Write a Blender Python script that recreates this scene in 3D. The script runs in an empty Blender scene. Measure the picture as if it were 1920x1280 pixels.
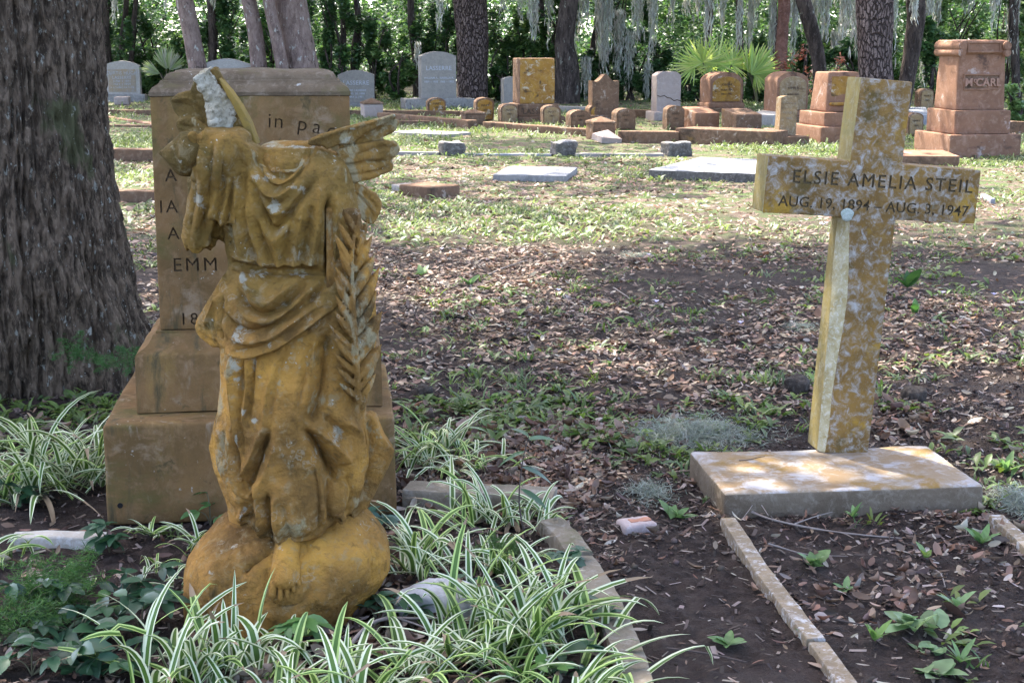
import bpy, bmesh, math, random
import numpy as np
from mathutils import Vector, Matrix, Euler
from mathutils.bvhtree import BVHTree
random.seed(7)
RS = np.random.RandomState(11)
PI = math.pi
SC = bpy.context.scene
COL = SC.collection

# ------------------------------------------------------------------ survey: where a sight line of the photograph meets the ground
FPX, EYE = 2770.0, 1.6
PITCH = math.atan(570 / FPX)
CP, SP = math.cos(PITCH), math.sin(PITCH)

def ray(px, py):
    r, u = (px - 960) / FPX, (640 - py) / FPX
    return np.array([r, CP + u * SP, -SP + u * CP])

def G(px, py, z=0.0):
    d = ray(px, py)
    t = (z - EYE) / d[2]
    return Vector((d[0] * t, d[1] * t, z))

def P(px, py, Y):
    d = ray(px, py)
    t = Y / d[1]
    return Vector((d[0] * t, Y, EYE + d[2] * t))

def mpp(pt):                                   # metres per photo pixel at a point
    return (pt[1] * CP + (EYE - pt[2]) * SP) / FPX

# ------------------------------------------------------------------ numeric noise
def _hash(i, j, k, seed):
    h = (i * 374761393 + j * 668265263 + k * 2147483647 + seed * 1274126177) & 0xFFFFFFFF
    h = ((h ^ (h >> 13)) * 1274126177) & 0xFFFFFFFF
    return ((h ^ (h >> 16)) & 0xFFFF) / 65535.0

def vnoise(p, scale=1.0, seed=0):
    p = np.asarray(p, dtype=np.float64) * scale
    i = np.floor(p).astype(np.int64)
    f = p - i
    f = f * f * (3 - 2 * f)
    out = 0
    for a in (0, 1):
        for b in (0, 1):
            for c in (0, 1):
                w = (f[:, 0] if a else 1 - f[:, 0]) * (f[:, 1] if b else 1 - f[:, 1]) * (f[:, 2] if c else 1 - f[:, 2])
                out = out + w * _hash(i[:, 0] + a, i[:, 1] + b, i[:, 2] + c, seed)
    return out * 2 - 1

def fbm(p, scale=1.0, oct=3, seed=0):
    s, a = 0, 1.0
    for o in range(oct):
        s = s + a * vnoise(p, scale * 2 ** o, seed + o * 17)
        a *= 0.5
    return s

# ------------------------------------------------------------------ materials
def newmat(name):
    m = bpy.data.materials.new(name)
    m.use_nodes = True
    nt = m.node_tree
    nt.nodes.clear()
    out = nt.nodes.new('ShaderNodeOutputMaterial')
    b = nt.nodes.new('ShaderNodeBsdfPrincipled')
    nt.links.new(b.outputs[0], out.inputs[0])
    return m, nt, b, out

def nd(nt, t, ins=None, **kw):
    n = nt.nodes.new(t)
    for k, v in kw.items():
        setattr(n, k, v)
    for k, v in (ins or {}).items():
        s = n.inputs[k]
        if hasattr(v, 'is_output') or isinstance(v, bpy.types.NodeSocket):
            nt.links.new(v, s)
        else:
            s.default_value = v
    return n

def c4(c):
    return (c[0], c[1], c[2], 1.0)

def mixc(nt, fac, a, b, mode='MIX'):
    n = nd(nt, 'ShaderNodeMix', data_type='RGBA', blend_type=mode)
    for idx, v in ((0, fac), (6, a), (7, b)):
        if isinstance(v, bpy.types.NodeSocket):
            nt.links.new(v, n.inputs[idx])
        else:
            n.inputs[idx].default_value = v if idx == 0 else c4(v)
    return n.outputs[2]

def noise(nt, vec, scale, detail=4, rough=0.6, dist=0.0):
    return nd(nt, 'ShaderNodeTexNoise', {'Vector': vec, 'Scale': scale, 'Detail': detail, 'Roughness': rough, 'Distortion': dist}).outputs[0]

def ramp(nt, v, lo, hi):
    n = nd(nt, 'ShaderNodeMapRange', {0: v, 1: lo, 2: hi, 3: 0.0, 4: 1.0})
    n.interpolation_type = 'SMOOTHSTEP'
    return n.outputs[0]

def stone_mat(name, c1, c2, c3=None, scale=6.0, patches=(), speck=None, bump=0.4, bscale=60, rough=0.9, world=False):
    """patches: (colour, noise scale, threshold, softness, seed offset)"""
    m, nt, b, out = newmat(name)
    tc = nd(nt, 'ShaderNodeTexCoord')
    vec = tc.outputs['Object']
    if world:
        vec = nd(nt, 'ShaderNodeNewGeometry').outputs['Position']
    n1 = noise(nt, vec, scale, 6, 0.65)
    col = mixc(nt, ramp(nt, n1, 0.35, 0.65), c1, c2)
    if c3:
        n2 = noise(nt, vec, scale * 4.3, 5, 0.7, 0.6)
        col = mixc(nt, ramp(nt, n2, 0.45, 0.75), col, c3)
    for (pc, ps, th, soft, off) in patches:
        mv = nd(nt, 'ShaderNodeMapping', {'Vector': vec, 'Location': (off, off * 0.7, off * 1.3), 'Scale': (1, 1, .22 if off > 30 else 1)}).outputs[0]
        nn = noise(nt, mv, ps, 7, 0.68, 0.35)
        col = mixc(nt, ramp(nt, nn, th, th + soft), col, pc)
    if speck:
        v = nd(nt, 'ShaderNodeTexVoronoi', {'Vector': vec, 'Scale': speck[1]})
        f = ramp(nt, v.outputs['Distance'], speck[2], speck[2] * 0.5)
        gate = ramp(nt, noise(nt, vec, speck[1] * 0.35, 3), 0.5, 0.6)
        mm = nd(nt, 'ShaderNodeMath', {0: f, 1: gate}, operation='MULTIPLY').outputs[0]
        col = mixc(nt, mm, col, speck[0])
    nt.links.new(col, b.inputs['Base Color'])
    b.inputs['Roughness'].default_value = rough
    b.inputs['Specular IOR Level'].default_value = 0.12
    bn = noise(nt, vec, bscale, 6, 0.7)
    bn2 = noise(nt, vec, bscale * 0.22, 4, 0.6)
    hh = nd(nt, 'ShaderNodeMath', {0: bn, 1: bn2}, operation='ADD').outputs[0]
    bp = nd(nt, 'ShaderNodeBump', {'Height': hh, 'Strength': bump, 'Distance': 0.01})
    nt.links.new(bp.outputs[0], b.inputs['Normal'])
    return m

def leaf_mat(name, transl=0.35, rough=0.5, spec=0.3):
    m, nt, b, out = newmat(name)
    a = nd(nt, 'ShaderNodeAttribute', attribute_name='Col').outputs['Color']
    nt.links.new(a, b.inputs['Base Color'])
    b.inputs['Roughness'].default_value = rough
    b.inputs['Specular IOR Level'].default_value = spec
    if transl > 0:
        br = nd(nt, 'ShaderNodeHueSaturation', {'Color': a, 'Value': 1.5, 'Saturation': 1.1}).outputs[0]
        t = nd(nt, 'ShaderNodeBsdfTranslucent', {'Color': br})
        mx = nd(nt, 'ShaderNodeMixShader', {0: transl, 1: b.outputs[0], 2: t.outputs[0]})
        nt.links.new(mx.outputs[0], out.inputs[0])
    return m

def plain_mat(name, c, rough=0.8, transl=0.0, var=0.25, scale=20):
    m, nt, b, out = newmat(name)
    vec = nd(nt, 'ShaderNodeTexCoord').outputs['Object']
    n = noise(nt, vec, scale, 4)
    col = mixc(nt, n, [x * (1 - var) for x in c], [min(1, x * (1 + var)) for x in c])
    nt.links.new(col, b.inputs['Base Color'])
    b.inputs['Roughness'].default_value = rough
    b.inputs['Specular IOR Level'].default_value = 0.3
    if transl > 0:
        t = nd(nt, 'ShaderNodeBsdfTranslucent', {'Color': col})
        mx = nd(nt, 'ShaderNodeMixShader', {0: transl, 1: b.outputs[0], 2: t.outputs[0]})
        nt.links.new(mx.outputs[0], out.inputs[0])
    return m

# ------------------------------------------------------------------ objects
def tag(o, label=None, cat=None, group=None, kind=None):
    if label: o['label'] = label
    if cat: o['category'] = cat
    if group: o['group'] = group
    if kind: o['kind'] = kind
    return o

def thing(name, label, cat, loc=(0, 0, 0), rz=0.0, group=None):
    o = bpy.data.objects.new(name, None)
    COL.objects.link(o)
    o.location = loc
    o.rotation_euler = (0, 0, rz)
    o.empty_display_size = 0.1
    return tag(o, label, cat, group)

def link(name, me, mat=None, parent=None, smooth=None, sharp=None):
    o = bpy.data.objects.new(name, me)
    COL.objects.link(o)
    if mat is not None:
        for mm in (mat if isinstance(mat, (list, tuple)) else [mat]):
            me.materials.append(mm)
    if parent is not None:
        o.parent = parent
    if smooth:
        me.polygons.foreach_set('use_smooth', np.ones(len(me.polygons), dtype=bool))
        if sharp:
            me.set_sharp_from_angle(angle=math.radians(sharp))
    return o

def npmesh(name, V, F, col=None, mi=None):
    """F: (m,k) int array, one polygon size"""
    V = np.asarray(V, dtype=np.float32)
    F = np.asarray(F, dtype=np.int32)
    me = bpy.data.meshes.new(name)
    k = F.shape[1]
    me.vertices.add(len(V)); me.vertices.foreach_set('co', V.ravel())
    me.loops.add(F.size); me.loops.foreach_set('vertex_index', F.ravel())
    me.polygons.add(len(F))
    me.polygons.foreach_set('loop_start', np.arange(0, F.size, k, dtype=np.int32))
    if mi is not None:
        me.polygons.foreach_set('material_index', np.asarray(mi, dtype=np.int32))
    me.update(calc_edges=True)
    if col is not None:
        at = me.color_attributes.new('Col', 'FLOAT_COLOR', 'POINT')
        c = np.ones((len(V), 4), dtype=np.float32); c[:, :3] = col
        at.data.foreach_set('color', c.ravel())
    return me

def rotm(yaw, pitch, roll):
    """vectorised Rz(yaw) Rx(pitch) Ry(roll) -> (n,3,3)"""
    cy, sy, cx, sx, cr, sr = np.cos(yaw), np.sin(yaw), np.cos(pitch), np.sin(pitch), np.cos(roll), np.sin(roll)
    z = np.zeros_like(cy); o = np.ones_like(cy)
    Rz = np.stack([np.stack([cy, -sy, z], -1), np.stack([sy, cy, z], -1), np.stack([z, z, o], -1)], -2)
    Rx = np.stack([np.stack([o, z, z], -1), np.stack([z, cx, -sx], -1), np.stack([z, sx, cx], -1)], -2)
    Ry = np.stack([np.stack([cr, z, sr], -1), np.stack([z, o, z], -1), np.stack([-sr, z, cr], -1)], -2)
    return Rz @ Rx @ Ry

def scatter(TV, TF, pos, R, S, col=None, tcol=None):
    """copies of a small template; S (n,) or (n,3); col (n,3)"""
    n, k = len(pos), len(TV)
    S = np.asarray(S)
    if S.ndim == 1: S = np.repeat(S[:, None], 3, 1)
    V = np.einsum('nij,nkj->nki', R, TV[None] * S[:, None, :]) + pos[:, None, :]
    F = (TF[None] + (np.arange(n) * k)[:, None, None]).reshape(-1, TF.shape[1])
    C = None
    if col is not None:
        C = np.repeat(col[:, None, :], k, 1)
        if tcol is not None: C = C * tcol[None, :, None]
        C = C.reshape(-1, 3)
    return V.reshape(-1, 3), F, C

def merge(parts):
    V, F, C, o = [], [], [], 0
    for (v, f, c) in parts:
        V.append(v); F.append(f + o); o += len(v)
        if c is not None: C.append(c)
    return np.concatenate(V), np.concatenate(F), (np.concatenate(C) if C else None)

LEAF4 = (np.array([[-.5, 0, 0], [0, -.22, -.06], [.5, 0, 0], [0, .22, -.06]], float), np.array([[0, 1, 2, 3]]))
# a curled leaf: 3 cross rows, folded on the rib
def curled(cv=0.18, fold=0.12):
    xs = [-.5, -.28, .05, .34, .5]; ws = [0.02, .17, .2, .12, .015]
    v = []
    for x, w in zip(xs, ws):
        z = cv * (x * x) * 4 * .5
        v += [[x, -w, z + fold * w * 2.2], [x, 0, z], [x, w, z + fold * w * 2.2]]
    f = []
    for i in range(4):
        a = i * 3
        f += [[a, a + 1, a + 4, a + 3], [a + 1, a + 2, a + 5, a + 4]]
    return np.array(v, float), np.array(f)

def pick(pal, n, jit=0.18):
    pal = np.array(pal, float)
    c = pal[RS.randint(0, len(pal), n)]
    return np.clip(c * (1 + RS.uniform(-jit, jit, (n, 1))) * (1 + RS.uniform(-.06, .06, (n, 3))), 0.002, 1)

# ------------------------------------------------------------------ solids
def rbox_arrays(w, d, h, r=0.012, step=0.05, namp=0.0, nscale=6.0, seed=0, taper=(1, 1), z0=0.0):
    """rounded weathered box sitting on z0; taper = scale of the top in x and y"""
    nx, ny, nz = [max(2, int(round(s / step))) for s in (w, d, h)]
    def axis(L, n):
        a = np.linspace(-L / 2, L / 2, n + 1)
        e = min(r, L * .3)
        return np.unique(np.concatenate([a, [-L / 2 + e * .4, -L / 2 + e, L / 2 - e * .4, L / 2 - e]]))
    X, Y, Z = axis(w, nx), axis(d, ny), axis(h, nz)
    idx, V, F = {}, [], []
    def vid(i, j, k):
        key = (i, j, k)
        if key not in idx:
            idx[key] = len(V); V.append((X[i], Y[j], Z[k]))
        return idx[key]
    a, b, c = len(X) - 1, len(Y) - 1, len(Z) - 1
    for i in range(a):
        for j in range(b):
            F.append((vid(i, j, 0), vid(i, j + 1, 0), vid(i + 1, j + 1, 0), vid(i + 1, j, 0)))
            F.append((vid(i, j, c), vid(i + 1, j, c), vid(i + 1, j + 1, c), vid(i, j + 1, c)))
    for i in range(a):
        for k in range(c):
            F.append((vid(i, 0, k), vid(i + 1, 0, k), vid(i + 1, 0, k + 1), vid(i, 0, k + 1)))
            F.append((vid(i, b, k), vid(i, b, k + 1), vid(i + 1, b, k + 1), vid(i + 1, b, k)))
    for j in range(b):
        for k in range(c):
            F.append((vid(0, j, k), vid(0, j, k + 1), vid(0, j + 1, k + 1), vid(0, j + 1, k)))
            F.append((vid(a, j, k), vid(a, j + 1, k), vid(a, j + 1, k + 1), vid(a, j, k + 1)))
    V = np.array(V)
    half = np.array([w / 2, d / 2, h / 2]); rr = min(r, .45 * min(w, d, h))
    inner = np.clip(V, -(half - rr), half - rr)
    dv = V - inner
    L = np.linalg.norm(dv, axis=1, keepdims=True)
    nrm = dv / np.maximum(L, 1e-9)
    V = inner + nrm * np.minimum(L, rr)
    if namp > 0:
        V = V + nrm * (fbm(V + seed * 3.1, nscale, 3, seed) * namp)[:, None]
    V[:, 2] += h / 2
    t = (V[:, 2] / h).clip(0, 1)[:, None]
    V[:, 0:1] *= 1 + (taper[0] - 1) * t
    V[:, 1:2] *= 1 + (taper[1] - 1) * t
    V[:, 2] += z0
    return V, np.array(F)

def rbox(name, w, d, h, mat, parent=None, loc=(0, 0, 0), rz=0, rot=None, **kw):
    V, F = rbox_arrays(w, d, h, **kw)
    o = link(name, npmesh(name, V, F), mat, parent, smooth=True, sharp=50)
    o.location = loc
    o.rotation_euler = rot if rot else (0, 0, rz)
    return o

def prism_bm(poly, y0, y1, bev=0.01, seg=2):
    """polygon in xz extruded along y (front y0)"""
    bm = bmesh.new()
    vs = [bm.verts.new((x, y0, z)) for x, z in poly]
    f = bm.faces.new(vs)
    r = bmesh.ops.extrude_face_region(bm, geom=[f])
    for e in r['geom']:
        if isinstance(e, bmesh.types.BMVert):
            e.co.y = y1
    bmesh.ops.recalc_face_normals(bm, faces=bm.faces)
    if bev > 0:
        ed = [e for e in bm.edges if len(e.link_faces) == 2 and e.calc_face_angle() > .5]
        bmesh.ops.bevel(bm, geom=ed, offset=bev, segments=seg, affect='EDGES', profile=.6)
    return bm

def bm_obj(name, bm, mat, parent=None, smooth=True, sharp=40, loc=(0, 0, 0), rz=0):
    me = bpy.data.meshes.new(name)
    bm.to_mesh(me); bm.free()
    o = link(name, me, mat, parent, smooth, sharp)
    o.location = loc; o.rotation_euler = (0, 0, rz)
    return o

def add_noise(o, amp, scale, seed=0):
    me = o.data
    n = len(me.vertices)
    V = np.empty(n * 3, np.float32); me.vertices.foreach_get('co', V); V = V.reshape(-1, 3)
    N = np.empty(n * 3, np.float32); me.vertices.foreach_get('normal', N); N = N.reshape(-1, 3)
    V = V + N * (fbm(V + seed, scale, 3, seed) * amp)[:, None]
    me.vertices.foreach_set('co', V.astype(np.float32).ravel()); me.update()

def dense_tablet(name, w, h, d, shape, mat, parent, step=0.04, namp=0.004, z0=0, yoff=0, seed=0, lean=0):
    """tablet stone: outline by shape, gridded front and back, rounded edge; front faces -y"""
    def top(u):      # u in -1..1 -> drop from the full height
        if shape == 'round': return h - (w / 2) * (1 - math.sqrt(max(0, 1 - u * u))) * .95
        if shape == 'arch': return h - w * .30 * (1 - math.sqrt(max(0, 1 - (u * .985) ** 2)))
        if shape == 'low': return h - w * .13 * u * u
        if shape == 'serp': return h - w * .05 * (1 - math.cos(u * PI)) - (0.03 if abs(u) > .93 else 0)
        if shape == 'ogee':
            a = abs(u)
            return h - (w * .33 * (a / .62) ** .85 if a < .62 else w * .33 - w * .05 * (a - .62) / .38)
        if shape == 'double':
            a = abs(u)
            return h - w * .16 * (((a - .42) / .58) ** 2 if a > .42 else 0) - w * .03 * max(0, 1 - a / .12)
        return h
    nx = max(10, int(w / step)); nz = max(6, int(h / step))
    us = np.sin(np.linspace(-1, 1, nx + 1) * PI / 2) if shape in ('round', 'arch') else np.linspace(-1, 1, nx + 1)
    V, F = [], []
    g = {}
    for side, y in ((0, -d / 2), (1, d / 2)):
        for i, u in enumerate(us):
            tz = top(u)
            for k in range(nz + 1):
                g[(side, i, k)] = len(V); V.append((u * w / 2, y, tz * k / nz))
    for i in range(nx):
        for k in range(nz):
            F.append((g[(0, i, k)], g[(0, i + 1, k)], g[(0, i + 1, k + 1)], g[(0, i, k + 1)]))
            F.append((g[(1, i, k)], g[(1, i, k + 1)], g[(1, i + 1, k + 1)], g[(1, i + 1, k)]))
        F.append((g[(0, i, nz)], g[(0, i + 1, nz)], g[(1, i + 1, nz)], g[(1, i, nz)]))
        F.append((g[(0, i, 0)], g[(1, i, 0)], g[(1, i + 1, 0)], g[(0, i + 1, 0)]))
    for k in range(nz):
        F.append((g[(0, 0, k)], g[(0, 0, k + 1)], g[(1, 0, k + 1)], g[(1, 0, k)]))
        F.append((g[(0, nx, k)], g[(1, nx, k)], g[(1, nx, k + 1)], g[(0, nx, k + 1)]))
    V = np.array(V)
    bm = bmesh.new()
    bv = [bm.verts.new(v) for v in V]
    for f in F: bm.faces.new([bv[q] for q in f])
    ed = [e for e in bm.edges if e.calc_face_angle(0) > 1.0]
    bmesh.ops.bevel(bm, geom=ed, offset=min(.012, d * .1), segments=2, affect='EDGES', profile=.6)
    bmesh.ops.recalc_face_normals(bm, faces=bm.faces)
    o = bm_obj(name, bm, mat, parent, True, 45)
    o.location = (0, yoff, z0)
    o.rotation_euler = (lean, 0, 0)
    add_noise(o, namp, 7, seed)
    return o

def text_mesh(s, size, depth, spacing=1.0, align='CENTER', bold=0.0):
    cu = bpy.data.curves.new('txt', 'FONT')
    cu.body = s; cu.size = size; cu.extrude = depth / 2; cu.align_x = align
    cu.space_character = spacing; cu.offset = bold
    cu.resolution_u = 3
    o = bpy.data.objects.new('txt', cu); COL.objects.link(o)
    dg = bpy.context.evaluated_depsgraph_get()
    me = bpy.data.meshes.new_from_object(o.evaluated_get(dg))
    bpy.data.objects.remove(o); bpy.data.curves.remove(cu)
    return me

def place_text(me, x, z, y, tilt=0.0):
    """text (xy plane) stood upright in the xz plane, facing -y"""
    M = Matrix.Translation((x, y, z)) @ Matrix.Rotation(PI / 2, 4, 'X') @ Matrix.Rotation(tilt, 4, 'Z')
    me.transform(M)
    return me

def join_meshes(lst, name):
    bm = bmesh.new()
    for me in lst: bm.from_mesh(me)
    me = bpy.data.meshes.new(name)
    bm.to_mesh(me); bm.free()
    for m in lst: bpy.data.meshes.remove(m)
    return me

def boolean(me, cutter, mat_cut=None, op='DIFFERENCE'):
    a = bpy.data.objects.new('a', me); COL.objects.link(a)
    b = bpy.data.objects.new('b', cutter); COL.objects.link(b)
    if mat_cut:
        cutter.materials.clear(); cutter.materials.append(mat_cut)
    m = a.modifiers.new('x', 'BOOLEAN'); m.object = b; m.operation = op; m.solver = 'EXACT'
    m.material_mode = 'TRANSFER'
    m.use_self = True
    bpy.context.view_layer.update()
    dg = bpy.context.evaluated_depsgraph_get()
    r = bpy.data.meshes.new_from_object(a.evaluated_get(dg))
    bpy.data.objects.remove(a); bpy.data.objects.remove(b)
    return r

def remesh(mes, vox, smooth=2):
    me = join_meshes(mes, 'tmp')
    o = bpy.data.objects.new('tmp', me); COL.objects.link(o)
    m = o.modifiers.new('r', 'REMESH'); m.mode = 'VOXEL'; m.voxel_size = vox
    bpy.context.view_layer.update()
    dg = bpy.context.evaluated_depsgraph_get()
    r = bpy.data.meshes.new_from_object(o.evaluated_get(dg))
    bpy.data.objects.remove(o)
    laplace(r, smooth)
    return r

def getV(me):
    V = np.empty(len(me.vertices) * 3, np.float32); me.vertices.foreach_get('co', V)
    return V.reshape(-1, 3).astype(float)

def getN(me):
    V = np.empty(len(me.vertices) * 3, np.float32); me.vertices.foreach_get('normal', V)
    return V.reshape(-1, 3).astype(float)

def setV(me, V):
    me.vertices.foreach_set('co', V.astype(np.float32).ravel()); me.update()

def laplace(me, it, lam=.6):
    if it <= 0: return
    E = np.empty(len(me.edges) * 2, np.int32); me.edges.foreach_get('vertices', E); E = E.reshape(-1, 2)
    V = getV(me)
    deg = np.bincount(E.ravel(), minlength=len(V)).astype(float)[:, None]
    for _ in range(it):
        S = np.zeros_like(V)
        for a in range(3):
            S[:, a] = np.bincount(E[:, 0], V[E[:, 1], a], len(V)) + np.bincount(E[:, 1], V[E[:, 0], a], len(V))
        V = V + lam * (S / np.maximum(deg, 1) - V)
    setV(me, V)

def tube_arrays(pts, rad, n=10, seed=0, namp=0.0, nscale=3):
    pts = np.array(pts, float); rad = np.array(rad, float)
    T = np.gradient(pts, axis=0); T /= np.linalg.norm(T, axis=1, keepdims=True)
    ref = np.array([0, 1, 0.0]) if abs(T[0][1]) < .8 else np.array([1, 0, 0.0])
    V = []
    for p, t, r in zip(pts, T, rad):
        a = np.cross(t, ref); a /= np.linalg.norm(a)
        b = np.cross(t, a)
        th = np.linspace(0, 2 * PI, n, endpoint=False)
        V.append(p + r * (np.cos(th)[:, None] * a + np.sin(th)[:, None] * b))
    V = np.array(V)
    if namp > 0:
        c = pts[:, None, :]
        d = V - c
        V = c + d * (1 + namp * fbm(V.reshape(-1, 3) * np.array([1, 1, .35]) + seed, nscale, 3, seed).reshape(len(pts), n, 1))
    m = len(pts)
    i = np.arange(m - 1)[:, None]; j = np.arange(n)[None, :]
    a = i * n + j; b = i * n + (j + 1) % n
    F = np.stack([a, b, b + n, a + n], -1).reshape(-1, 4)
    return V.reshape(-1, 3), F, None

def resample(pts, n):
    pts = np.array(pts, float)
    s = np.concatenate([[0], np.cumsum(np.linalg.norm(np.diff(pts, axis=0), axis=1))])
    t = np.linspace(0, s[-1], n)
    return np.stack([np.interp(t, s, pts[:, a]) for a in range(pts.shape[1])], 1)

def smooth_path(pts, n):
    """Catmull-Rom"""
    p = np.array(pts, float)
    p = np.concatenate([[2 * p[0] - p[1]], p, [2 * p[-1] - p[-2]]])
    out = []
    k = len(p) - 3
    for q in np.linspace(0, k - 1e-6, n):
        i = int(q); t = q - i
        a, b, c, d = p[i:i + 4]
        out.append(.5 * ((2 * b) + (c - a) * t + (2 * a - 5 * b + 4 * c - d) * t * t + (3 * b - a - 3 * c + d) * t ** 3))
    return np.array(out)
EXPOSURE = 3.35
CROWN_N = 52000
def CROWN_HOLE(x, y):
    return math.hypot(x + 1.35, y - 9.5) < 1.0  # gap shaped in the unseen crown so sun reaches the cross slab
# ================================================================== ANGEL STATUE
YS = 4.02                                       # distance of the statue's axis
BASE = G(545, 1165); BASE = Vector((P(545, 900, YS)[0], YS, 0))
def S3(px, py, dy=0.0):                         # sight line to a world point at the statue's distance (+dy)
    return np.array(P(px, py, YS + dy))
def Z4(X, Y): return (280 + X / 2.56, 100 + Y / 2.56)
def Z5(X, Y): return (280 + X / 1.94, 560 + Y / 1.94)
def Z8(X, Y): return (560 + X / 2.135, 200 + Y / 2.135)

def loft_px(rows, n=72, m=120, p=2.3, smoothk=3, zf=.8):
    """rows: (py, px left, px right, depth in front, depth behind, y centre)"""
    R = np.array(rows, float)
    ys = np.linspace(R[0, 0], R[-1, 0], m)
    C = np.stack([np.interp(ys, R[:, 0], R[:, a]) for a in range(6)], 1)
    for _ in range(smoothk):
        C[1:-1, 1:] = (C[:-2, 1:] + 2 * C[1:-1, 1:] + C[2:, 1:]) / 4
    th = np.linspace(0, 2 * PI, n, endpoint=False)
    ct, st = np.cos(th), np.sin(th)
    ex = np.sign(ct) * np.abs(ct) ** (2 / p); ey = np.sign(st) * np.abs(st) ** (2 / p)
    V = []
    for (py, xl, xr, df, db, yc) in C:
        a = S3(xl, py, yc); b = S3(xr, py, yc)
        cx, hx, z = (a[0] + b[0]) / 2, (b[0] - a[0]) / 2, S3(960, py, yc - zf * df)[2]
        V.append(np.stack([cx + hx * ex, YS + yc + np.where(ey < 0, df, db) * ey, np.full(n, z)], 1))
    V = np.array(V)
    i = np.arange(m - 1)[:, None]; j = np.arange(n)[None, :]
    a = i * n + j; b = i * n + (j + 1) % n
    F = [tuple(q) for q in np.stack([a, a + n, b + n, b], -1).reshape(-1, 4)]
    F.append(tuple(range(n))); F.append(tuple(range((m - 1) * n, m * n))[::-1])
    me = bpy.data.meshes.new('l')
    me.from_pydata([tuple(v) for v in V.reshape(-1, 3)], [], F)
    bm = bmesh.new(); bm.from_mesh(me); bmesh.ops.recalc_face_normals(bm, faces=bm.faces); bm.to_mesh(me); bm.free()
    return me

def puffy(poly, dy0, dy1, th, vox=.0034, sm=4):
    """closed outline (photo points) to a rounded plate whose distance runs from dy0 at its first side to dy1"""
    pts = [S3(x, y, 0) for x, y in poly]
    xs = [p[0] for p in pts]
    lo, hi = min(xs), max(xs)
    def yy(x): return YS + dy0 + (dy1 - dy0) * (x - lo) / (hi - lo)
    bm = bmesh.new()
    f = bm.faces.new([bm.verts.new((p[0], yy(p[0]) - th / 2, p[2])) for p in pts])
    r = bmesh.ops.extrude_face_region(bm, geom=[f])
    for e in r['geom']:
        if isinstance(e, bmesh.types.BMVert): e.co.y += th
    bmesh.ops.recalc_face_normals(bm, faces=bm.faces)
    me = bpy.data.meshes.new('p'); bm.to_mesh(me); bm.free()
    return remesh([me], vox, sm)

def sculpt(me, strokes, dyf, facing=True, gain=1.0):
    """strokes: (kind, photo points, amplitude m, half-width px, decay px) pressed into the side that faces the path"""
    V = getV(me); N = getN(me)
    W = np.clip(-N[:, 1] * 1.6 + .15, 0, 1) if facing else np.ones(len(V))
    D = np.zeros(len(V))
    sc = mpp((0, YS, .7))
    for st in strokes:
        kind, pts, amp, wid = st[:4]
        dec = (st[4] if len(st) > 4 else 40) * sc
        w = wid * sc
        q = smooth_path([S3(x, y, dyf) for x, y in pts], max(12, 8 * len(pts)))[:, [0, 2]]
        best = np.full(len(V), 1e9); sd = np.zeros(len(V)); tt = np.zeros(len(V))
        xz = V[:, [0, 2]]
        lo = q.min(0) - max(w * 4, dec * 3); hi = q.max(0) + max(w * 4, dec * 3)
        sel = np.where(((xz > lo) & (xz < hi)).all(1) & (W > 0))[0]
        if len(sel) == 0: continue
        X = xz[sel]
        b = np.full(len(sel), 1e9); s = np.zeros(len(sel)); t = np.zeros(len(sel))
        for i in range(len(q) - 1):
            a, c = q[i], q[i + 1]
            d = c - a; L2 = d @ d + 1e-12
            u = np.clip(((X - a) @ d) / L2, 0, 1)
            r = X - (a + u[:, None] * d)
            dist = np.hypot(r[:, 0], r[:, 1])
            m = dist < b
            b[m] = dist[m]
            s[m] = np.sign(d[0] * r[m, 1] - d[1] * r[m, 0])
            t[m] = (i + u[m]) / (len(q) - 1)
        env = np.clip(np.minimum(t, 1 - t) * 6 + .35, 0, 1)
        if kind == 'r': v = amp * (.42 * np.exp(-(b / w) ** 2) + .85 * np.exp(-1.9 * b / w))
        elif kind == 'g': v = -amp * (.42 * np.exp(-(b / w) ** 2) + .85 * np.exp(-2.1 * b / w))
        elif kind == 'b': v = amp * np.exp(-(b / w) ** 2)
        elif kind == 'v': v = -amp * np.exp(-(b / w))
        elif kind == 'f': v = amp * (s * b / w) * np.exp(.5 - .5 * (b / w) ** 2)
        elif kind == 'h':                                   # hem: cloth on the + side lies on top
            v = np.where(s > 0, amp * np.exp(-b / dec) * np.clip(b / (w * .25), 0, 1) ** .5, -amp * .35 * np.exp(-b / w))
        D[sel] += v * env * gain
    V = V + N * (D * W)[:, None]
    setV(me, V)

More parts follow.
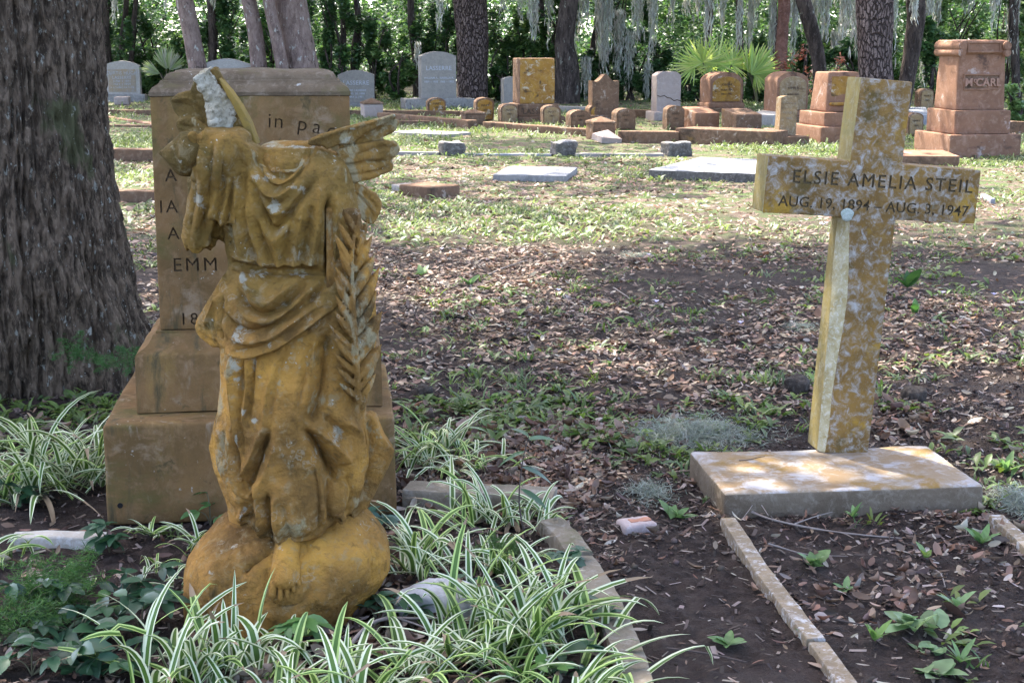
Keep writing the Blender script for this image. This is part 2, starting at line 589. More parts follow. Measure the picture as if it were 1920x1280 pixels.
# ---- the statue's stone: ochre over brown sandstone, pale lichen, darker olive film
def statue_material(name, orange=0.5, pale=0.57, seed=0.0, olive=0.5, oc=(.140, .098, .024)):
    m, nt, b, out = newmat(name)
    vec = nd(nt, 'ShaderNodeMapping', {'Vector': nd(nt, 'ShaderNodeTexCoord').outputs['Object'], 'Location': (seed, seed, seed)}).outputs[0]
    n1 = noise(nt, vec, 5.0, 6, .66)
    col = mixc(nt, ramp(nt, n1, .33, .66), (.130, .070, .021), (.375, .188, .042))
    n2 = noise(nt, vec, 3.1, 5, .6, .5)
    col = mixc(nt, ramp(nt, n2, .50 + (.5 - orange) * .3, .68 + (.5 - orange) * .3), col, (.47, .24, .045))
    n3 = noise(nt, vec, 7.5, 6, .65, .3)
    col = mixc(nt, ramp(nt, n3, .55, .75), col, (.062, .046, .018))
    n4 = noise(nt, vec, 40, 5, .7)
    col = mixc(nt, ramp(nt, n4, .52, .80), col, (.22, .125, .05))
    zz_ = nd(nt, 'ShaderNodeSeparateXYZ', {0: vec}).outputs[2]
    zn = nd(nt, 'ShaderNodeMath', {0: zz_, 1: nd(nt, 'ShaderNodeMath', {0: n3, 1: .5}, operation='MULTIPLY').outputs[0]}, operation='ADD').outputs[0]
    up_ = nd(nt, 'ShaderNodeMath', {0: ramp(nt, zn, 1.0, 1.25), 1: olive}, operation='MULTIPLY').outputs[0]
    col = mixc(nt, up_, col, oc)
    # pale lichen crusts: large soft patches, rings and small flecks
    n5 = noise(nt, nd(nt, 'ShaderNodeMapping', {'Vector': vec, 'Scale': (1, 1, .6)}).outputs[0], 9, 8, .68, .4)
    col = mixc(nt, nd(nt, 'ShaderNodeMath', {0: ramp(nt, n5, pale, pale + .07), 1: .7}, operation='MULTIPLY').outputs[0], col, (.33, .285, .16))
    n6 = noise(nt, vec, 26, 6, .72, .6)
    col = mixc(nt, nd(nt, 'ShaderNodeMath', {0: ramp(nt, n6, .52, .66), 1: .5}, operation='MULTIPLY').outputs[0], col, (.30, .225, .115))
    col = mixc(nt, nd(nt, 'ShaderNodeMath', {0: ramp(nt, n6, .46, .34), 1: .45}, operation='MULTIPLY').outputs[0], col, (.085, .052, .020))
    v = nd(nt, 'ShaderNodeTexVoronoi', {'Vector': mixc(nt, .055, vec, nd(nt, 'ShaderNodeTexNoise', {'Vector': vec, 'Scale': 40.0, 'Detail': 5.0}).outputs[1]), 'Scale': 26.0})
    dd = v.outputs['Distance']
    ring = nd(nt, 'ShaderNodeMath', {0: ramp(nt, dd, .36, .32), 1: ramp(nt, dd, .20, .27)}, operation='MULTIPLY').outputs[0]
    gate = ramp(nt, noise(nt, vec, 6.5, 3), .53, .60)
    col = mixc(nt, nd(nt, 'ShaderNodeMath', {0: nd(nt, 'ShaderNodeMath', {0: ring, 1: gate}, operation='MULTIPLY').outputs[0], 1: .32}, operation='MULTIPLY').outputs[0], col, (.36, .32, .22))
    v2 = nd(nt, 'ShaderNodeTexVoronoi', {'Vector': mixc(nt, .03, vec, nd(nt, 'ShaderNodeTexNoise', {'Vector': vec, 'Scale': 70.0, 'Detail': 3.0}).outputs[1]), 'Scale': 60.0, 'Randomness': 1.0})
    fl = nd(nt, 'ShaderNodeMath', {0: ramp(nt, v2.outputs['Distance'], .20, .12), 1: ramp(nt, noise(nt, vec, 13, 4), .57, .66)}, operation='MULTIPLY').outputs[0]
    col = mixc(nt, fl, col, (.44, .43, .33))
    # crusts whose places come with the mesh
    at = nd(nt, 'ShaderNodeAttribute', attribute_name='Lichen').outputs['Fac']
    nz_ = nd(nt, 'ShaderNodeMath', {0: nd(nt, 'ShaderNodeMath', {0: noise(nt, vec, 42, 6, .75, .4), 1: .5}, operation='SUBTRACT').outputs[0], 1: 2.6}, operation='MULTIPLY').outputs[0]
    am = nd(nt, 'ShaderNodeMath', {0: at, 1: nz_}, operation='ADD').outputs[0]
    am = nd(nt, 'ShaderNodeMath', {0: ramp(nt, am, .62, .92), 1: ramp(nt, at, .08, .3)}, operation='MULTIPLY').outputs[0]
    am = nd(nt, 'ShaderNodeMath', {0: am, 1: .8}, operation='MULTIPLY').outputs[0]
    col = mixc(nt, am, col, (.38, .355, .26))
    nt.links.new(col, b.inputs['Base Color'])
    b.inputs['Roughness'].default_value = .82
    b.inputs['Specular IOR Level'].default_value = .10
    h = nd(nt, 'ShaderNodeMath', {0: noise(nt, vec, 70, 6, .7), 1: noise(nt, vec, 18, 4, .6)}, operation='ADD').outputs[0]
    bp = nd(nt, 'ShaderNodeBump', {'Height': h, 'Strength': 1.0, 'Distance': .012})
    nt.links.new(bp.outputs[0], b.inputs['Normal'])
    return m

M_ROBE = statue_material('weathered_ochre_stone', .55, .575, 0.0, .55)
M_ROCK = statue_material('weathered_ochre_stone_rock', .66, .64, 3.7, 0.0)
M_WING = statue_material('weathered_ochre_stone_wing', .35, .51, 8.1, .35)
M_OLIVE = statue_material('dark_olive_stone', .3, .60, 0.3, .74, (.072, .060, .019))
M_PALM = statue_material('weathered_ochre_stone_palm', .4, .55, 12.4, .0)
M_BREAK = stone_mat('fresh_grey_break', (.27, .235, .15), (.43, .39, .29), (.13, .11, .06), scale=22, bump=.9, bscale=50,
                    patches=[((.30, .25, .10), 9, .60, .08, 1.0)])

def lichen_attr(me, spots, dyf=-.12):
    V = getV(me)
    a = np.zeros(len(V))
    sc = mpp((0, YS, .7))
    for (px, py, rx, ry, s) in spots:
        c = S3(px, py, dyf)
        d = ((V[:, 0] - c[0]) / (rx * sc)) ** 2 + ((V[:, 2] - c[2]) / (ry * sc)) ** 2
        a = np.maximum(a, s * np.exp(-d * .7) * (V[:, 1] < YS + .05))
    at = me.attributes.new('Lichen', 'FLOAT', 'POINT')
    at.data.foreach_set('value', a.astype(np.float32))

angel = thing('angel_statue', 'headless stone angel in draped robe with broken wings, stained ochre, barefoot on a rounded rock', 'statue', BASE)
def to_local(me):
    setV(me, getV(me) - np.array(BASE)); return me

robe_rows = [  # py, left, right, front, back, centre
    (277, 480, 614, .078, .078, .02), (284, 466, 624, .090, .085, .02), (297, 448, 641, .100, .095, .01), (322, 428, 652, .112, .10, 0),
    (350, 422, 661, .122, .105, 0), (385, 421, 668, .128, .105, 0), (430, 421, 676, .124, .10, 0), (478, 423, 686, .110, .10, 0),
    (507, 429, 692, .094, .10, 0), (530, 417, 698, .110, .11, 0), (565, 405, 705, .132, .12, 0), (617, 404, 705, .142, .13, 0),
    (660, 414, 704, .140, .13, 0), (715, 417, 697, .140, .14, 0), (756, 412, 690, .145, .14, 0), (807, 410, 684, .152, .15, 0),
    (852, 408, 686, .155, .15, 0), (886, 414, 684, .160, .15, 0), (926, 430, 682, .162, .15, -.01), (962, 440, 682, .160, .14, -.02),
    (984, 452, 660, .156, .13, -.03), (998, 474, 632, .150, .11, -.035), (1008, 486, 610, .146, .10, -.04)]
sleeve_rows = [(241, 392, 450, .030, .04, -.01), (246, 382, 464, .062, .055, -.01), (256, 374, 472, .090, .07, -.02), (290, 372, 468, .110, .08, -.02), (330, 366, 448, .108, .08, -.02),
    (370, 358, 430, .090, .07, -.01), (410, 350, 424, .076, .06, 0), (445, 343, 421, .064, .05, .01), (457, 343, 418, .060, .048, .01), (464, 347, 411, .050, .04, .01)]
body = [loft_px(robe_rows, 80, 150), loft_px(sleeve_rows, 48, 60, 2.4)]
# flap of the cloak standing off on the left, with its pointed tip
body.append(puffy([(426, 505), (410, 530), (392, 560), (374, 590), (364, 612), (370, 628), (386, 640), (404, 650), (430, 640), (445, 560)], .02, -.05, .05, .005, 3))
body.append(puffy([(704, 780), (716, 815), (733, 846), (738, 858), (728, 880), (708, 915), (690, 946), (664, 962), (640, 900), (660, 820), (690, 770)], -.05, .05, .06, .005, 3))
body.append(puffy([(400, 800), (386, 842), (392, 866), (410, 900), (428, 935), (434, 972), (446, 984), (460, 976), (470, 900), (440, 800), (412, 760)], .05, -.07, .06, .005, 3))
body.append(puffy([(384, 246), (420, 249), (450, 256), (480, 268), (500, 290), (490, 350), (470, 400), (435, 420), (405, 400), (384, 330), (378, 280)], -.04, -.03, .13, .005, 10))
body.append(puffy([(367, 246), (377, 243), (386, 262), (388, 290), (385, 330), (374, 334), (378, 290), (376, 264)], -.085, -.06, .07, .003, 2))
# curled hem corners
for (cx, cy, r) in ((455, 968, 15), (640, 972, 12)):
    c = S3(cx, cy, -.125)
    bm = bmesh.new(); bmesh.ops.create_uvsphere(bm, u_segments=16, v_segments=10, radius=r * .00142)
    for v in bm.verts: v.co = Vector((v.co.x * .9, v.co.y * 1.6, v.co.z * 1.1)) + Vector(c)
    me = bpy.data.meshes.new('c'); bm.to_mesh(me); bm.free(); body.append(me)
robe = remesh(body, .0031, 5)

def A(f, *pts): return [f(*p) for p in pts]
ST = [
    # neckline, cowl and the V of the chest
    ('g', A(Z4, (520, 470), (560, 540), (620, 580), (670, 570), (720, 530), (750, 470)), .036, 16),
    ('h', A(Z4, (520, 505), (545, 580), (600, 632), (650, 628), (710, 575), (765, 470)), .020, 6, 26),
    ('r', A(Z4, (492, 585), (530, 655), (595, 690), (650, 670), (700, 630)), .017, 7),
    ('g', A(Z4, (505, 625), (545, 690), (600, 722), (660, 700)), .012, 6),
    ('r', A(Z4, (520, 680), (565, 745), (610, 770), (670, 735), (740, 650)), .012, 8),
    ('g', A(Z4, (505, 640), (555, 760), (600, 842), (650, 800), (730, 690), (800, 610)), .030, 9),
    ('r', A(Z4, (480, 640), (530, 790), (590, 890), (650, 850), (760, 700)), .014, 12),
    ('g', A(Z4, (440, 600), (450, 780), (490, 960), (510, 1030)), .016, 8),
    ('r', A(Z4, (405, 640), (412, 850), (440, 1000)), .016, 12),
    ('r', A(Z4, (468, 720), (500, 900), (555, 1030)), .015, 9),
    ('g', A(Z4, (520, 800), (560, 930), (600, 1030)), .017, 7),
    ('r', A(Z4, (600, 890), (612, 970), (620, 1040)), .016, 12),
    ('g', A(Z4, (690, 770), (660, 900), (640, 1030)), .016, 8),
    ('r', A(Z4, (740, 760), (710, 900), (690, 1030)), .015, 9),
    ('g', A(Z4, (785, 730), (760, 880), (725, 1035)), .018, 7),
    ('r', A(Z4, (815, 640), (805, 830), (770, 1035)), .018, 11),
    ('g', A(Z4, (838, 740), (826, 900), (810, 1040)), .013, 5),
    ('v', A(Z4, (864, 700), (860, 880), (856, 1075)), .050, 4),
    ('r', A(Z4, (890, 690), (885, 880), (878, 1075)), .012, 8),
    ('r', A(Z4, (900, 520), (945, 590), (965, 680)), .012, 16),
    # waist
    ('r', A(Z4, (380, 985), (480, 1000), (600, 1012), (700, 1010), (845, 1010)), .014, 9),
    ('v', A(Z4, (368, 1022), (480, 1040), (600, 1054), (700, 1050), (856, 1058)), .026, 3.5),
    ('r', A(Z4, (375, 1050), (480, 1066), (600, 1080), (700, 1075), (850, 1082)), .012, 6),
    # sleeve
    ('r', A(Z4, (232, 366), (254, 395), (262, 470), (250, 590)), .024, 3.5),
    ('v', A(Z4, (393, 610), (384, 720), (365, 850), (345, 930)), .045, 4),
    ('r', A(Z4, (275, 470), (255, 640), (200, 880)), .014, 8),
    ('g', A(Z4, (310, 440), (290, 640), (225, 900)), .018, 6),
    ('r', A(Z4, (335, 430), (322, 640), (262, 900)), .015, 7),
    ('g', A(Z4, (358, 500), (345, 680), (290, 920)), .018, 6),
    ('r', A(Z4, (375, 520), (362, 720), (318, 910)), .012, 5),
    ('g', A(Z4, (225, 600), (205, 720), (175, 860)), .012, 6),
    ('r', A(Z4, (350, 390), (400, 480), (420, 600)), .010, 12),
    ('f', A(Z4, (400, 420), (450, 520), (470, 640)), .009, 8),
    ('g', A(Z4, (285, 880), (296, 915), (300, 950)), .05, 6), ('r', A(Z4, (200, 880), (230, 920), (262, 935)), .012, 6), ('r', A(Z4, (310, 900), (325, 935)), .016, 6),
    # overskirt swags and diagonal hem
    ('r', A(Z4, (430, 1100), (490, 1170), (570, 1200), (640, 1160), (700, 1110)), .016, 9),
    ('g', A(Z4, (425, 1140), (480, 1215), (560, 1245), (650, 1200), (740, 1110)), .020, 7),
    ('r', A(Z4, (415, 1180), (470, 1255), (560, 1285), (660, 1245), (800, 1120)), .016, 9),
    ('g', A(Z5, (265, 60), (310, 100), (380, 112), (460, 85), (560, 20), (650, -60)), .020, 7),
    ('r', A(Z5, (262, 90), (320, 140), (400, 145), (480, 115), (600, 30)), .013, 8),
    ('v', A(Z5, (330, 185), (430, 155), (520, 108), (640, 22)), .010, 4),
    ('h', A(Z5, (655, 50), (560, 118), (480, 168), (400, 203), (335, 212), (275, 190)), -.0, 5, 40),
    ('h', A(Z5, (275, 190), (335, 212), (400, 203), (480, 168), (560, 118), (655, 50)), .024, 5, 34),
    ('g', A(Z5, (252, 0), (246, 80), (256, 160)), .020, 6),
    ('r', A(Z5, (232, 10), (200, 70), (185, 120)), .010, 6),
    # skirt
    ('r', A(Z5, (295, 220), (300, 350), (330, 540)), .016, 11),
    ('g', A(Z5, (340, 220), (335, 330), (330, 420), (350, 560)), .014, 5),
    ('r', A(Z5, (365, 215), (362, 330), (350, 450)), .010, 7),
    ('g', A(Z5, (385, 215), (378, 330), (365, 430)), .016, 6),
    ('g', A(Z5, (300, 470), (318, 560), (345, 680)), .020, 7),
    ('r', A(Z5, (285, 500), (300, 620), (330, 760)), .010, 10),
    ('g', A(Z5, (448, 470), (405, 590), (352, 695)), .026, 8),
    ('r', A(Z5, (420, 470), (375, 580), (335, 650)), .016, 9),
    ('r', A(Z5, (475, 500), (440, 600), (400, 720)), .010, 12),
    ('b', A(Z5, (500, 240), (490, 400), (505, 560), (520, 720), (530, 830)), .026, 48),
    ('g', A(Z5, (652, 130), (640, 260), (615, 380), (592, 440)), .026, 16),
    ('v', A(Z5, (572, 465), (625, 530), (665, 600), (702, 655)), .060, 9),
    ('r', A(Z5, (585, 450), (650, 500), (700, 570), (716, 605)), .024, 9),
    ('r', A(Z5, (565, 480), (600, 560), (625, 660), (640, 790)), .016, 10),
    ('g', A(Z5, (660, 640), (655, 720), (668, 800)), .018, 7),
    ('r', A(Z5, (700, 660), (700, 740), (690, 790)), .014, 11),
    ('r', A(Z5, (690, 430), (745, 500), (760, 620), (745, 740)), .018, 16),
    ('g', A(Z5, (790, 470), (800, 600), (770, 740)), .018, 10),
    ('r', A(Z5, (845, 520), (862, 590), (815, 700)), .012, 8),
    ('g', A(Z5, (640, 420), (690, 470), (710, 520)), .014, 8),
    ('v', A(Z5, (446, 690), (450, 770), (447, 870)), .034, 4),
    ('r', A(Z5, (405, 640), (412, 740), (420, 850)), .014, 10),
    ('r', A(Z5, (470, 690), (478, 790), (490, 850)), .012, 8),
    ('g', A(Z5, (375, 690), (380, 760), (400, 840)), .018, 6),
    ('g', A(Z5, (500, 720), (520, 800), (530, 850)), .010, 8),
    ('g', A(Z5, (475, 830), (560, 842), (640, 800)), .008, 5),
    ('r', A(Z5, (470, 850), (560, 864), (640, 830)), .008, 5),
    ('g', A(Z5, (606, 600), (625, 700), (628, 800)), .016, 6),
    ('r', A(Z5, (470, 215), (440, 330), (425, 450)), .007, 8), ('r', A(Z5, (560, 180), (540, 320), (545, 440)), .006, 9), ('g', A(Z5, (500, 190), (470, 300), (455, 430)), .007, 7), ('r', A(Z5, (610, 130), (590, 250), (560, 400)), .008, 9), ('g', A(Z5, (590, 160), (570, 280), (540, 400)), .007, 6),
    ('g', A(Z5, (725, 640), (735, 720), (720, 790)), .014, 7),
    ('g', A(Z5, (300, 690), (330, 720), (380, 740)), .010, 5),
    ('v', A(Z5, (330, 760), (352, 745), (368, 775), (350, 810)), .03, 5),
    ('v', A(Z5, (676, 790), (690, 800), (702, 790)), .03, 6),
    ('r', A(Z5, (240, 480), (225, 570), (265, 680), (300, 780)), .010, 8),
    ('g', A(Z5, (262, 500), (255, 580), (290, 690)), .014, 8),
]
def tame(st):
    xs_ = [p[0] for p in st[1]]; ys_ = [p[1] for p in st[1]]
    f_ = 1.0
    if max(ys_) < 475 and max(xs_) < 442: f_ = .50
    elif max(ys_) < 512 and st[0] != 'v': f_ = .66
    return (st[0], st[1], st[2] * f_) + tuple(st[3:])
sculpt(robe, [tame(q) for q in ST], -.115, True, 1.15)
laplace(robe, 1, .3)
V = getV(robe); N = getN(robe)
V += N * (fbm(V, 30, 4, 5) * .0024 - np.abs(fbm(V, 64, 2, 15)) * .0010 + fbm(V, 9, 2, 9) * .003)[:, None]
# ragged lower edge of the hanging sleeve
lo, hi = S3(340, 470, -.1), S3(424, 425, -.1)
k_ = np.clip((hi[2] - V[:, 2]) / (hi[2] - lo[2]), 0, 1) * (V[:, 0] < hi[0]) * (V[:, 2] > lo[2] - .04)
V[:, 2] += k_ * (fbm(np.stack([V[:, 0], V[:, 1] * .5, V[:, 0] * 0], 1), 42, 2, 14) * .020 - .004)
setV(robe, V)
lichen_attr(robe, [(*Z4(560, 600), 16, 8, .9), (*Z4(510, 590), 10, 10, 1), (*Z4(600, 735), 12, 16, 1), (*Z4(680, 640), 16, 8, .8), (*Z4(730, 660), 8, 14, .8),
    (*Z4(660, 765), 12, 8, .7), (*Z4(225, 715), 12, 26, .9), (*Z4(330, 790), 10, 20, .6), (*Z4(440, 1090), 14, 22, .8), (*Z4(500, 1070), 24, 8, .9), (*Z4(720, 1070), 26, 6, .8),
    (*Z4(720, 980), 8, 20, .7), (*Z4(640, 1210), 22, 12, .65), (*Z4(460, 1200), 10, 14, .7),
    (*Z5(330, 130), 16, 20, .9), (*Z5(310, 240), 12, 18, 1), (*Z5(320, 295), 8, 8, 1), (*Z5(385, 240), 6, 16, .9), (*Z5(345, 405), 7, 7, 1), (*Z5(388, 433), 9, 6, .95),
    (*Z5(685, 490), 12, 20, .95), (*Z5(655, 380), 9, 9, .8), (*Z5(405, 278), 7, 6, .8), (*Z5(425, 560), 6, 16, .8), (*Z5(615, 540), 7, 18, .8), (*Z5(320, 520), 6, 20, .9),
    (*Z5(345, 770), 8, 10, .8), (*Z5(445, 160), 6, 6, .9), (*Z5(530, 500), 10, 5, .7), (*Z5(600, 495), 8, 5, .8), (*Z5(255, 580), 8, 9, .7), (*Z5(540, 330), 12, 6, .55)])
robe_bvh_me = robe
_bm = bmesh.new(); _bm.from_mesh(robe); ROBE_BVH = BVHTree.FromBMesh(_bm); _bm.free()
def front(px, py, dy=-.1):
    p = S3(px, py, dy)
    h = ROBE_BVH.ray_cast(Vector((p[0], 0, p[2])), Vector((0, 1, 0)))
    return (h[0].y if h[0] is not None else YS)
link('robe', to_local(robe), M_ROBE, angel, True)

# broken neck stump: a rough pale surface inside the collar
me = remesh([loft_px([(267, 497, 603, .030, .05, .03), (271, 488, 609, .050, .06, .025), (282, 482, 613, .070, .06, .02), (300, 482, 612, .088, .06, .01), (322, 500, 600, .100, .06, .0)], 48, 40, 2.2, 1)], .003, 2)
V = getV(me); N = getN(me); V += N * (fbm(V, 26, 4, 2) * .006)[:, None]; setV(me, V)
lichen_attr(me, [(500, 276, 22, 5, .9), (560, 277, 40, 4, .8), (606, 280, 14, 6, 1)], -.06)
o_n = link('neck_break', to_local(me), M_WING, angel, True)
o_n['label'] = 'rough broken-off neck rimmed with pale lichen'

# raised arm, snapped off to a point
def arm():
    ax = [(*Z4(300, 474), -.030, .052), (*Z4(250, 480), -.050, .057), (*Z4(200, 482), -.062, .058), (*Z4(160, 484), -.070, .057), (*Z4(140, 485), -.072, .052), (*Z4(100, 482), -.078, .030), (*Z4(68, 480), -.08, .012), (*Z4(44, 478), -.08, .002)]
    pts = [S3(a, b, c) for a, b, c, d in ax]
    P_ = smooth_path(np.c_[np.array(pts), [a[3] for a in ax]], 40)
    v, f, _ = tube_arrays(P_[:, :3], np.maximum(P_[:, 3], .002), 40)
    v = v.reshape(40, 40, 3)
    v[:, :, 2] = P_[:, 2][:, None] + (v[:, :, 2] - P_[:, 2][:, None]) * 1.04
    me = bpy.data.meshes.new('arm'); 
    F = [tuple(q) for q in f] + [tuple(range(40)), tuple(range(39 * 40, 40 * 40))[::-1]]
    me.from_pydata([tuple(q) for q in v.reshape(-1, 3)], [], F)
    bm = bmesh.new(); bm.from_mesh(me); bmesh.ops.recalc_face_normals(bm, faces=bm.faces); bm.to_mesh(me); bm.free()
    me = remesh([me], .004, 1)
    sculpt(me, [('v', A(Z4, (136, 384), (118, 430), (122, 500), (150, 585)), .006, 4)], -.12)
    V = getV(me); N = getN(me); V += N * (fbm(V, 20, 3, 4) * .0012)[:, None]; setV(me, V)
    lichen_attr(me, [(*Z4(150, 515), 7, 7, .8)], -.1)
    return me
link('broken_arm', to_local(arm()), M_OLIVE, angel, True)['label'] = 'raised right arm snapped off above the elbow'

# wings
def wing(polys, name, breaks=None, strokes=()):
    me = remesh([puffy(p, a, b, t) for p, a, b, t in polys], .0030, 2)
    sculpt(me, strokes, .04, True)
    V = getV(me); N = getN(me); V += N * (fbm(V, 26, 3, 3) * .0022)[:, None]; setV(me, V)
    lichen_attr(me, [(*Z8(290, 180), 26, 12, .55), (*Z8(270, 240), 24, 14, .5), (*Z8(220, 85), 5, 4, .9), (*Z8(330, 130), 18, 6, .6), (*Z8(200, 130), 12, 8, .8)], .03)
    return link(name, to_local(me), M_WING, angel, True)
w1 = wing([
    (A(Z4, (300, 62), (340, 140), (400, 230), (460, 330), (515, 432), (470, 450), (350, 400), (320, 340), (285, 250), (240, 180), (222, 128), (262, 88)), .085, .05, .05),
    (A(Z4, (222, 92), (180, 130), (160, 190), (182, 245), (245, 315), (325, 365), (310, 260), (262, 170)), .11, .085, .045),
    (A(Z4, (52, 236), (88, 200), (150, 186), (210, 200), (245, 240), (325, 350), (245, 390), (195, 365), (125, 338), (76, 290)), .13, .085, .045),
    (A(Z4, (84, 348), (122, 312), (200, 318), (275, 365), (205, 415), (115, 402)), .12, .07, .04),
    (A(Z4, (165, 560), (190, 540), (215, 600), (200, 700), (165, 800)), .06, .03, .03),
    ], 'wing', None, [
    ('g', A(Z4, (190, 190), (240, 290), (300, 340)), .006, 5), ('g', A(Z4, (100, 245), (180, 260), (270, 345)), .006, 4), ('g', A(Z4, (130, 350), (200, 360)), .005, 4),
    ('r', A(Z4, (85, 228), (170, 222), (230, 262)), .004, 4)])
w1.data.materials.clear(); w1.data.materials.append(M_OLIVE)
w1['label'] = 'wing stub with its upper part broken away to a pale fracture'
# fracture face of that wing
bm = bmesh.new()
fp = A(Z4, (281, 62), (300, 84), (338, 150), (398, 240), (452, 335), (486, 418), (445, 408), (395, 386), (350, 374), (322, 352), (300, 300), (284, 250), (250, 190), (214, 124), (226, 106), (255, 92))
bm.faces.new([bm.verts.new(S3(x, y, .035 + .0001 * (x - 400))) for x, y in fp])
r = bmesh.ops.extrude_face_region(bm, geom=list(bm.faces))
for e in r['geom']:
    if isinstance(e, bmesh.types.BMVert): e.co.y += .05
bmesh.ops.recalc_face_normals(bm, faces=bm.faces)
me = bpy.data.meshes.new('f'); bm.to_mesh(me); bm.free()
me = remesh([me], .003, 4)
V = getV(me); N = getN(me); V += N * (fbm(V, 16, 4, 21) * .013 + np.abs(fbm(V, 45, 3, 6)) * .007)[:, None]; setV(me, V)
link('fracture', to_local(me), M_BREAK, w1, True)['label'] = 'pale grey broken face of the wing stub'
me = puffy(A(Z4, (318, 105), (345, 140), (382, 180), (432, 250), (480, 335), (518, 440), (470, 436), (446, 352), (398, 256), (345, 165)), .045, .03, .06, .003, 3)
lichen_attr(me, [])
M_GOLD = stone_mat('golden_lichen_stone', (.17, .115, .028), (.24, .155, .036), (.12, .09, .035), scale=7, bump=.4, bscale=60)
link('leading_edge', to_local(me), M_GOLD, w1, True)['label'] = 'yellow leading edge of the wing stub'

w2 = wing([
    (A(Z8, (48, 146), (62, 120), (130, 95), (230, 70), (330, 45), (375, 32), (382, 50), (330, 85), (262, 112), (212, 150), (165, 152), (118, 172), (106, 152)), -.07, .11, .034),
    (A(Z8, (150, 150), (210, 140), (300, 100), (378, 55), (391, 76), (372, 112), (296, 150), (175, 175)), .01, .13, .03),
    (A(Z8, (150, 170), (250, 148), (330, 138), (380, 148), (398, 182), (378, 214), (350, 222), (373, 240), (366, 266), (300, 292), (215, 308), (165, 230)), .0, .10, .04),
    (A(Z8, (205, 300), (250, 322), (300, 362), (323, 405), (311, 450), (290, 487), (256, 472), (215, 420), (200, 360)), .03, .09, .034),
    ], 'wing', None, [
    ('g', A(Z8, (180, 235), (280, 220), (350, 221)), .012, 4), ('g', A(Z8, (190, 270), (290, 262), (350, 250)), .006, 3), ('g', A(Z8, (240, 190), (330, 165), (385, 170)), .006, 4),
    ('g', A(Z8, (230, 340), (280, 400), (300, 450)), .006, 3), ('g', A(Z8, (250, 335), (295, 385), (315, 420)), .004, 3), ('r', A(Z8, (60, 130), (150, 100), (300, 62), (370, 40)), .006, 4),
    ('v', A(Z8, (212, 152), (300, 108), (380, 58)), .010, 4), ('v', A(Z8, (120, 170), (116, 230)), .02, 4)])
w2['label'] = 'spread wing with feather lobes, whitened by lichen'

# palm branch lying against the arm and robe
def palm():
    sp = A(Z8, (228, 440), (216, 560), (214, 660), (222, 780), (230, 900), (236, 1000), (238, 1100), (238, 1185))
    def pos(px, py, lift):
        return S3(px, py, -.09) * np.array([1, 0, 1]) + np.array([0, min(front(px, py), YS + .03) - lift, 0])
    parts = []
    spine = smooth_path([pos(x, y, .030) for x, y in sp], 60)
    mes = []
    v, f, _ = tube_arrays(spine, np.linspace(.005, .010, 60), 10)
    me = bpy.data.meshes.new('s'); me.from_pydata([tuple(q) for q in v], [], [tuple(q) for q in f] + [tuple(range(10)), tuple(range(590, 600))[::-1]]); mes.append(me)
    def leaflet(tip, base, w, out, bend):
        a = pos(*base, .024); b = pos(*tip, .030 if bend < 0 else .016)
        d = b - a; L = np.linalg.norm(d); d /= L
        nrm = np.array([0, -1, 0.0]); s = np.cross(nrm, d); s /= np.linalg.norm(s); nrm = np.cross(d, s)
        m, k = 12, 8
        V = []
        for i in range(m):
            t = i / (m - 1)
            wd = w * (math.sin(PI * min(1, .12 + t * .88)) ** .7 * .9 + .06) * (1 - t ** 6)
            c = a + d * (L * t) + nrm * (.014 * math.sin(PI * t)) * (1 if out else .4)
            for j in range(k):
                th = 2 * PI * j / k
                V.append(c + s * (wd * math.cos(th)) + nrm * (.008 * (1 - .6 * t) * math.sin(th) + (.012 * abs(math.cos(th)) * (-1) * (wd / w))))
        F = []
        for i in range(m - 1):
            for j in range(k):
                q = i * k + j; r_ = i * k + (j + 1) % k
                F.append((q, r_, r_ + k, q + k))
        F += [tuple(range(k)), tuple(range((m - 1) * k, m * k))[::-1]]
        me = bpy.data.meshes.new('l'); me.from_pydata([tuple(x) for x in V], [], F)
        bm = bmesh.new(); bm.from_mesh(me); bmesh.ops.recalc_face_normals(bm, faces=bm.faces); bm.to_mesh(me); bm.free()
        mes.append(me)
    for t, b in [((176, 395), (224, 510)), ((236, 408), (226, 530)), ((163, 450), (216, 575)), ((148, 492), (214, 640)), ((166, 555), (213, 690)), ((146, 620), (214, 740)), ((143, 660), (216, 810)),
                 ((148, 730), (220, 870)), ((150, 790), (224, 920)), ((130, 850), (228, 975)), ((150, 905), (232, 1020)), ((142, 960), (235, 1070)), ((150, 1010), (237, 1120)), ((165, 1080), (238, 1165))]:
        leaflet(Z8(*t), Z8(*b), .0115, True, -1)
    for t, b, w in [((268, 465), (226, 590), .013), ((290, 520), (222, 660), .015), ((298, 600), (226, 745), .019), ((316, 655), (232, 830), .021), ((308, 740), (233, 900), .019), ((328, 835), (236, 960), .023),
                    ((318, 890), (238, 1010), .017), ((326, 968), (238, 1080), .022), ((312, 1010), (238, 1130), .016), ((300, 1090), (238, 1170), .016)]:
        leaflet(Z8(*t), Z8(*b), w, True, 1)
    # cloak strip that carries the branch
    mes.append(puffy(A(Z8, (125, 385), (240, 400), (272, 520), (290, 640), (300, 820), (305, 960), (290, 1100), (270, 1200), (170, 1210), (140, 1000), (128, 700)), -.088, -.01, .045, .005, 4))
    me = remesh(mes, .0030, 1)
    V = getV(me); N = getN(me); V += N * (fbm(V, 30, 3, 8) * .0012)[:, None]; setV(me, V)
    lichen_attr(me, [(*Z8(140, 860), 10, 26, .7), (*Z8(150, 1010), 8, 8, .8), (*Z8(250, 960), 14, 30, .35), (*Z8(150, 420), 8, 12, .6)], -.06)
    return me
link('palm_branch', to_local(palm()), M_PALM, angel, True)['label'] = 'carved palm branch held along the robe'

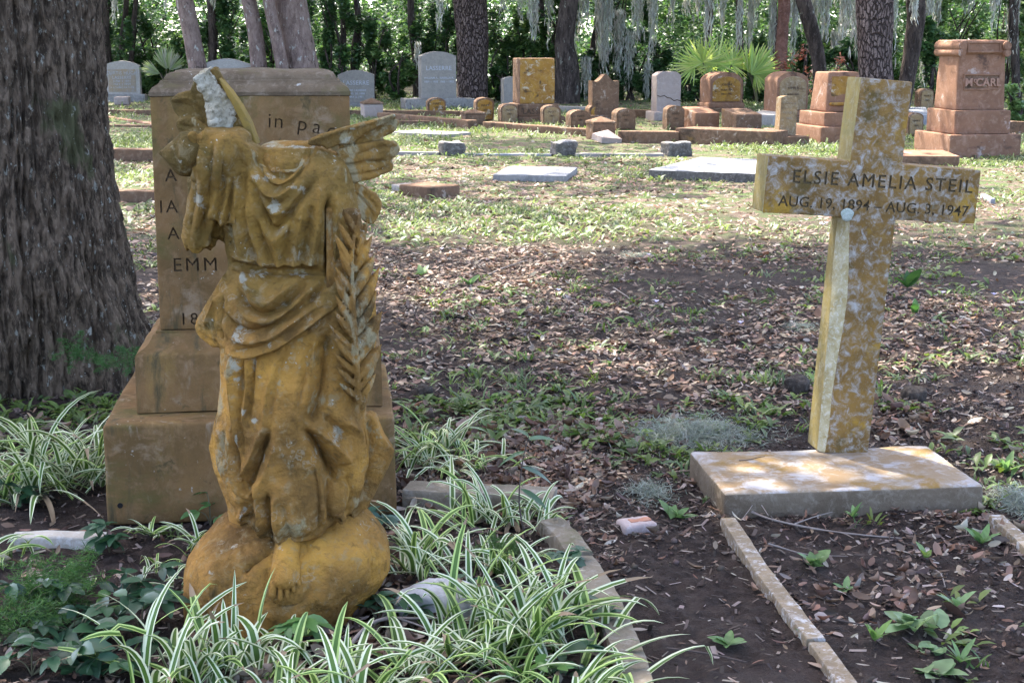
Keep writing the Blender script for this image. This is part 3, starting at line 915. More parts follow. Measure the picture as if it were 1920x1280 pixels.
# rounded rock under the figure
rock_rows = [(954, 446, 668, .06, .12, .02), (972, 434, 688, .10, .15, .02), (1000, 408, 706, .150, .19, .01), (1040, 384, 724, .200, .22, .0), (1080, 364, 734, .225, .23, .0), (1110, 354, 733, .235, .23, .0),
             (1150, 350, 712, .238, .23, .0), (1185, 352, 690, .235, .22, 0), (1230, 360, 680, .22, .2, 0)]
rock = remesh([loft_px(rock_rows, 96, 80, 2.25, 2)], .0045, 2)
sculpt(rock, [('g', A(Z5, (440, 925), (380, 965), (345, 1000)), .010, 10), ('v', A(Z5, (437, 925), (380, 968), (340, 995)), .012, 3), ('r', A(Z5, (250, 960), (230, 1060), (260, 1150)), .012, 40),
              ('r', A(Z5, (590, 900), (650, 1000), (620, 1120)), .012, 40), ('g', A(Z5, (770, 850), (800, 960), (815, 1080)), .012, 18), ('r', A(Z5, (370, 1040), (400, 1110), (480, 1140), (560, 1120)), .005, 18),
              ('g', A(Z5, (430, 960), (440, 1060), (500, 1100), (575, 1070), (580, 960)), .008, 8)], -.2, True)
V = getV(rock); N = getN(rock)
V += N * (fbm(V, 5, 3, 31) * .014 + fbm(V, 24, 3, 12) * .003 - np.abs(fbm(V, 60, 2, 16)) * .002)[:, None]; setV(rock, V)
lichen_attr(rock, [(*Z5(250, 940), 8, 5, .9), (*Z5(300, 925), 10, 5, .8), (*Z5(425, 1130), 7, 6, 1), (*Z5(225, 1000), 10, 6, .7), (*Z5(830, 890), 5, 8, .8), (*Z5(205, 1060), 10, 5, .7)], -.2)
_bm = bmesh.new(); _bm.from_mesh(rock); ROCK_BVH = BVHTree.FromBMesh(_bm); _bm.free()
rock_o = link('rock_base', to_local(rock), M_ROCK, angel, True)

# bare foot coming from under the hem, toes down on the rock
def foot():
    def rp(px, py, lift):
        p = S3(px, py, -.2)
        h = ROCK_BVH.ray_cast(Vector((p[0], 0, p[2])), Vector((0, 1, 0)))
        y = h[0].y if h[0] is not None else YS - .15
        return np.array([p[0], y - lift, p[2]])
    mes = []
    def blob(pts, rad, flat=1.0):
        q = smooth_path(np.c_[np.array(pts), rad], 24)
        v, f, _ = tube_arrays(q[:, :3], q[:, 3], 20)
        me = bpy.data.meshes.new('b'); me.from_pydata([tuple(x) for x in v], [], [tuple(x) for x in f] + [tuple(range(20)), tuple(range(23 * 20, 24 * 20))[::-1]])
        bm = bmesh.new(); bm.from_mesh(me); bmesh.ops.recalc_face_normals(bm, faces=bm.faces); bm.to_mesh(me); bm.free()
        mes.append(me)
    s = .00142
    ank, mid, ball = rp(533, 1000, -.004), rp(535, 1038, .010), rp(537, 1072, .006)
    blob([ank + np.array([0, .035, .02]), ank, mid, ball, rp(538, 1086, .004), rp(538, 1094, .0)], [24 * s, 23 * s, 25 * s, 26 * s, 22 * s, 6 * s])
    blob([mid + np.array([-.010, .006, 0]), rp(523, 1074, .006), rp(521, 1090, .004)], [15 * s, 15 * s, 7 * s])
    blob([mid + np.array([.012, .008, 0]), rp(554, 1066, .004), rp(556, 1078, .002)], [14 * s, 12 * s, 5 * s])
    for (bx, by, tx, ty, r) in ((518, 1070, 515, 1108, 7.6), (530, 1076, 531, 1112, 5.2), (541, 1074, 544, 1107, 4.7), (551, 1068, 555, 1099, 4.3), (559, 1060, 565, 1088, 3.9)):
        a, b = rp(bx, by, .010), rp(tx, ty, .008)
        k = (a + b) / 2 + np.array([0, -.005, 0])
        blob([a, k, b - (b - k) * .15, b + (b - k) * .18], [r * s * .95, r * s * .88, r * s, r * s * .25])
    me = remesh(mes, .0018, 2)
    V = getV(me); N = getN(me); V += N * (fbm(V, 40, 2, 3) * .0008)[:, None]; setV(me, V)
    lichen_attr(me, [(*Z5(472, 900), 8, 7, .8), (*Z5(545, 1005), 5, 4, .7)], -.2)
    return me
link('bare_foot', to_local(foot()), M_ROCK, angel, True)
# ================================================================== STONES IN THE FOREGROUND
OLIVE = [((.25, .155, .045), 1.6, .50, .18, 31.0), ((.105, .082, .026), 2.4, .49, .14, 2.0), ((.24, .165, .095), 5, .56, .12, 5.0), ((.085, .060, .026), 9, .60, .08, 12.0), ((.075, .058, .028), 5, .57, .10, 33.0), ((.27, .21, .14), 7, .62, .10, 37.0), ((.38, .35, .28), 30, .66, .06, 9.0)]
M_MON = stone_mat('brown_sandstone_olive_film', (.19, .107, .042), (.12, .071, .027), (.225, .137, .066), scale=3.5, patches=OLIVE, bump=.35, bscale=70)
M_MONTOP = stone_mat('brown_sandstone_weathered_cap', (.095, .066, .038), (.14, .10, .06), (.20, .15, .10), scale=7, patches=[((.11, .085, .04), 5, .52, .1, 2.0), ((.40, .38, .32), 22, .64, .05, 9.0)], bump=.6, bscale=50)
M_CUT = plain_mat('dark_engraving', (.105, .076, .040), .95, scale=60)  # letter cuts of the cross, coloured darker than its face
M_CUTB = plain_mat('brown_engraving', (.115, .074, .038), .95, scale=60)  # letter cuts of the monument, browner and darker than the shaft

def ring_loft(name, w, d, prof, mat, parent, namp=.002, seed=0, nside=14, z0=0):
    """square rings: prof = (z, inset); closed top"""
    V, F = [], []
    us = np.linspace(-1, 1, nside + 1)[:-1]
    per = [(u, -1) for u in us] + [(1, u) for u in us] + [(-u, 1) for u in us] + [(-1, -u) for u in us]
    n = len(per)
    for z, ins in prof:
        for a, b in per:
            V.append((a * (w / 2 - ins), b * (d / 2 - ins), z))
    for i in range(len(prof) - 1):
        for j in range(n):
            F.append((i * n + j, i * n + (j + 1) % n, (i + 1) * n + (j + 1) % n, (i + 1) * n + j))
    F.append(tuple(range(n))[::-1]); F.append(tuple(range((len(prof) - 1) * n, len(prof) * n)))
    me = bpy.data.meshes.new(name); me.from_pydata(V, [], F); me.update()
    o = link(name, me, mat, parent, True, 35)
    o.location.z = z0
    add_noise(o, namp, 9, seed)
    return o

MR = math.radians(7)
mon = thing('tall_monument', 'tall brown sandstone monument with chamfered cap and wide stepped base, standing behind the angel', 'monument', (0, 0, 0), MR)
pf = G(476, 975)
mon.location = (pf.x - math.sin(MR) * .44, pf.y + math.cos(MR) * .44, 0)
rbox('plinth', .965, .88, .346, M_MON, mon, r=.012, step=.05, namp=.003, nscale=5, seed=1)
ring_loft('stepped_base', .83, .66, [(0, .006), (.004, .0), (.196, 0), (.205, .004), (.213, .014), (.222, .030), (.236, .044), (.254, .054), (.262, .058), (.264, .066), (.272, .066)], M_MON, mon, .0025, 3, z0=.347).location = (.030, .03, .347)
V, F = rbox_arrays(.668, .50, .79, r=.006, step=.06, namp=.0025, nscale=5, seed=5, taper=(.985, .985))
me = npmesh('shaft', V, F)
me.materials.append(M_MON)
L = []
z0 = .62
def arc_text(s, size, cx, cz, rad, a0, step, y):
    out = []
    a = a0
    for ch in s:
        if ch != ' ':
            t = text_mesh(ch, size, .03, bold=-.0005)
            out.append(place_text(t, cx + rad * math.sin(a), cz + rad * math.cos(a), y, -a))
        a += step * (0.62 if ch in 'i ' else 1)
    return out
FY = -.25
L += arc_text('at in pace', .070, .012, .685 - .92, .92, -.085, .052, FY)
lz = lambda py: P(475, py, 5.06)[2] - z0
lx = lambda px: (px - 478) * .00183
for s, px, py, sz in (('A', 329, 335, .06), ('IA', 322, 392, .06), ('A', 329, 441, .06), ('EMM', 366, 500, .066), ('18', 350, 598, .058)):
    L.append(place_text(text_mesh(s, sz, .03, 1.25), lx(px), lz(py), FY))
cut = join_meshes(L, 'c')
me = boolean(me, cut, M_CUTB)
o = link('shaft', me, None, mon, True, 40)
o.location = (.028, .02, z0)
ring_loft('cap', .662, .50, [(0, .008), (.004, .0), (.016, 0), (.030, .010), (.038, .024), (.046, .032), (.052, .034), (.054, .044), (.061, .046), (.072, .052), (.080, .066), (.084, .085), (.087, .12)], M_MONTOP, mon, .004, 8, z0=1.405).location = (.028, .02, 1.405)
# the small drilled hole in the plinth front
bm = bmesh.new(); bmesh.ops.create_cone(bm, cap_ends=True, segments=16, radius1=.009, radius2=.009, depth=.006)
bmesh.ops.rotate(bm, matrix=Matrix.Rotation(PI / 2, 3, 'X'), verts=bm.verts)
h = bm_obj('drain_hole', bm, plain_mat('black_hole', (.006, .005, .004)), mon, loc=(-.438, -.441, .070))

# ------------------------------------------------------------------ the leaning cross
CR_PATCH = [((.10, .068, .022), 5.0, .54, .12, 1.0), ((.33, .19, .03), 3.6, .55, .10, 7.0), ((.31, .265, .19), 44, .52, .24, 4.0), ((.36, .325, .25), 12, .58, .24, 14.0), ((.28, .15, .03), 6, .60, .12, 24.0)]
M_CROSS = stone_mat('ochre_concrete_lichen', (.245, .138, .038), (.155, .089, .028), (.40, .38, .33), scale=6.5, patches=CR_PATCH, bump=.6, bscale=60)
M_CRSIDE = stone_mat('sunlit_yellow_concrete', (.30, .225, .075), (.22, .17, .07), (.32, .28, .17), scale=7, patches=[((.22, .19, .08), 5, .55, .15, 2.0)], bump=.5, bscale=60)  # cross's left faces: sunlight put into a lighter, yellower colour
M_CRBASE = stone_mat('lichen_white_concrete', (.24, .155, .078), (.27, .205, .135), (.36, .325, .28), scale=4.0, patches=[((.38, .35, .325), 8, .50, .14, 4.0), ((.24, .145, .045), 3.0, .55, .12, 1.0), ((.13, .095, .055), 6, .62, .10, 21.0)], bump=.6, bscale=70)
M_CRBSIDE = stone_mat('dark_side_concrete', (.115, .084, .054), (.16, .122, .082), (.23, .185, .135), scale=6, bump=.6, bscale=60)  # slab sides, darker than the top
zt = .085
q = [G(1362, 922, zt), G(1852, 912, zt), G(1736, 836, zt), G(1290, 846, zt)]
cc = (q[0] + q[1] + q[2] + q[3]) / 4
ex = ((q[1] - q[0]) + (q[2] - q[3])) / 2; CRZ = math.atan2(ex.y, ex.x)
CW = ex.length; CD = (((q[3] - q[0]) + (q[2] - q[1])) / 2).length
print('cross base', CRZ, CW, CD, list(cc))
CRZ = math.radians(6)
cross = thing('stone_cross', 'ochre stone cross leaning sideways on a low lichen-whitened slab, engraved with name and dates', 'cross', (cc.x, cc.y, 0), CRZ)
V, F = rbox_arrays(CW, CD, zt + .06, r=.012, step=.035, namp=.006, nscale=6, seed=3)
me = npmesh('base_slab', V, F)
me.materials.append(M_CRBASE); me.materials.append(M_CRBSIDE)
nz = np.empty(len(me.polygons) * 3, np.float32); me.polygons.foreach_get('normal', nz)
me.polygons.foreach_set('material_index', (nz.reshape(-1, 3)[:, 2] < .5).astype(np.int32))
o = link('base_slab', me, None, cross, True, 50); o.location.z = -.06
# profile of the cross, measured in metres at the distance of its front face
cb = G(1582, 848, zt)
k = mpp((cb.x, cb.y, .7)) / math.cos(math.radians(13)) * 1.0
sw, H1, H2, H3, aw, th = .188, .878, 1.078, 1.372, .785, .150
aL, aR = -.398, .398
poly = [(-sw / 2, 0), (sw / 2, 0), (sw / 2 + .004, H1), (aR, H1 + .002), (aR, H2 - .004), (sw / 2 + .006, H2), (sw / 2 + .01, H3), (-sw / 2 + .006, H3 + .004), (-sw / 2 - .002, H2), (aL, H2 + .003), (aL, H1), (-sw / 2, H1)]
bm = prism_bm(poly, -th / 2, th / 2, .006, 2)
me = bpy.data.meshes.new('cross'); bm.to_mesh(me); bm.free()
me.materials.append(M_CROSS); me.materials.append(M_CRSIDE)
for p in me.polygons:
    if p.normal.x < -.6: p.material_index = 1
txt = [place_text(text_mesh('ELSIE AMELIA STEIL',   .067, .014, 1.20, bold=.0006), .035, H1 + .113, -th / 2),
       place_text(text_mesh('AUG. 19, 1894 – AUG. 3, 1947', .0535, .014, 1.04, bold=.0005), .012, H1 + .028, -th / 2)]
me = boolean(me, join_meshes(txt, 't'), M_CUT)
# the spalled front-left corner of the lower shaft
cutter = bmesh.new()
rows = [(-.02, .022, .03), (.10, .026, .034), (.22, .024, .036), (.36, .034, .042), (.48, .042, .046), (.58, .046, .055), (.70, .036, .07), (.80, .028, .075), (.868, .020, .07)]
rv = []
for z, a, b in rows:
    a += random.uniform(-.003, .003); b += random.uniform(-.003, .003)
    x0, y0 = -sw / 2, -th / 2
    rv.append([cutter.verts.new(p) for p in ((x0 - .05, y0 - .05, z), (x0 + a, y0 - .05, z), (x0 + a, y0, z), (x0 + a * .42 + .004, y0 + b * .45, z), (x0, y0 + b, z), (x0 - .05, y0 + b, z))])
for i in range(len(rv) - 1):
    for j in range(6):
        cutter.faces.new((rv[i][j], rv[i][(j + 1) % 6], rv[i + 1][(j + 1) % 6], rv[i + 1][j]))
cutter.faces.new(rv[0][::-1]); cutter.faces.new(rv[-1])
bmesh.ops.recalc_face_normals(cutter, faces=cutter.faces)
cm = bpy.data.meshes.new('k'); cutter.to_mesh(cm); cutter.free()
M_SPALL = stone_mat('spalled_buff_concrete', (.46, .40, .24), (.34, .27, .12), (.58, .55, .44), scale=14, bump=.7, bscale=60)
me = boolean(me, cm, M_SPALL)
lean = math.radians(3.8)
o = link('cross_shaft', me, None, cross, True, 35)
lc = Matrix.Rotation(-CRZ, 3, 'Z') @ (cb - Vector((cc.x, cc.y, 0)))
o.location = (lc.x, lc.y + th / 2, zt - .004)
o.rotation_euler = (math.radians(-.5), lean, 0)
# pale lichen disc on the joint
bm = bmesh.new(); bmesh.ops.create_uvsphere(bm, u_segments=18, v_segments=8, radius=.024)
for v in bm.verts: v.co = Vector((v.co.x * (1 + .12 * math.sin(v.co.z * 200)), v.co.y * .2, v.co.z))
l = bm_obj('lichen_crust', bm, stone_mat('pale_green_lichen', (.40, .44, .36), (.50, .53, .45), (.25, .30, .2), scale=40, bump=1, bscale=120), o)
l.location = (-sw / 2 + .008, -th / 2 - .003, H1 + .010)

# ------------------------------------------------------------------ bed edging and loose stones near the statue
M_EDGE = stone_mat('buff_edging', (.22, .18, .125), (.16, .13, .09), (.30, .265, .21), scale=6, patches=[((.13, .115, .06), 4, .56, .1, 3.0)], bump=.6, bscale=60, world=True)
M_EDGEL = stone_mat('pale_edging', (.48, .42, .33), (.36, .31, .24), (.55, .52, .46), scale=8, bump=.5, bscale=60)
def strip_stone(name, pts, width, height, mat, label, cat='edging stone', group=None, namp=.004, zb=-.04):
    """a course of stone along ground points (front to back), rounded on top"""
    p = resample([(a[0], a[1]) for a in pts], max(6, int(14 * len(pts))))
    t = np.gradient(p, axis=0); t /= np.linalg.norm(t, axis=1, keepdims=True)
    nrm = np.stack([-t[:, 1], t[:, 0]], 1)
    c0 = p.mean(0)
    prof = [(-.5, zb), (-.5, height * .8), (-.485, height * .95), (-.46, height), (-.2, height), (0, height), (.2, height), (.46, height), (.485, height * .95), (.5, height * .8), (.5, zb)]
    V = []
    for i in range(len(p)):
        for a, z in prof:
            q_ = p[i] + nrm[i] * a * width - c0
            V.append((q_[0], q_[1], z))
    m, k = len(p), len(prof)
    F = []
    for i in range(m - 1):
        for j in range(k - 1):
            a = i * k + j
            F.append((a, a + 1, a + k + 1, a + k))
    F.append(tuple(range(k))); F.append(tuple(range((m - 1) * k, m * k))[::-1])
    me = bpy.data.meshes.new(name); me.from_pydata(V, [], F)
    bm = bmesh.new(); bm.from_mesh(me); bmesh.ops.recalc_face_normals(bm, faces=bm.faces); bm.to_mesh(me); bm.free()
    o = link(name, me, mat, None, True, 40)
    o.location = (c0[0], c0[1], 0)
    add_noise(o, namp, 14, len(V))
    return tag(o, label, cat, group)
e = lambda *a: [G(x, y, .03) for x, y in a]
GE = 'edging stones around the flower bed'
strip_stone('edging_stone', e((1205, 1330), (1180, 1235), (1150, 1160)), .085, .045, M_EDGE, 'buff edging stone nearest the bottom of the photo, under the big striped clump', group=GE)
strip_stone('edging_stone', e((1148, 1152), (1118, 1095), (1088, 1050)), .085, .045, M_EDGE, 'curved buff edging stone beside the bare soil, middle of the curve', group=GE)
strip_stone('edging_stone', e((1086, 1046), (1062, 1010), (1030, 982)), .085, .050, M_EDGE, 'curved buff edging stone at the far turn of the bed', group=GE)
strip_stone('edging_stone', [G(762, 912, .06), G(905, 918, .06), G(1040, 925, .06)], .13, .065, M_EDGE, 'long buff kerb with dark base stains running from the monument plinth', group=GE)
strip_stone('edging_stone', e((25, 1002), (110, 1000), (195, 1003)), .07, .03, M_EDGEL, 'pale kerb stone half hidden by leaves left of the monument', group=GE)
def rock_obj(name, x, y, size, mat, label, cat, seed, flat=.6, sink=.3, rz=0):
    bm = bmesh.new(); bmesh.ops.create_icosphere(bm, subdivisions=4, radius=1)
    V = np.array([v.co for v in bm.verts])
    V = np.sign(V) * np.abs(V) ** .75
    V *= (1 + .22 * fbm(V + seed, 1.2, 3, seed))[:, None]
    V *= np.array(size)
    for v, c in zip(bm.verts, V): v.co = c
    g = G(x, y)
    o = bm_obj(name, bm, mat, None, True, 60, (g.x, g.y, size[2] * (1 - sink) - .0), rz)
    return tag(o, label, cat)
M_MARB = stone_mat('dirty_white_marble', (.50, .46, .42), (.40, .36, .31), (.58, .56, .53), scale=9, bump=.4, bscale=50, patches=[((.30, .25, .18), 7, .6, .1, 2)])
M_DARKW = stone_mat('dark_wet_wood', (.035, .027, .021), (.06, .047, .036), (.10, .085, .07), scale=14, bump=.8, bscale=40)
M_BRICK = stone_mat('pinkish_mortar', (.42, .33, .29), (.36, .27, .23), (.48, .42, .38), scale=12, bump=.5, bscale=50)
M_RBRICK = stone_mat('orange_brick', (.42, .20, .12), (.36, .165, .10), (.46, .25, .17), scale=14, bump=.5, bscale=60)
rock_obj('marble_chunk', 835, 1150, (.13, .085, .05), M_MARB, 'broken chunk of whitish marble in the striped plants beside the rock', 'stone', 3, rz=-.35)
rock_obj('wood_or_hole_lump', 1712, 752, (.055, .045, .04), M_DARKW, 'dark lump of rotten wood on the soil to the right of the cross', 'wood', 5)
rock_obj('wood_or_hole_lump', 797, 741, (.035, .03, .03), M_DARKW, 'small black wood chip near the plinth corner of the tall monument', 'wood', 8)
rock_obj('wood_or_hole_lump', 1492, 735, (.06, .05, .045), M_DARKW, 'black lump standing in for a dark hole just left of the cross shaft', 'wood', 12)  # black lump put in place of a dark hole in the ground
rock_obj('wood_or_hole_lump', 955, 1440, (.03, .03, .02), M_DARKW, 'x', 'wood', 12) if False else None
bk = thing('brick_fragment', 'broken mortar fragment with an orange brick face lying on the soil between bed and cross', 'brick', tuple(G(1193, 990)), .35)
rbox('mortar', .115, .085, .035, M_BRICK, bk, r=.01, step=.012, namp=.006, nscale=20, seed=5, loc=(0, 0, -.008))
rbox('brick_face', .075, .03, .008, M_RBRICK, bk, r=.004, step=.01, namp=.003, nscale=30, seed=9, loc=(.008, -.008, .026))

# kerbs of the grave in front of the cross
M_KERB = stone_mat('ochre_kerb', (.26, .195, .12), (.19, .14, .085), (.36, .32, .27), scale=9, patches=[((.44, .41, .37), 24, .53, .10, 4.0), ((.12, .09, .05), 6, .6, .1, 8.0)], bump=.7, bscale=60, world=True)
GK = 'kerb lengths of the grave before the cross'
strip_stone('grave_kerb', [G(1365, 966, .04), G(1430, 1065, .04), G(1530, 1192, .04)], .052, .034, M_KERB, 'long lichen-spotted kerb running toward the viewer from the cross slab', 'kerb', GK, .0016)
strip_stone('grave_kerb', [G(1534, 1197, .04), G(1577, 1255, .04), G(1640, 1345, .04)], .052, .031, M_KERB, 'short kerb length at the bottom of the photo, below the long kerb', 'kerb', GK, .0016)
strip_stone('grave_kerb', [G(1868, 962, .04), G(1915, 1003, .04), G(1990, 1075, .04)], .05, .034, M_KERB, 'kerb at the right edge of the photo beyond the cross slab corner', 'kerb', GK, .0016)
# ================================================================== THE OLDER GRAVES BEHIND
RUST = [((.065, .044, .030), 3, .53, .12, 2.0), ((.32, .245, .185), 8, .59, .08, 6.0), ((.20, .11, .035), 2.6, .58, .12, 9.0)]
M_RED = stone_mat('red_brown_sandstone', (.235, .124, .074), (.18, .096, .058), (.30, .18, .12), scale=2.2, patches=[((.38, .29, .235), 3, .57, .10, 5.0), ((.10, .058, .040), 2.4, .57, .10, 11.0), ((.42, .36, .30), 14, .66, .05, 3.0)], bump=.45, bscale=30)
M_BRN = stone_mat('brown_sandstone', (.165, .096, .058), (.12, .072, .045), (.22, .145, .095), scale=3, patches=RUST, bump=.4, bscale=35)
M_ORG = stone_mat('orange_lichen_stone', (.31, .165, .035), (.23, .115, .030), (.34, .225, .10), scale=3.5, patches=[((.43, .36, .26), 5.5, .56, .07, 3.0), ((.085, .055, .03), 3.5, .55, .10, 7.0), ((.40, .21, .03), 2.2, .56, .1, 13.0)], bump=.5, bscale=35)
M_TAN = stone_mat('tan_lichen_stone', (.27, .18, .09), (.20, .135, .075), (.36, .29, .20), scale=4, patches=[((.14, .09, .05), 4, .56, .12, 7.0)], bump=.4, bscale=35)
M_PINK = stone_mat('pinkish_grey_stone', (.33, .26, .22), (.28, .22, .185), (.38, .32, .28), scale=3, patches=[((.20, .15, .12), 4, .60, .1, 3.0)], bump=.4, bscale=35)
M_GRAN = stone_mat('grey_granite', (.26, .23, .20), (.215, .192, .168), (.315, .285, .25), scale=9, bump=.25, bscale=90)
M_GRANR = stone_mat('rough_grey_granite', (.26, .24, .22), (.19, .175, .16), (.34, .315, .29), scale=6, patches=[((.12, .11, .10), 5, .58, .1, 2)], bump=1.0, bscale=16)
M_GRANL = stone_mat('pale_grey_granite', (.345, .31, .275), (.295, .265, .235), (.415, .38, .345), scale=9, bump=.2, bscale=90)
M_DGRAN = stone_mat('dark_rough_granite', (.125, .108, .092), (.08, .068, .058), (.25, .225, .20), scale=7, bump=1.0, bscale=16)
M_WHT = stone_mat('white_marble_slab', (.27, .27, .275), (.20, .20, .205), (.33, .33, .33), scale=5, bump=.3, bscale=50, patches=[((.24, .225, .20), 4, .52, .12, 3.0), ((.15, .135, .11), 11, .62, .06, 6.0)])
M_LET = plain_mat('shadowed_letter_cut', (.085, .08, .08), .9)
M_LETB = plain_mat('brown_letter_cut', (.070, .045, .030), .9)
M_LETL = plain_mat('pale_letter_face', (.36, .36, .37), .9)
M_PANEL = stone_mat('tan_stained_panel', (.30, .22, .14), (.26, .22, .18), (.30, .28, .26), scale=3, bump=.3, bscale=40)
BR = math.radians(13)

def engrave(parent, name, lines, w, y, mat, loc_z, bold=0.0, raise_=.004, lean=0):
    """lines: (text, size, x, z); letters cut proud or sunk by a few mm on the face at y"""
    L = [place_text(text_mesh(s, sz, .008, 1.05, bold=bold), x, z, y) for s, sz, x, z in lines]
    me = join_meshes(L, name)
    return link(name, me, mat, parent)

class Stone:
    def __init__(s, name, label, cat, px, py, rz=BR, group=None, depth=.3):
        g = G(px, py)
        s.s = mpp(g)
        s.rz = rz
        # the given point is the middle of the front foot
        s.t = thing(name, label, cat, (g.x - math.sin(rz) * depth / 2, g.y + math.cos(rz) * depth / 2, 0), rz, group)

def base(st, w, d, h, mat, z=0, seed=0, name='base', namp=.006, r=.015, step=.08, nscale=5):
    return rbox(name, w, d, h + (.04 if z == 0 else 0), mat, st.t, loc=(0, 0, z - (.04 if z == 0 else 0)), r=r, step=step, namp=namp, seed=seed, nscale=nscale)

# --- grey granite family stones
st = Stone('granite_headstone', 'pale grey granite headstone with a tan stained text panel, beside the big oak trunk', 'headstone', 230, 190, math.radians(4), depth=.35)
k = st.s
base(st, 84 * k, .42, 12 * k, M_GRANR, seed=1, namp=.02)
o = dense_tablet('tablet', 66 * k, 62 * k, .22, 'low', M_GRANL, st.t, z0=12 * k, seed=2)
rbox('text_panel', 50 * k, .012, 42 * k, M_PANEL, st.t, loc=(0, -.112, 17 * k), r=.004, step=.1)
engrave(st.t, 'lettering', [('CURTIS HUGH', 8.5 * k, 0, 49 * k), ('LASSERRE', 8 * k, 0, 41 * k), ('JUNE 1 1891', 6 * k, 0, 35 * k), ('MAY 2 1959', 6 * k, 0, 29 * k), ('A LOVING FATHER', 5 * k, 0, 23.5 * k)], 1, -.119, M_LETL, 0)
st = Stone('granite_headstone', 'wide grey headstone with a wavy top seen just over the tall brown monument', 'headstone', 426, 205, math.radians(4), depth=.35)
k = st.s
base(st, 170 * k, .45, 14 * k, M_GRANR, seed=4, namp=.02)
dense_tablet('tablet', 136 * k, 79 * k, .25, 'serp', M_GRANL, st.t, z0=14 * k, seed=3, step=.08)
st = Stone('granite_headstone', 'low grey granite headstone half hidden behind the right corner of the tall monument', 'headstone', 668, 201, math.radians(3), depth=.35)
k = st.s
base(st, 84 * k, .42, 8 * k, M_GRANR, seed=5, namp=.02)
dense_tablet('tablet', 68 * k, 60 * k, .22, 'low', M_GRAN, st.t, z0=8 * k, seed=6)
engrave(st.t, 'lettering', [('LASSERRE', 11 * k, 0, 41 * k), ('JAMES LASSERRE', 5 * k, 0, 29 * k), ('AUG. 20, 1898', 5 * k, 0, 23 * k), ('MAY 2, 1951', 5 * k, 0, 17 * k)], 1, -.113, M_LETL, 0, bold=.002)
st = Stone('granite_headstone', 'large grey granite headstone with rough-hewn sides, in front of the reddish pine trunk', 'headstone', 824, 203, BR, depth=.5)
k = st.s
base(st, 132 * k, .75, 18 * k, M_GRANR, seed=7, namp=.03)
o = dense_tablet('tablet', 66 * k, 86 * k, .42, 'low', M_GRAN, st.t, z0=18 * k, seed=8)
o.data.materials.append(M_GRANR)
for p in o.data.polygons:
    if abs(p.normal.x) > .6: p.material_index = 1
engrave(st.t, 'lettering', [('LASSERRE', 11 * k, 0, 70 * k), ('WILLIAM A.', 5 * k, -15 * k, 54 * k), ('1859 – 1932', 5 * k, -15 * k, 47 * k), ('ISABELLA R.', 5 * k, 15 * k, 54 * k), ('1865 – 1952', 5 * k, 15 * k, 47 * k)], 1, -.212, M_LETL, 0, bold=.002)
st = Stone('granite_headstone', 'narrow grey headstone peeping out left of the square orange block', 'headstone', 962, 205, BR, depth=.3)
k = st.s
base(st, 46 * k, .4, 8 * k, M_GRANR, seed=9, namp=.02)
dense_tablet('tablet', 36 * k, 52 * k, .3, 'low', M_GRAN, st.t, z0=8 * k, seed=10)

# --- orange block monument
st = Stone('block_monument', 'square block monument with an orange lichened face and bright flat top', 'monument', 1012, 230, BR, depth=1.0)
k = st.s
base(st, 100 * k, 1.05, 11 * k, M_BRN, seed=11)
base(st, 80 * k, .85, 23 * k, M_BRN, z=11 * k, seed=12, name='pedestal')
o = rbox('block', 68 * k, .62, 84 * k, M_BRN, st.t, loc=(0, 0, 34 * k), r=.02, step=.1, namp=.006, seed=13, taper=(.99, .98))
o.data.materials.append(M_ORG)
for p in o.data.polygons:
    if p.normal.y < -.7: p.material_index = 1
engrave(st.t, 'lettering', [('LASSERRE', 14 * k, 0, 16 * k)], 1, -.428, M_LETB, 0)

# --- gabled, double and round-shouldered stones
st = Stone('gabled_headstone', 'dark brown headstone with a pointed gable top between sagging shoulders', 'headstone', 1136, 226, BR, depth=.35)
k = st.s
base(st, 76 * k, .5, 10 * k, M_BRN, seed=14)
dense_tablet('tablet', 52 * k, 78 * k, .28, 'ogee', M_BRN, st.t, z0=10 * k, seed=15)
st = Stone('rounded_headstone', 'pinkish headstone with a double-rounded top and a crack right across its face', 'headstone', 1254, 226, BR, depth=.4)
k = st.s
base(st, 62 * k, .55, 16 * k, M_PINK, seed=16)
dense_tablet('tablet', 47 * k, 74 * k, .34, 'double', M_PINK, st.t, z0=16 * k, seed=17)
pts = [(-23, 46), (-16, 44), (-9, 46), (-3, 42), (4, 41), (10, 36), (16, 38), (23, 36)]
v, f, _ = tube_arrays([(a * k, -.172, b * k) for a, b in pts], [.008] * 8, 6)
link('crack', npmesh('crack', v, f), M_LETB, st.t)

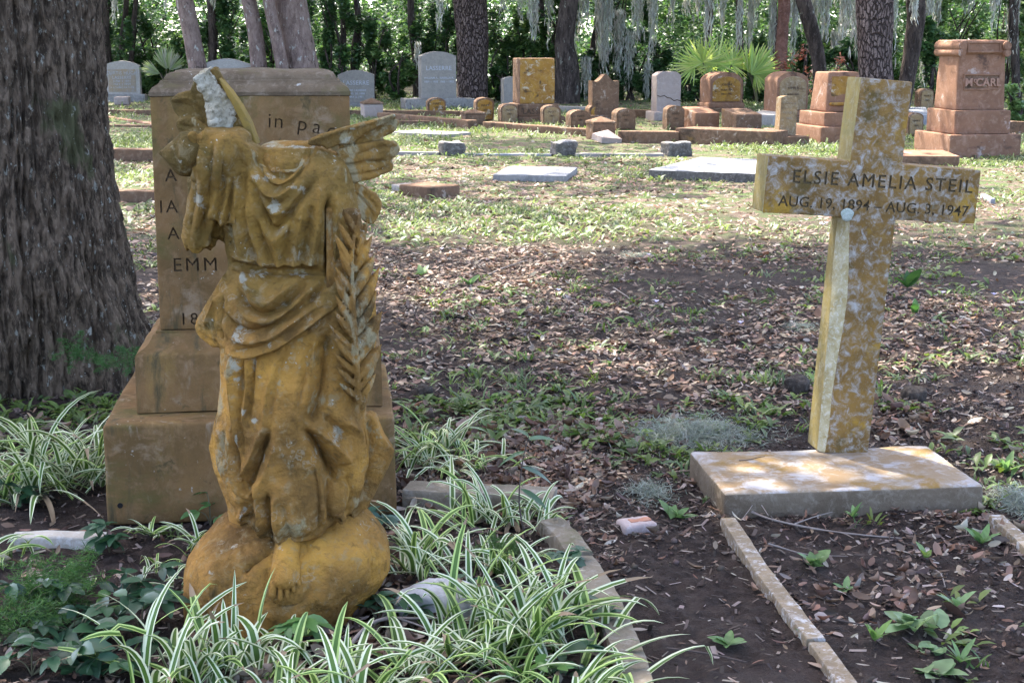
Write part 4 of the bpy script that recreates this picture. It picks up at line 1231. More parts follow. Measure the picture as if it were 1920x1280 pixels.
def round_stone(px, py, w, h, label, rz=BR, mat=M_ORG, hb=13, extra=10, shape='arch', dpt=.62, seed=0):
    st = Stone('rounded_headstone', label, 'headstone', px, py, rz, depth=dpt + .2)
    k = st.s
    base(st, (w + 2 * extra) * k, dpt + .25, hb * k, M_BRN, seed=seed)
    base(st, (w + extra * .7) * k, dpt + .1, 9 * k, M_RED, z=hb * k, seed=seed + 1, name='pedestal')
    o = dense_tablet('tablet', w * k, (h - 9) * k, dpt, shape, M_RED, st.t, z0=(hb + 9) * k, seed=seed + 2, step=.06)
    # proud roll over the arch and a sunk lichened face
    pw = w * .86
    u = np.linspace(-1, 1, 21)
    poly = [(-pw / 2 * k, 3 * k), (pw / 2 * k, 3 * k)] + [(a * pw / 2 * k, ((h - 9) - w * .13 - pw * .30 * (1 - math.sqrt(max(0, 1 - (a * .985) ** 2)))) * k) for a in u[::-1]]
    bm = prism_bm(poly, -dpt / 2 - .022, -dpt / 2 + .01, .008, 1)
    f = bm_obj('text_face', bm, mat, st.t); f.location.z = (hb + 9) * k
    engrave(st.t, 'lettering', [('JOHN R', 6 * k, 0, (hb + h * .62) * k), ('BORN 1841', 4.5 * k, 0, (hb + h * .48) * k), ('DIED 1903', 4.5 * k, 0, (hb + h * .37) * k)], 1, -dpt / 2 - .024, M_LETB, 0)
    return st
round_stone(1364, 216, 64, 66, 'round-topped red-brown headstone with an orange face, in front of the palmetto fans', seed=20)
round_stone(1488, 232, 62, 82, 'round-topped red-brown headstone with a peeling face, beside the dark leaning trunk', mat=M_TAN, seed=24)

# sloped tablet on two steps, partly behind the cross
st = Stone('slant_monument', 'red-brown monument with leaning sides on two steps, half behind the stone cross', 'monument', 1590, 268, BR, depth=1.0)
k = st.s
base(st, 118 * k, 1.15, 30 * k, M_RED, seed=28)
base(st, 96 * k, .95, 26 * k, M_RED, z=30 * k, seed=29, name='pedestal')
o = rbox('block', 74 * k, .62, 74 * k, M_RED, st.t, loc=(0, 0, 56 * k), r=.03, step=.1, namp=.005, seed=30, taper=(.84, .8))
bm = prism_bm([(-28 * k, 18 * k), (28 * k, 18 * k), (25 * k, 64 * k), (-25 * k, 64 * k)], -.30, -.24, .01, 1)
o = bm_obj('text_face', bm, M_ORG, st.t); o.location.z = 56 * k; o.rotation_euler.x = math.radians(-4.2)
rbox('ledge', 60 * k, .08, 6 * k, M_ORG, st.t, loc=(0, -.30, 68 * k), r=.02, step=.1)

# slim leaning tablet
st = Stone('slim_headstone', 'slim dark headstone leaning back on its own low square slab', 'headstone', 1486, 272, math.radians(16), depth=.55)
k = st.s
base(st, 68 * k, .60, 16 * k, M_BRN, seed=31)
o = dense_tablet('tablet', 35 * k, 74 * k, .16, 'low', M_TAN, st.t, z0=16 * k, seed=32, lean=math.radians(-3)); o.rotation_euler.y = math.radians(4)
engrave(o, 'lettering', [('IN MEMORY', 5 * k, 0, 58 * k), ('OF', 5 * k, 0, 50 * k), ('HENRY', 7 * k, 0, 40 * k), ('1862', 6 * k, 0, 30 * k)], 1, -.083, M_PANEL, 0)

# two desk-topped pillar stones on a shared step wall
for (px, py, w, h, label, sd) in ((1326, 243, 50, 40, 'desk-topped square block stone nearest the arched stones', 34), (1404, 247, 54, 41, 'desk-topped square block stone nearest the slim leaning headstone', 37)):
    st = Stone('block_headstone', label, 'headstone', px, py, math.radians(20), depth=.55)
    k = st.s
    V, F = rbox_arrays(w * k, .55, h * k, r=.012, step=.06, namp=.004, seed=sd)
    V[:, 2] -= np.clip(V[:, 2] / (h * k), 0, 1) * (-V[:, 1] + .27) * .16
    link('block', npmesh('block', V, F), M_RED if sd == 34 else M_BRN, st.t, True, 50)
    base(st, (w + 14) * k, .68, 4 * k, M_BRN, seed=sd + 1, z=-.02)

# row of small arched markers
GA = 'small arched markers inside the walled plot'
for i, (px, py, w, h, mat, lab) in enumerate([
    (820, 217, 34, 33, M_ORG, 'small arched marker with tan face in front of the large grey headstone'),
    (910, 226, 34, 42, M_ORG, 'small arched marker just behind a pyramid-capped post'),
    (956, 231, 33, 36, M_TAN, 'small arched marker in front of the base of the orange block'),
    (1035, 235, 34, 37, M_TAN, 'small arched tan marker at the right foot of the orange block'),
    (1089, 241, 40, 34, M_BRN, 'squat dark arched marker left of the middle pyramid-capped post'),
    (1124, 226, 38, 31, M_ORG, 'small arched orange marker standing under the gabled stone'),
    (1174, 243, 38, 39, M_BRN, 'dark arched marker right of the middle pyramid-capped post'),
    (1267, 243, 34, 44, M_BRN, 'dark arched marker touching the first desk-topped block'),
    (1717, 256, 30, 44, M_TAN, 'small pale arched marker between the stone cross and the big red monument'),
    (1738, 207, 28, 40, M_TAN, 'small tan arched marker behind the left side of the big red monument')]):
    st = Stone('arched_marker', lab, 'grave marker', px, py, BR + math.radians(RS.uniform(-3, 5)), GA, depth=.3)
    k = st.s
    o = dense_tablet('tablet', w * k, h * k, .26, 'arch', M_BRN, st.t, seed=50 + i, step=.05)
    u = np.linspace(-1, 1, 15); pw = w * .84
    poly = [(-pw / 2 * k, .02), (pw / 2 * k, .02)] + [(a * pw / 2 * k, (h - w * .10 - pw * .30 * (1 - math.sqrt(max(0, 1 - (a * .985) ** 2)))) * k) for a in u[::-1]]
    bm_obj('text_face', prism_bm(poly, -.142, -.12, .006, 1), mat, st.t)
    engrave(st.t, 'lettering', [('MARY', 5.5 * k, 0, h * .62 * k), ('1881', 5 * k, 0, h * .42 * k)], 1, -.1435, M_LETB, 0)
    o.rotation_euler.y = math.radians(RS.uniform(-1.5, 1.5))

# posts with pyramid caps
GP = 'square posts with pyramid caps'
for i, (px, py, w, h, lab) in enumerate([(701, 222, 36, 37, 'pyramid-capped square post nearest the tall foreground monument'), (892, 236, 38, 30, 'pyramid-capped square post where two low walls meet'), (1134, 262, 44, 42, 'pyramid-capped square post at the bend of the low front wall')]):
    st = Stone('capped_post', lab, 'post', px, py, BR + math.radians(3), GP, depth=.4)
    k = st.s
    base(st, w * k, w * k, h * .70 * k, M_BRN, seed=70 + i, name='post')
    bm = bmesh.new()
    c = w * k * .53
    bt = [bm.verts.new((a * c, b * c, z)) for z in (0, .03) for a, b in ((-1, -1), (1, -1), (1, 1), (-1, 1))]
    ap = bm.verts.new((0, 0, h * .30 * k))
    for j in range(4):
        bm.faces.new((bt[j], bt[(j + 1) % 4], bt[4 + (j + 1) % 4], bt[4 + j])); bm.faces.new((bt[4 + j], bt[4 + (j + 1) % 4], ap))
    bm.faces.new(bt[3::-1])
    bm_obj('cap', bm, M_BRN, st.t, False).location.z = h * .70 * k + .002
    st.t.children[-1].data.materials[0] = M_PINK if i == 0 else M_BRN
st = Stone('fallen_cap', 'pyramid post cap fallen in the grass before the low wall', 'post cap', 1151, 268, BR + .2, depth=.5)
k = st.s
bm = bmesh.new()
c = 21 * k
bt = [bm.verts.new((a * c, b * c, z)) for z in (0, .09) for a, b in ((-1, -1), (1, -1), (1, 1), (-1, 1))]
ap = bm.verts.new((0, 0, .19))
for j in range(4):
    bm.faces.new((bt[j], bt[(j + 1) % 4], bt[4 + (j + 1) % 4], bt[4 + j])); bm.faces.new((bt[4 + j], bt[4 + (j + 1) % 4], ap))
bm.faces.new(bt[3::-1])
o = bm_obj('cap_stone', bm, M_PINK, st.t, False); o.rotation_euler = (.12, .1, 0)
o = rbox('pink_block', .36, .3, .2, M_PINK, loc=tuple(G(230, 197)), rz=.1, r=.03, step=.06, namp=.01)
tag(o, 'small pinkish block on the grass before the tan-panelled granite headstone', 'stone block')
G2 = G(604, 202)

# low walls: top edge between two photo points, front foot further down
def low_wall(a, b, hpx, thick, mat, label, group='low walls and kerbs of the old plots', cat='low wall', name='low_wall', seed=0):
    A_, B_ = G(a[0], a[1] + hpx), G(b[0], b[1] + hpx)
    k = mpp((A_ + B_) / 2)
    d = B_ - A_
    h = hpx * k
    o = rbox(name, d.length, thick, h + .05, mat, None, loc=((A_.x + B_.x) / 2 - d.y / d.length * thick / 2, (A_.y + B_.y) / 2 + d.x / d.length * thick / 2, -.05), rz=math.atan2(d.y, d.x), r=.012, step=max(.05, d.length / 40), namp=.008, nscale=2, seed=seed)
    return tag(o, label, cat, group)
low_wall((707, 211), (877, 227), 14, .2, M_BRN, 'low red-brown wall slanting between the first two pyramid-capped posts', seed=1)
low_wall((690, 227), (868, 227), 8, .2, M_BRN, 'low dark kerb just below the slanting wall, reaching the second post', seed=2)
low_wall((905, 228), (1112, 244), 13, .2, M_BRN, 'low dark wall between the second and third pyramid-capped posts', seed=3)
low_wall((1158, 246), (1272, 248), 20, .2, M_BRN, 'low dark wall between the third post and the desk-topped blocks', seed=4)
low_wall((1266, 240), (1452, 248), 27, .5, M_BRN, 'broad step wall carrying the desk-topped blocks', seed=5)
low_wall((640, 207), (880, 209), 9, .2, M_BRN, 'far low wall in front of the large grey headstone', seed=6)
low_wall((1150, 206), (1250, 207), 14, .2, M_BRN, 'far low wall behind the dark arched markers', seed=7)
low_wall((1040, 199), (1140, 203), 10, .2, M_GRAN, 'short grey kerb between the orange block and the gabled stone', seed=8)
low_wall((1430, 243), (1500, 244), 18, .3, M_RED, 'reddish kerb end right of the second desk-topped block', seed=17)
low_wall((186, 206), (300, 207), 8, .2, M_BRN, 'dark kerb step farthest back between the oak and the monument', seed=9)
low_wall((186, 235), (300, 236), 3, .15, M_BRN, 'thin dark kerb step in the middle between the oak and the monument', seed=10)
low_wall((180, 279), (310, 281), 22, .25, M_BRN, 'thick dark kerb step between the oak and the monument', seed=11)
low_wall((190, 357), (310, 359), 21, .2, M_BRN, 'nearest dark kerb step between the oak and the monument', seed=12)
low_wall((192, 217), (284, 232), 3, .12, M_RED, 'thin slanting kerb on the bright grass beside the oak', seed=13)
low_wall((1888, 228), (1990, 230), 22, .25, M_BRN, 'low dark wall at the right edge beyond the big red monument', seed=14)
low_wall((735, 284), (824, 285), 4, .12, M_GRAN, 'thin grey kerb left of the first rough corner stone', seed=15)
low_wall((1078, 288), (1245, 288), 4, .12, M_GRAN, 'thin grey kerb between two rough corner stones', seed=16)
low_wall((868, 288), (1034, 289), 2, .12, M_WHT, 'thin pale kerb sunk in grass between two rough corner stones', seed=18)

# rough granite corner stones
for i, (px, py, w, h, lab) in enumerate([(846, 290, 44, 23, 'rough grey corner stone in the grass, nearest the angel statue'), (1056, 291, 42, 24, 'rough grey corner stone in the grass, middle one of three'), (1268, 292, 46, 24, 'rough grey corner stone just behind the white ledger slab')]):
    g = G(px, py); k = mpp(g)
    V, F = rbox_arrays(w * k, w * k * .9, h * k + .04, r=.03, step=.02, namp=.028, nscale=6, seed=80 + i)
    o = link('corner_stone', npmesh('corner_stone', V, F), M_DGRAN, None, True, 60)
    o.data.materials.append(M_GRANR)
    for p in o.data.polygons:
        if p.normal.z > .6: p.material_index = 1
    o.location = (g.x, g.y + w * k * .45, -.04); o.rotation_euler.z = BR + .1
    tag(o, lab, 'corner stone', 'rough corner stones of an empty plot')

# flat markers and ledgers, given by front edge and back edge
def ledger(name, f0, f1, b0, hz, mat, label, cat, seed=0, side=None):
    A_, B_, C_ = G(*f0, hz), G(*f1, hz), G(*b0, hz)
    d = B_ - A_; dep = (C_ - A_)
    n = Vector((-d.y, d.x, 0)).normalized()
    dp = dep.dot(n)
    V, F = rbox_arrays(d.length, dp, hz + .05, r=.012, step=.06, namp=.006, nscale=5, seed=seed)
    me = npmesh(name, V, F)
    o = link(name, me, mat, None, True, 50)
    if side:
        me.materials.append(side)
        for p in me.polygons:
            if p.normal.z < .5: p.material_index = 1
    c = (A_ + B_) / 2 + n * dp / 2
    o.location = (c.x, c.y, -.05); o.rotation_euler.z = math.atan2(d.y, d.x)
    return tag(o, label, cat)
ledger('flat_marker', (924, 327), (1062, 329), (908, 311), .07, M_WHT, 'pale grey flat grave marker lying alone in the leaf-strewn grass', 'grave marker', 1, M_GRANR)
ledger('ledger_slab', (1216, 318), (1560, 331), (1202, 291), .10, M_WHT, 'long white ledger slab running behind the arm of the cross', 'grave slab', 2, M_DGRAN)
ledger('ledger_slab', (1838, 362), (1858, 372), (1836, 357), .05, M_WHT, 'small pale slab corner beside the right arm of the cross', 'grave slab', 3)
ledger('ledger_slab', (1660, 292), (1800, 293), (1660, 280), .13, M_RED, 'low red-brown slab in front of the big red monument', 'grave slab', 4, M_BRN)
ledger('ledger_slab', (732, 247), (835, 252), (735, 241), .05, M_GRANL, 'thin grey slab in the grass behind the wing of the angel', 'grave slab', 5, M_GRAN)
ledger('ledger_slab', (1660, 214), (1742, 215), (1660, 200), .2, M_WHT, 'bright white slab far back between cross and big red monument', 'grave slab', 6)
ledger('ledger_slab', (1395, 215), (1450, 216), (1395, 206), .22, M_GRANL, 'bright grey slab far back between the two round-topped headstones', 'grave slab', 7)
ledger('kerb_fragment', (748, 346), (808, 352), (752, 336), .10, M_BRN, 'broken brown kerb block lying on the soil right of the angel wing', 'kerb', 8)
ledger('kerb_fragment', (733, 345), (753, 349), (716, 329), .05, M_GRANR, 'flat grey kerb piece leading into the broken brown block', 'kerb', 9)

# --- the big red family monument
st = Stone('family_monument', 'big red-brown family monument with scrolled capital and raised name panel on two steps', 'monument', 1845, 294, math.radians(9), depth=1.1)
k = st.s
base(st, 142 * k, 1.15, 41 * k, M_RED, seed=90, step=.1)
base(st, 112 * k, .90, 44 * k, M_RED, z=41 * k, seed=91, name='pedestal', step=.1)
z1 = 85 * k
o = rbox('block', 98 * k, .70, 128 * k, M_RED, st.t, loc=(0, 0, z1), r=.02, step=.08, namp=.006, seed=92, taper=(.93, .84))
rbox('cornice', 100 * k, .70, 26 * k, M_RED, st.t, loc=(0, 0, z1 + 103 * k), r=.03, step=.08, namp=.004, seed=93)
for s in (-1, 1):
    for zz, rr, off in ((118, 9, 0), (106, 8, 1)):
        v, f, _ = tube_arrays([(s * (44 + off) * k, y, z1 + zz * k) for y in np.linspace(-.40, .40, 12)], [rr * k * .95] * 12, 18)
        F = [tuple(q) for q in f] + [tuple(range(18))[::-1], tuple(range(11 * 18, 12 * 18))]
        me = bpy.data.meshes.new('s'); me.from_pydata([tuple(q) for q in v], [], F)
        bm = bmesh.new(); bm.from_mesh(me); bmesh.ops.recalc_face_normals(bm, faces=bm.faces)
        bmesh.ops.bevel(bm, geom=[e for e in bm.edges if e.calc_face_angle(0) > 1], offset=.012, segments=2, affect='EDGES')
        bm_obj('scroll', bm, M_RED, st.t)
    for zz in (110, 122):
        pass
def frame(w, h, cx, cz, y, t=.022):
    L = []
    for a, b, c, d in ((w, t, 0, h / 2), (w, t, 0, -h / 2), (t, h - t - .004, w / 2 - t / 2, 0), (t, h - t - .004, -w / 2 + t / 2, 0)):
        V, F = rbox_arrays(a, .03, b, r=.006, step=.2)
        V += np.array([cx + c, y, cz + d - b / 2]); L.append((V, F, None))
    return merge(L)
v, f, _ = frame(66 * k, 17 * k, 0, z1 + 116 * k, -.352); link('cornice_frame', npmesh('f', v, f), M_RED, st.t)
v, f, _ = frame(72 * k, 27 * k, 0, z1 + 52 * k, -.333); o = link('name_panel', npmesh('n', v, f), M_RED, st.t); o['label'] = 'framed raised name panel'
rbox('recess_shade_plate', 70 * k, .02, 25 * k, M_BRN, st.t, loc=(0, -.322, z1 + 39.5 * k), r=.003, step=.2)  # darker brown puts the shade of the sunk panel into colour
L = []
L.append(place_text(text_mesh('M', 20 * k, .04, bold=.004), -26 * k, z1 + 45 * k, -.338))
L.append(place_text(text_mesh('c', 15 * k, .04, bold=.002), -13.5 * k, z1 + 51 * k, -.338))
L.append(place_text(text_mesh('CARL', 20 * k, .04, 1.05, bold=.004), 13 * k, z1 + 45 * k, -.338))
link('lettering', join_meshes(L, 'l'), stone_mat('lit_red_letter_face', (.34, .20, .14), (.28, .16, .11), scale=8), st.t)  # same stone as the block, coloured paler for the light on letter edges
# ================================================================== GROUND
def gheight(x, y):
    p = np.stack([x, y, np.zeros_like(x)], 1)
    near = np.clip((14 - y) / 6, .25, 1)
    h = fbm(p, 1.3, 2, 3) * .014 + fbm(p, 7, 2, 5) * .008 * near + np.abs(fbm(p, 19, 3, 8)) * .017 * near + np.clip(fbm(p, 5, 2, 12), 0, 1) * .014 * near
    return h * np.clip((90 - y) / 40, 0, 1) - .012
def axis(segs):
    a = [segs[0][0]]
    for lo, hi, st in segs:
        n = max(1, int(round((hi - lo) / st)))
        a += list(np.linspace(lo, hi, n + 1)[1:])
    return np.array(a)
xs = axis([(-400, -40, 40), (-40, -12, 2), (-12, -3.0, .25), (-3.0, -1.4, .05), (-1.4, 2.1, .020), (2.1, 4, .06), (4, 12, .25), (12, 40, 2), (40, 400, 40)])
ys = axis([(-40, 2, 3), (2, 3.2, .1), (3.2, 6.2, .020), (6.2, 9, .04), (9, 16, .10), (16, 45, .3), (45, 100, 2), (100, 900, 50)])
X, Y = np.meshgrid(xs, ys)
Vg = np.stack([X.ravel(), Y.ravel(), gheight(X.ravel(), Y.ravel())], 1)
nx = len(xs)
i = np.arange(len(ys) - 1)[:, None]; j = np.arange(nx - 1)[None, :]
a = i * nx + j
Fg = np.stack([a, a + 1, a + nx + 1, a + nx], -1).reshape(-1, 4)
m, nt, b, out = newmat('soil_and_litter')
pos = nd(nt, 'ShaderNodeNewGeometry').outputs['Position']
n1 = noise(nt, pos, 1.6, 6, .65); n2 = noise(nt, pos, 14, 6, .7); n3 = noise(nt, pos, 55, 5, .7)
col = mixc(nt, ramp(nt, n2, .35, .65), (.027, .018, .013), (.068, .046, .034))
col = mixc(nt, ramp(nt, n3, .50, .75), col, (.085, .062, .048))
col = mixc(nt, ramp(nt, n1, .50, .70), col, (.070, .051, .040))
sep = nd(nt, 'ShaderNodeSeparateXYZ', {0: pos})
dist = nd(nt, 'ShaderNodeMath', {0: sep.outputs[1], 1: nd(nt, 'ShaderNodeMath', {0: n1, 1: 5.0}, operation='MULTIPLY').outputs[0]}, operation='ADD').outputs[0]
dry = mixc(nt, ramp(nt, n2, .3, .7), (.12, .083, .062), (.21, .155, .115))
dry = mixc(nt, ramp(nt, noise(nt, pos, 3.5, 5, .7), .42, .56), dry, (.095, .130, .042))
col = mixc(nt, ramp(nt, dist, 12.5, 18.0), col, dry)
col = mixc(nt, ramp(nt, sep.outputs[1], 38, 43), col, (.060, .052, .034))
nt.links.new(col, b.inputs['Base Color']); b.inputs['Roughness'].default_value = .95; b.inputs['Specular IOR Level'].default_value = .2
hh = nd(nt, 'ShaderNodeMath', {0: n3, 1: noise(nt, pos, 130, 4, .7)}, operation='ADD').outputs[0]
nt.links.new(nd(nt, 'ShaderNodeBump', {'Height': hh, 'Strength': 1.0, 'Distance': .02}).outputs[0], b.inputs['Normal'])
o = link('ground', npmesh('ground', Vg, Fg), m, None, True); tag(o, kind='structure')

def pts_in_view(n, y0, y1, pw=1.0, mask=None, wide=.37):
    """random ground points within the view's wedge between two distances"""
    out = []
    tot = 0
    while tot < n:
        y = y0 + (y1 - y0) * RS.rand(n * 2) ** pw
        x = (RS.rand(n * 2) * 2 - 1) * wide * y1
        ok = np.abs(x) < wide * y + .2
        x, y = x[ok], y[ok]
        if mask is not None:
            k = RS.rand(len(x)) < mask(x, y); x, y = x[k], y[k]
        out.append(np.stack([x, y], 1)); tot += len(x)
    q = np.concatenate(out)[:n]
    return np.column_stack([q, gheight(q[:, 0], q[:, 1])])
def pn(x, y, s, seed):
    return fbm(np.stack([x, y, np.zeros_like(x)], 1), s, 3, seed)

# ---- fallen leaves
LP = [(.24, .155, .105), (.31, .22, .155), (.18, .11, .072), (.24, .13, .08), (.145, .086, .06), (.35, .265, .195), (.105, .066, .047), (.26, .155, .105), (.40, .335, .26), (.19, .135, .10), (.13, .092, .07)]
M_LIT = leaf_mat('dry_leaf', .12, .6, .25)
def litter(n, y0, y1, size, pw, mask, tmpl, lift=.002, tip=.32, dk=1.0):
    p = pts_in_view(n, y0, y1, pw, mask)
    p[:, 2] += lift + RS.rand(n) * .012
    R = rotm(RS.rand(n) * 2 * PI, RS.normal(0, tip, n), RS.normal(0, tip, n))
    s = size * RS.uniform(.55, 1.25, n)
    s = s * np.where(RS.rand(n) < .12, 1.6, 1); S = np.stack([s, s * RS.uniform(.55, 1.5, n), s * RS.uniform(-1.5, 2.4, n)], 1)
    return scatter(tmpl[0], tmpl[1], p, R, S, pick(LP, n, .3) * dk * .88)
bare = lambda x, y: np.clip(.55 + 1.1 * pn(x, y, .9, 41), .10, 1) * np.where((y < 4.75) & (x > .35), .24, 1) * np.where((y < 4.3) & (x > .1) & (x < .55), .35, 1)
tm = curled()
def patchy(x, y): return np.clip(.25 + 1.5 * pn(x, y, 2.0, 47), .02, 1) * bare(x, y)
tm2 = curled(.55, .5); tm3 = (tm[0] * np.array([1, .62, 1.6]), tm[1]); tm4 = (LEAF4[0] * np.array([.8, .5, 1]), LEAF4[1])
parts = [litter(3600, 3.1, 6.4, .040, .75, patchy, tm, tip=.4), litter(2600, 3.1, 6.4, .046, .75, patchy, tm2, tip=.5), litter(3800, 3.1, 6.4, .036, .75, bare, tm3, tip=.3, dk=.9), litter(9000, 3.1, 6.4, .016, .75, bare, LEAF4, tip=.4, dk=.7), litter(21000, 6.0, 11.5, .040, .9, bare, tm), litter(19000, 10.5, 20, .060, .95, lambda x, y: np.clip(.6 + .9 * pn(x, y, .4, 44), .15, 1), LEAF4), litter(9000, 19, 40, .08, .95, None, LEAF4)]
parts = [(v, f, c) for v, f, c in parts]
v, f, c = merge(parts)
o = link('fallen_leaves', npmesh('fallen_leaves', v, f, c), M_LIT, None, True); tag(o, 'brown and pinkish dead leaves strewn over the soil', 'leaf litter', kind='stuff')
# crumbs of bark and stem bits among them
n = 16000
p = pts_in_view(n, 3.2, 9, .75, None); p[:, 2] += .003
R = rotm(RS.rand(n) * 2 * PI, RS.normal(0, .15, n), RS.normal(0, .3, n))
s = RS.uniform(.008, .045, n)
v, f, c = scatter(np.array([[-.5, -.5, 0], [.5, -.5, 0], [.5, .5, 0], [-.5, .5, 0], [0, 0, .8]], float)[[0, 1, 2, 3]], np.array([[0, 1, 2, 3]]), p, R, np.stack([s, s * RS.uniform(.08, .35, n), s], 1), pick([(.05, .035, .027), (.11, .08, .06), (.20, .15, .12), (.30, .24, .20), (.03, .022, .018)], n))
o = link('bark_crumbs', npmesh('bark_crumbs', v, f, c), M_LIT); tag(o, 'bits of bark and stem scattered through the soil', 'forest debris', kind='stuff')

# crumbs of soil
n = 9000
p = pts_in_view(n, 3.2, 7.5, .8, lambda x, y: np.clip(.4 + pn(x, y, 2.2, 46), .05, 1) * np.where(x > .1, 1, .4))
T8 = np.array([[1, 0, 0], [-1, 0, .1], [0, 1, 0], [.1, -1, 0], [0, .1, .8], [0, 0, -.8]], float); F8 = np.array([[0, 2, 4], [2, 1, 4], [1, 3, 4], [3, 0, 4], [2, 0, 5], [1, 2, 5], [3, 1, 5], [0, 3, 5]])
s = RS.uniform(.0025, .0085, n) * np.where(RS.rand(n) < .08, 2.0, 1)
v, f, c = scatter(T8, F8, p + np.array([0, 0, .002]), rotm(RS.rand(n) * 6, RS.normal(0, .5, n), RS.normal(0, .5, n)), np.stack([s, s * RS.uniform(.6, 1.2, n), s], 1), pick([(.045, .031, .024), (.07, .05, .038), (.095, .07, .055)], n))
o = link('soil_crumbs', npmesh('soil_crumbs', v, f, c), leaf_mat('soil_crumb', 0, .95, .1), None, True); tag(o, 'crumbs of dark soil on the bare ground', 'soil', kind='stuff')

# ---- grass and small weeds
GP_ = [(.085, .13, .028), (.11, .16, .035), (.065, .105, .026), (.14, .19, .045), (.10, .14, .05)]
GF = [(.12, .165, .048), (.15, .195, .060), (.095, .135, .040), (.18, .20, .095), (.13, .16, .07)]
M_WEED = leaf_mat('weed_leaf', .35, .45, .35)
def blade_tmpl():
    v, f = [], []
    for i, (x, w) in enumerate(((0, .05), (.4, .06), (.75, .045), (1.0, .004))):
        z = .75 * x - .42 * x * x * 1.1
        v += [[x * .8, -w, z], [x * .8, w, z]]
        if i: f.append([2 * i - 2, 2 * i - 1, 2 * i + 1, 2 * i])
    return np.array(v, float), np.array(f)
BT = blade_tmpl()
def broad_tmpl():
    v, f = [], []
    xs_ = (0, .15, .4, .7, 1.0); ws = (.01, .08, .17, .13, .005)
    for i, (x, w) in enumerate(zip(xs_, ws)):
        z = .55 * x - .45 * x * x
        v += [[x, -w, z + w * .35], [x, 0, z], [x, w, z + w * .35]]
        if i:
            a = 3 * i
            f += [[a - 3, a - 2, a + 1, a], [a - 2, a - 1, a + 2, a + 1]]
    return np.array(v, float), np.array(f)
WT = broad_tmpl()
def tufts(n, y0, y1, pw, mask, nb, size, pal, tmpl, jit=.02, pitch=(.0, .5)):
    p = pts_in_view(n, y0, y1, pw, mask)
    base_c = pick(pal, n, .2)
    q = np.repeat(p, nb, 0); q[:, :2] += RS.normal(0, jit, (n * nb, 2))
    m_ = n * nb
    R = rotm(RS.rand(m_) * 2 * PI, RS.normal(0, .2, m_), -RS.uniform(pitch[0], pitch[1], m_))
    s = np.repeat(RS.uniform(.6, 1.3, n), nb) * RS.uniform(.6, 1.2, m_) * size
    cc_ = np.repeat(base_c, nb, 0) * RS.uniform(.8, 1.2, (m_, 1))
    return scatter(tmpl[0], tmpl[1], q, R, s, cc_)
wm = lambda x, y: np.clip(.05 + 1.6 * pn(x, y, .8, 61) + np.clip((y - 5.6) / 6, -.2, .55), 0, 1) * np.where((y < 4.9) & (x > .1), .22, 1)
gm = lambda x, y: np.clip(.35 + 1.2 * pn(x, y, .45, 63), 0.05, 1)
parts = [tufts(520, 3.4, 6.5, .9, wm, 6, .065, GP_, WT, .02), tufts(360, 3.6, 7, .9, wm, 7, .075, GP_, BT, .015),
         tufts(430, 6.3, 11.5, .9, wm, 6, .062, GP_ + GF[:2], WT, .03), tufts(420, 6.5, 12, .9, wm, 8, .07, GP_ + GF[:1], BT, .03),
         tufts(2500, 11.5, 24, .95, gm, 5, .085, GF, WT, .06), tufts(3800, 11.5, 28, .95, gm, 7, .10, GF, BT, .06), tufts(8000, 21, 44, .95, gm, 5, .13, GF, BT, .12, (0, .7))]
v1, f1, c1 = merge([q for q in parts])
o = link('grass', npmesh('grass', v1, f1, c1), M_WEED, None, True); tag(o, 'patchy grass and small weeds sprouting through the litter', 'grass', kind='stuff')
# grass running out to the horizon beyond the wood
# tiny pale violet flowers
n = 26
p = pts_in_view(n, 8, 15, 1, None); p[:, 2] += .05
q = np.repeat(p, 5, 0); m_ = n * 5
R = rotm(np.tile(np.arange(5) * 2 * PI / 5, n) + np.repeat(RS.rand(n), 5), np.zeros(m_), np.full(m_, -.4))
v, f, c = scatter(WT[0] * np.array([1, 1.9, 1]), WT[1], q, R, np.full(m_, .024), pick([(.50, .46, .66), (.58, .55, .70)], m_, .1))
o = link('violet_flowers', npmesh('violet_flowers', v, f, c), M_WEED); tag(o, 'tiny pale violet blossoms dotted in the weeds', 'wildflowers', kind='stuff')

# ---- twigs
M_TWIG = plain_mat('grey_twig', (.22, .18, .15), .9, var=.4, scale=40)
M_TWIGD = plain_mat('dark_twig', (.07, .052, .042), .9, var=.4, scale=40)
def twig(pts, r, mat, label, side=(), z=.012):
    base_ = G(*pts[0])
    L = [np.array(G(a, b)) for a, b in pts]
    L = [q + np.array([0, 0, gheight(q[:1], q[1:2])[0] + z + RS.uniform(-.002, .012)]) - np.array(base_) for q in L]
    sp = smooth_path(L, 8 * len(L))
    ar = [tube_arrays(sp, np.linspace(r, r * .45, len(sp)), 6, 3, .2, 40)]
    for (i0, px, py) in side:
        a = sp[i0]; b = np.array(G(px, py)) - np.array(base_) + np.array([0, 0, .03])
        s2 = smooth_path([a, (a + b) / 2 + RS.normal(0, .006, 3), b], 10)
        ar.append(tube_arrays(s2, np.linspace(r * .6, r * .25, 10), 5))
    v, f, _ = merge(ar)
    o = link('twig', npmesh('twig', v, f), mat, None, True); o.location = base_
    return tag(o, label, 'twig', 'fallen twigs')
twig([(640, 1262), (700, 1205), (790, 1190), (900, 1200)], .006, M_TWIG, 'grey lichened twig crossing in front of the rock base', [(10, 770, 1150), (16, 830, 1225)], .05)
twig([(1400, 963), (1450, 985), (1540, 1000), (1620, 1012), (1690, 1010)], .0045, M_TWIG, 'long pale twig on the soil before the cross slab', [(14, 1560, 975), (20, 1600, 1025)])
twig([(1405, 945), (1425, 965), (1440, 990)], .003, M_TWIG, 'small forked twig leaning at the near corner of the cross slab', [(6, 1390, 990)], .03)
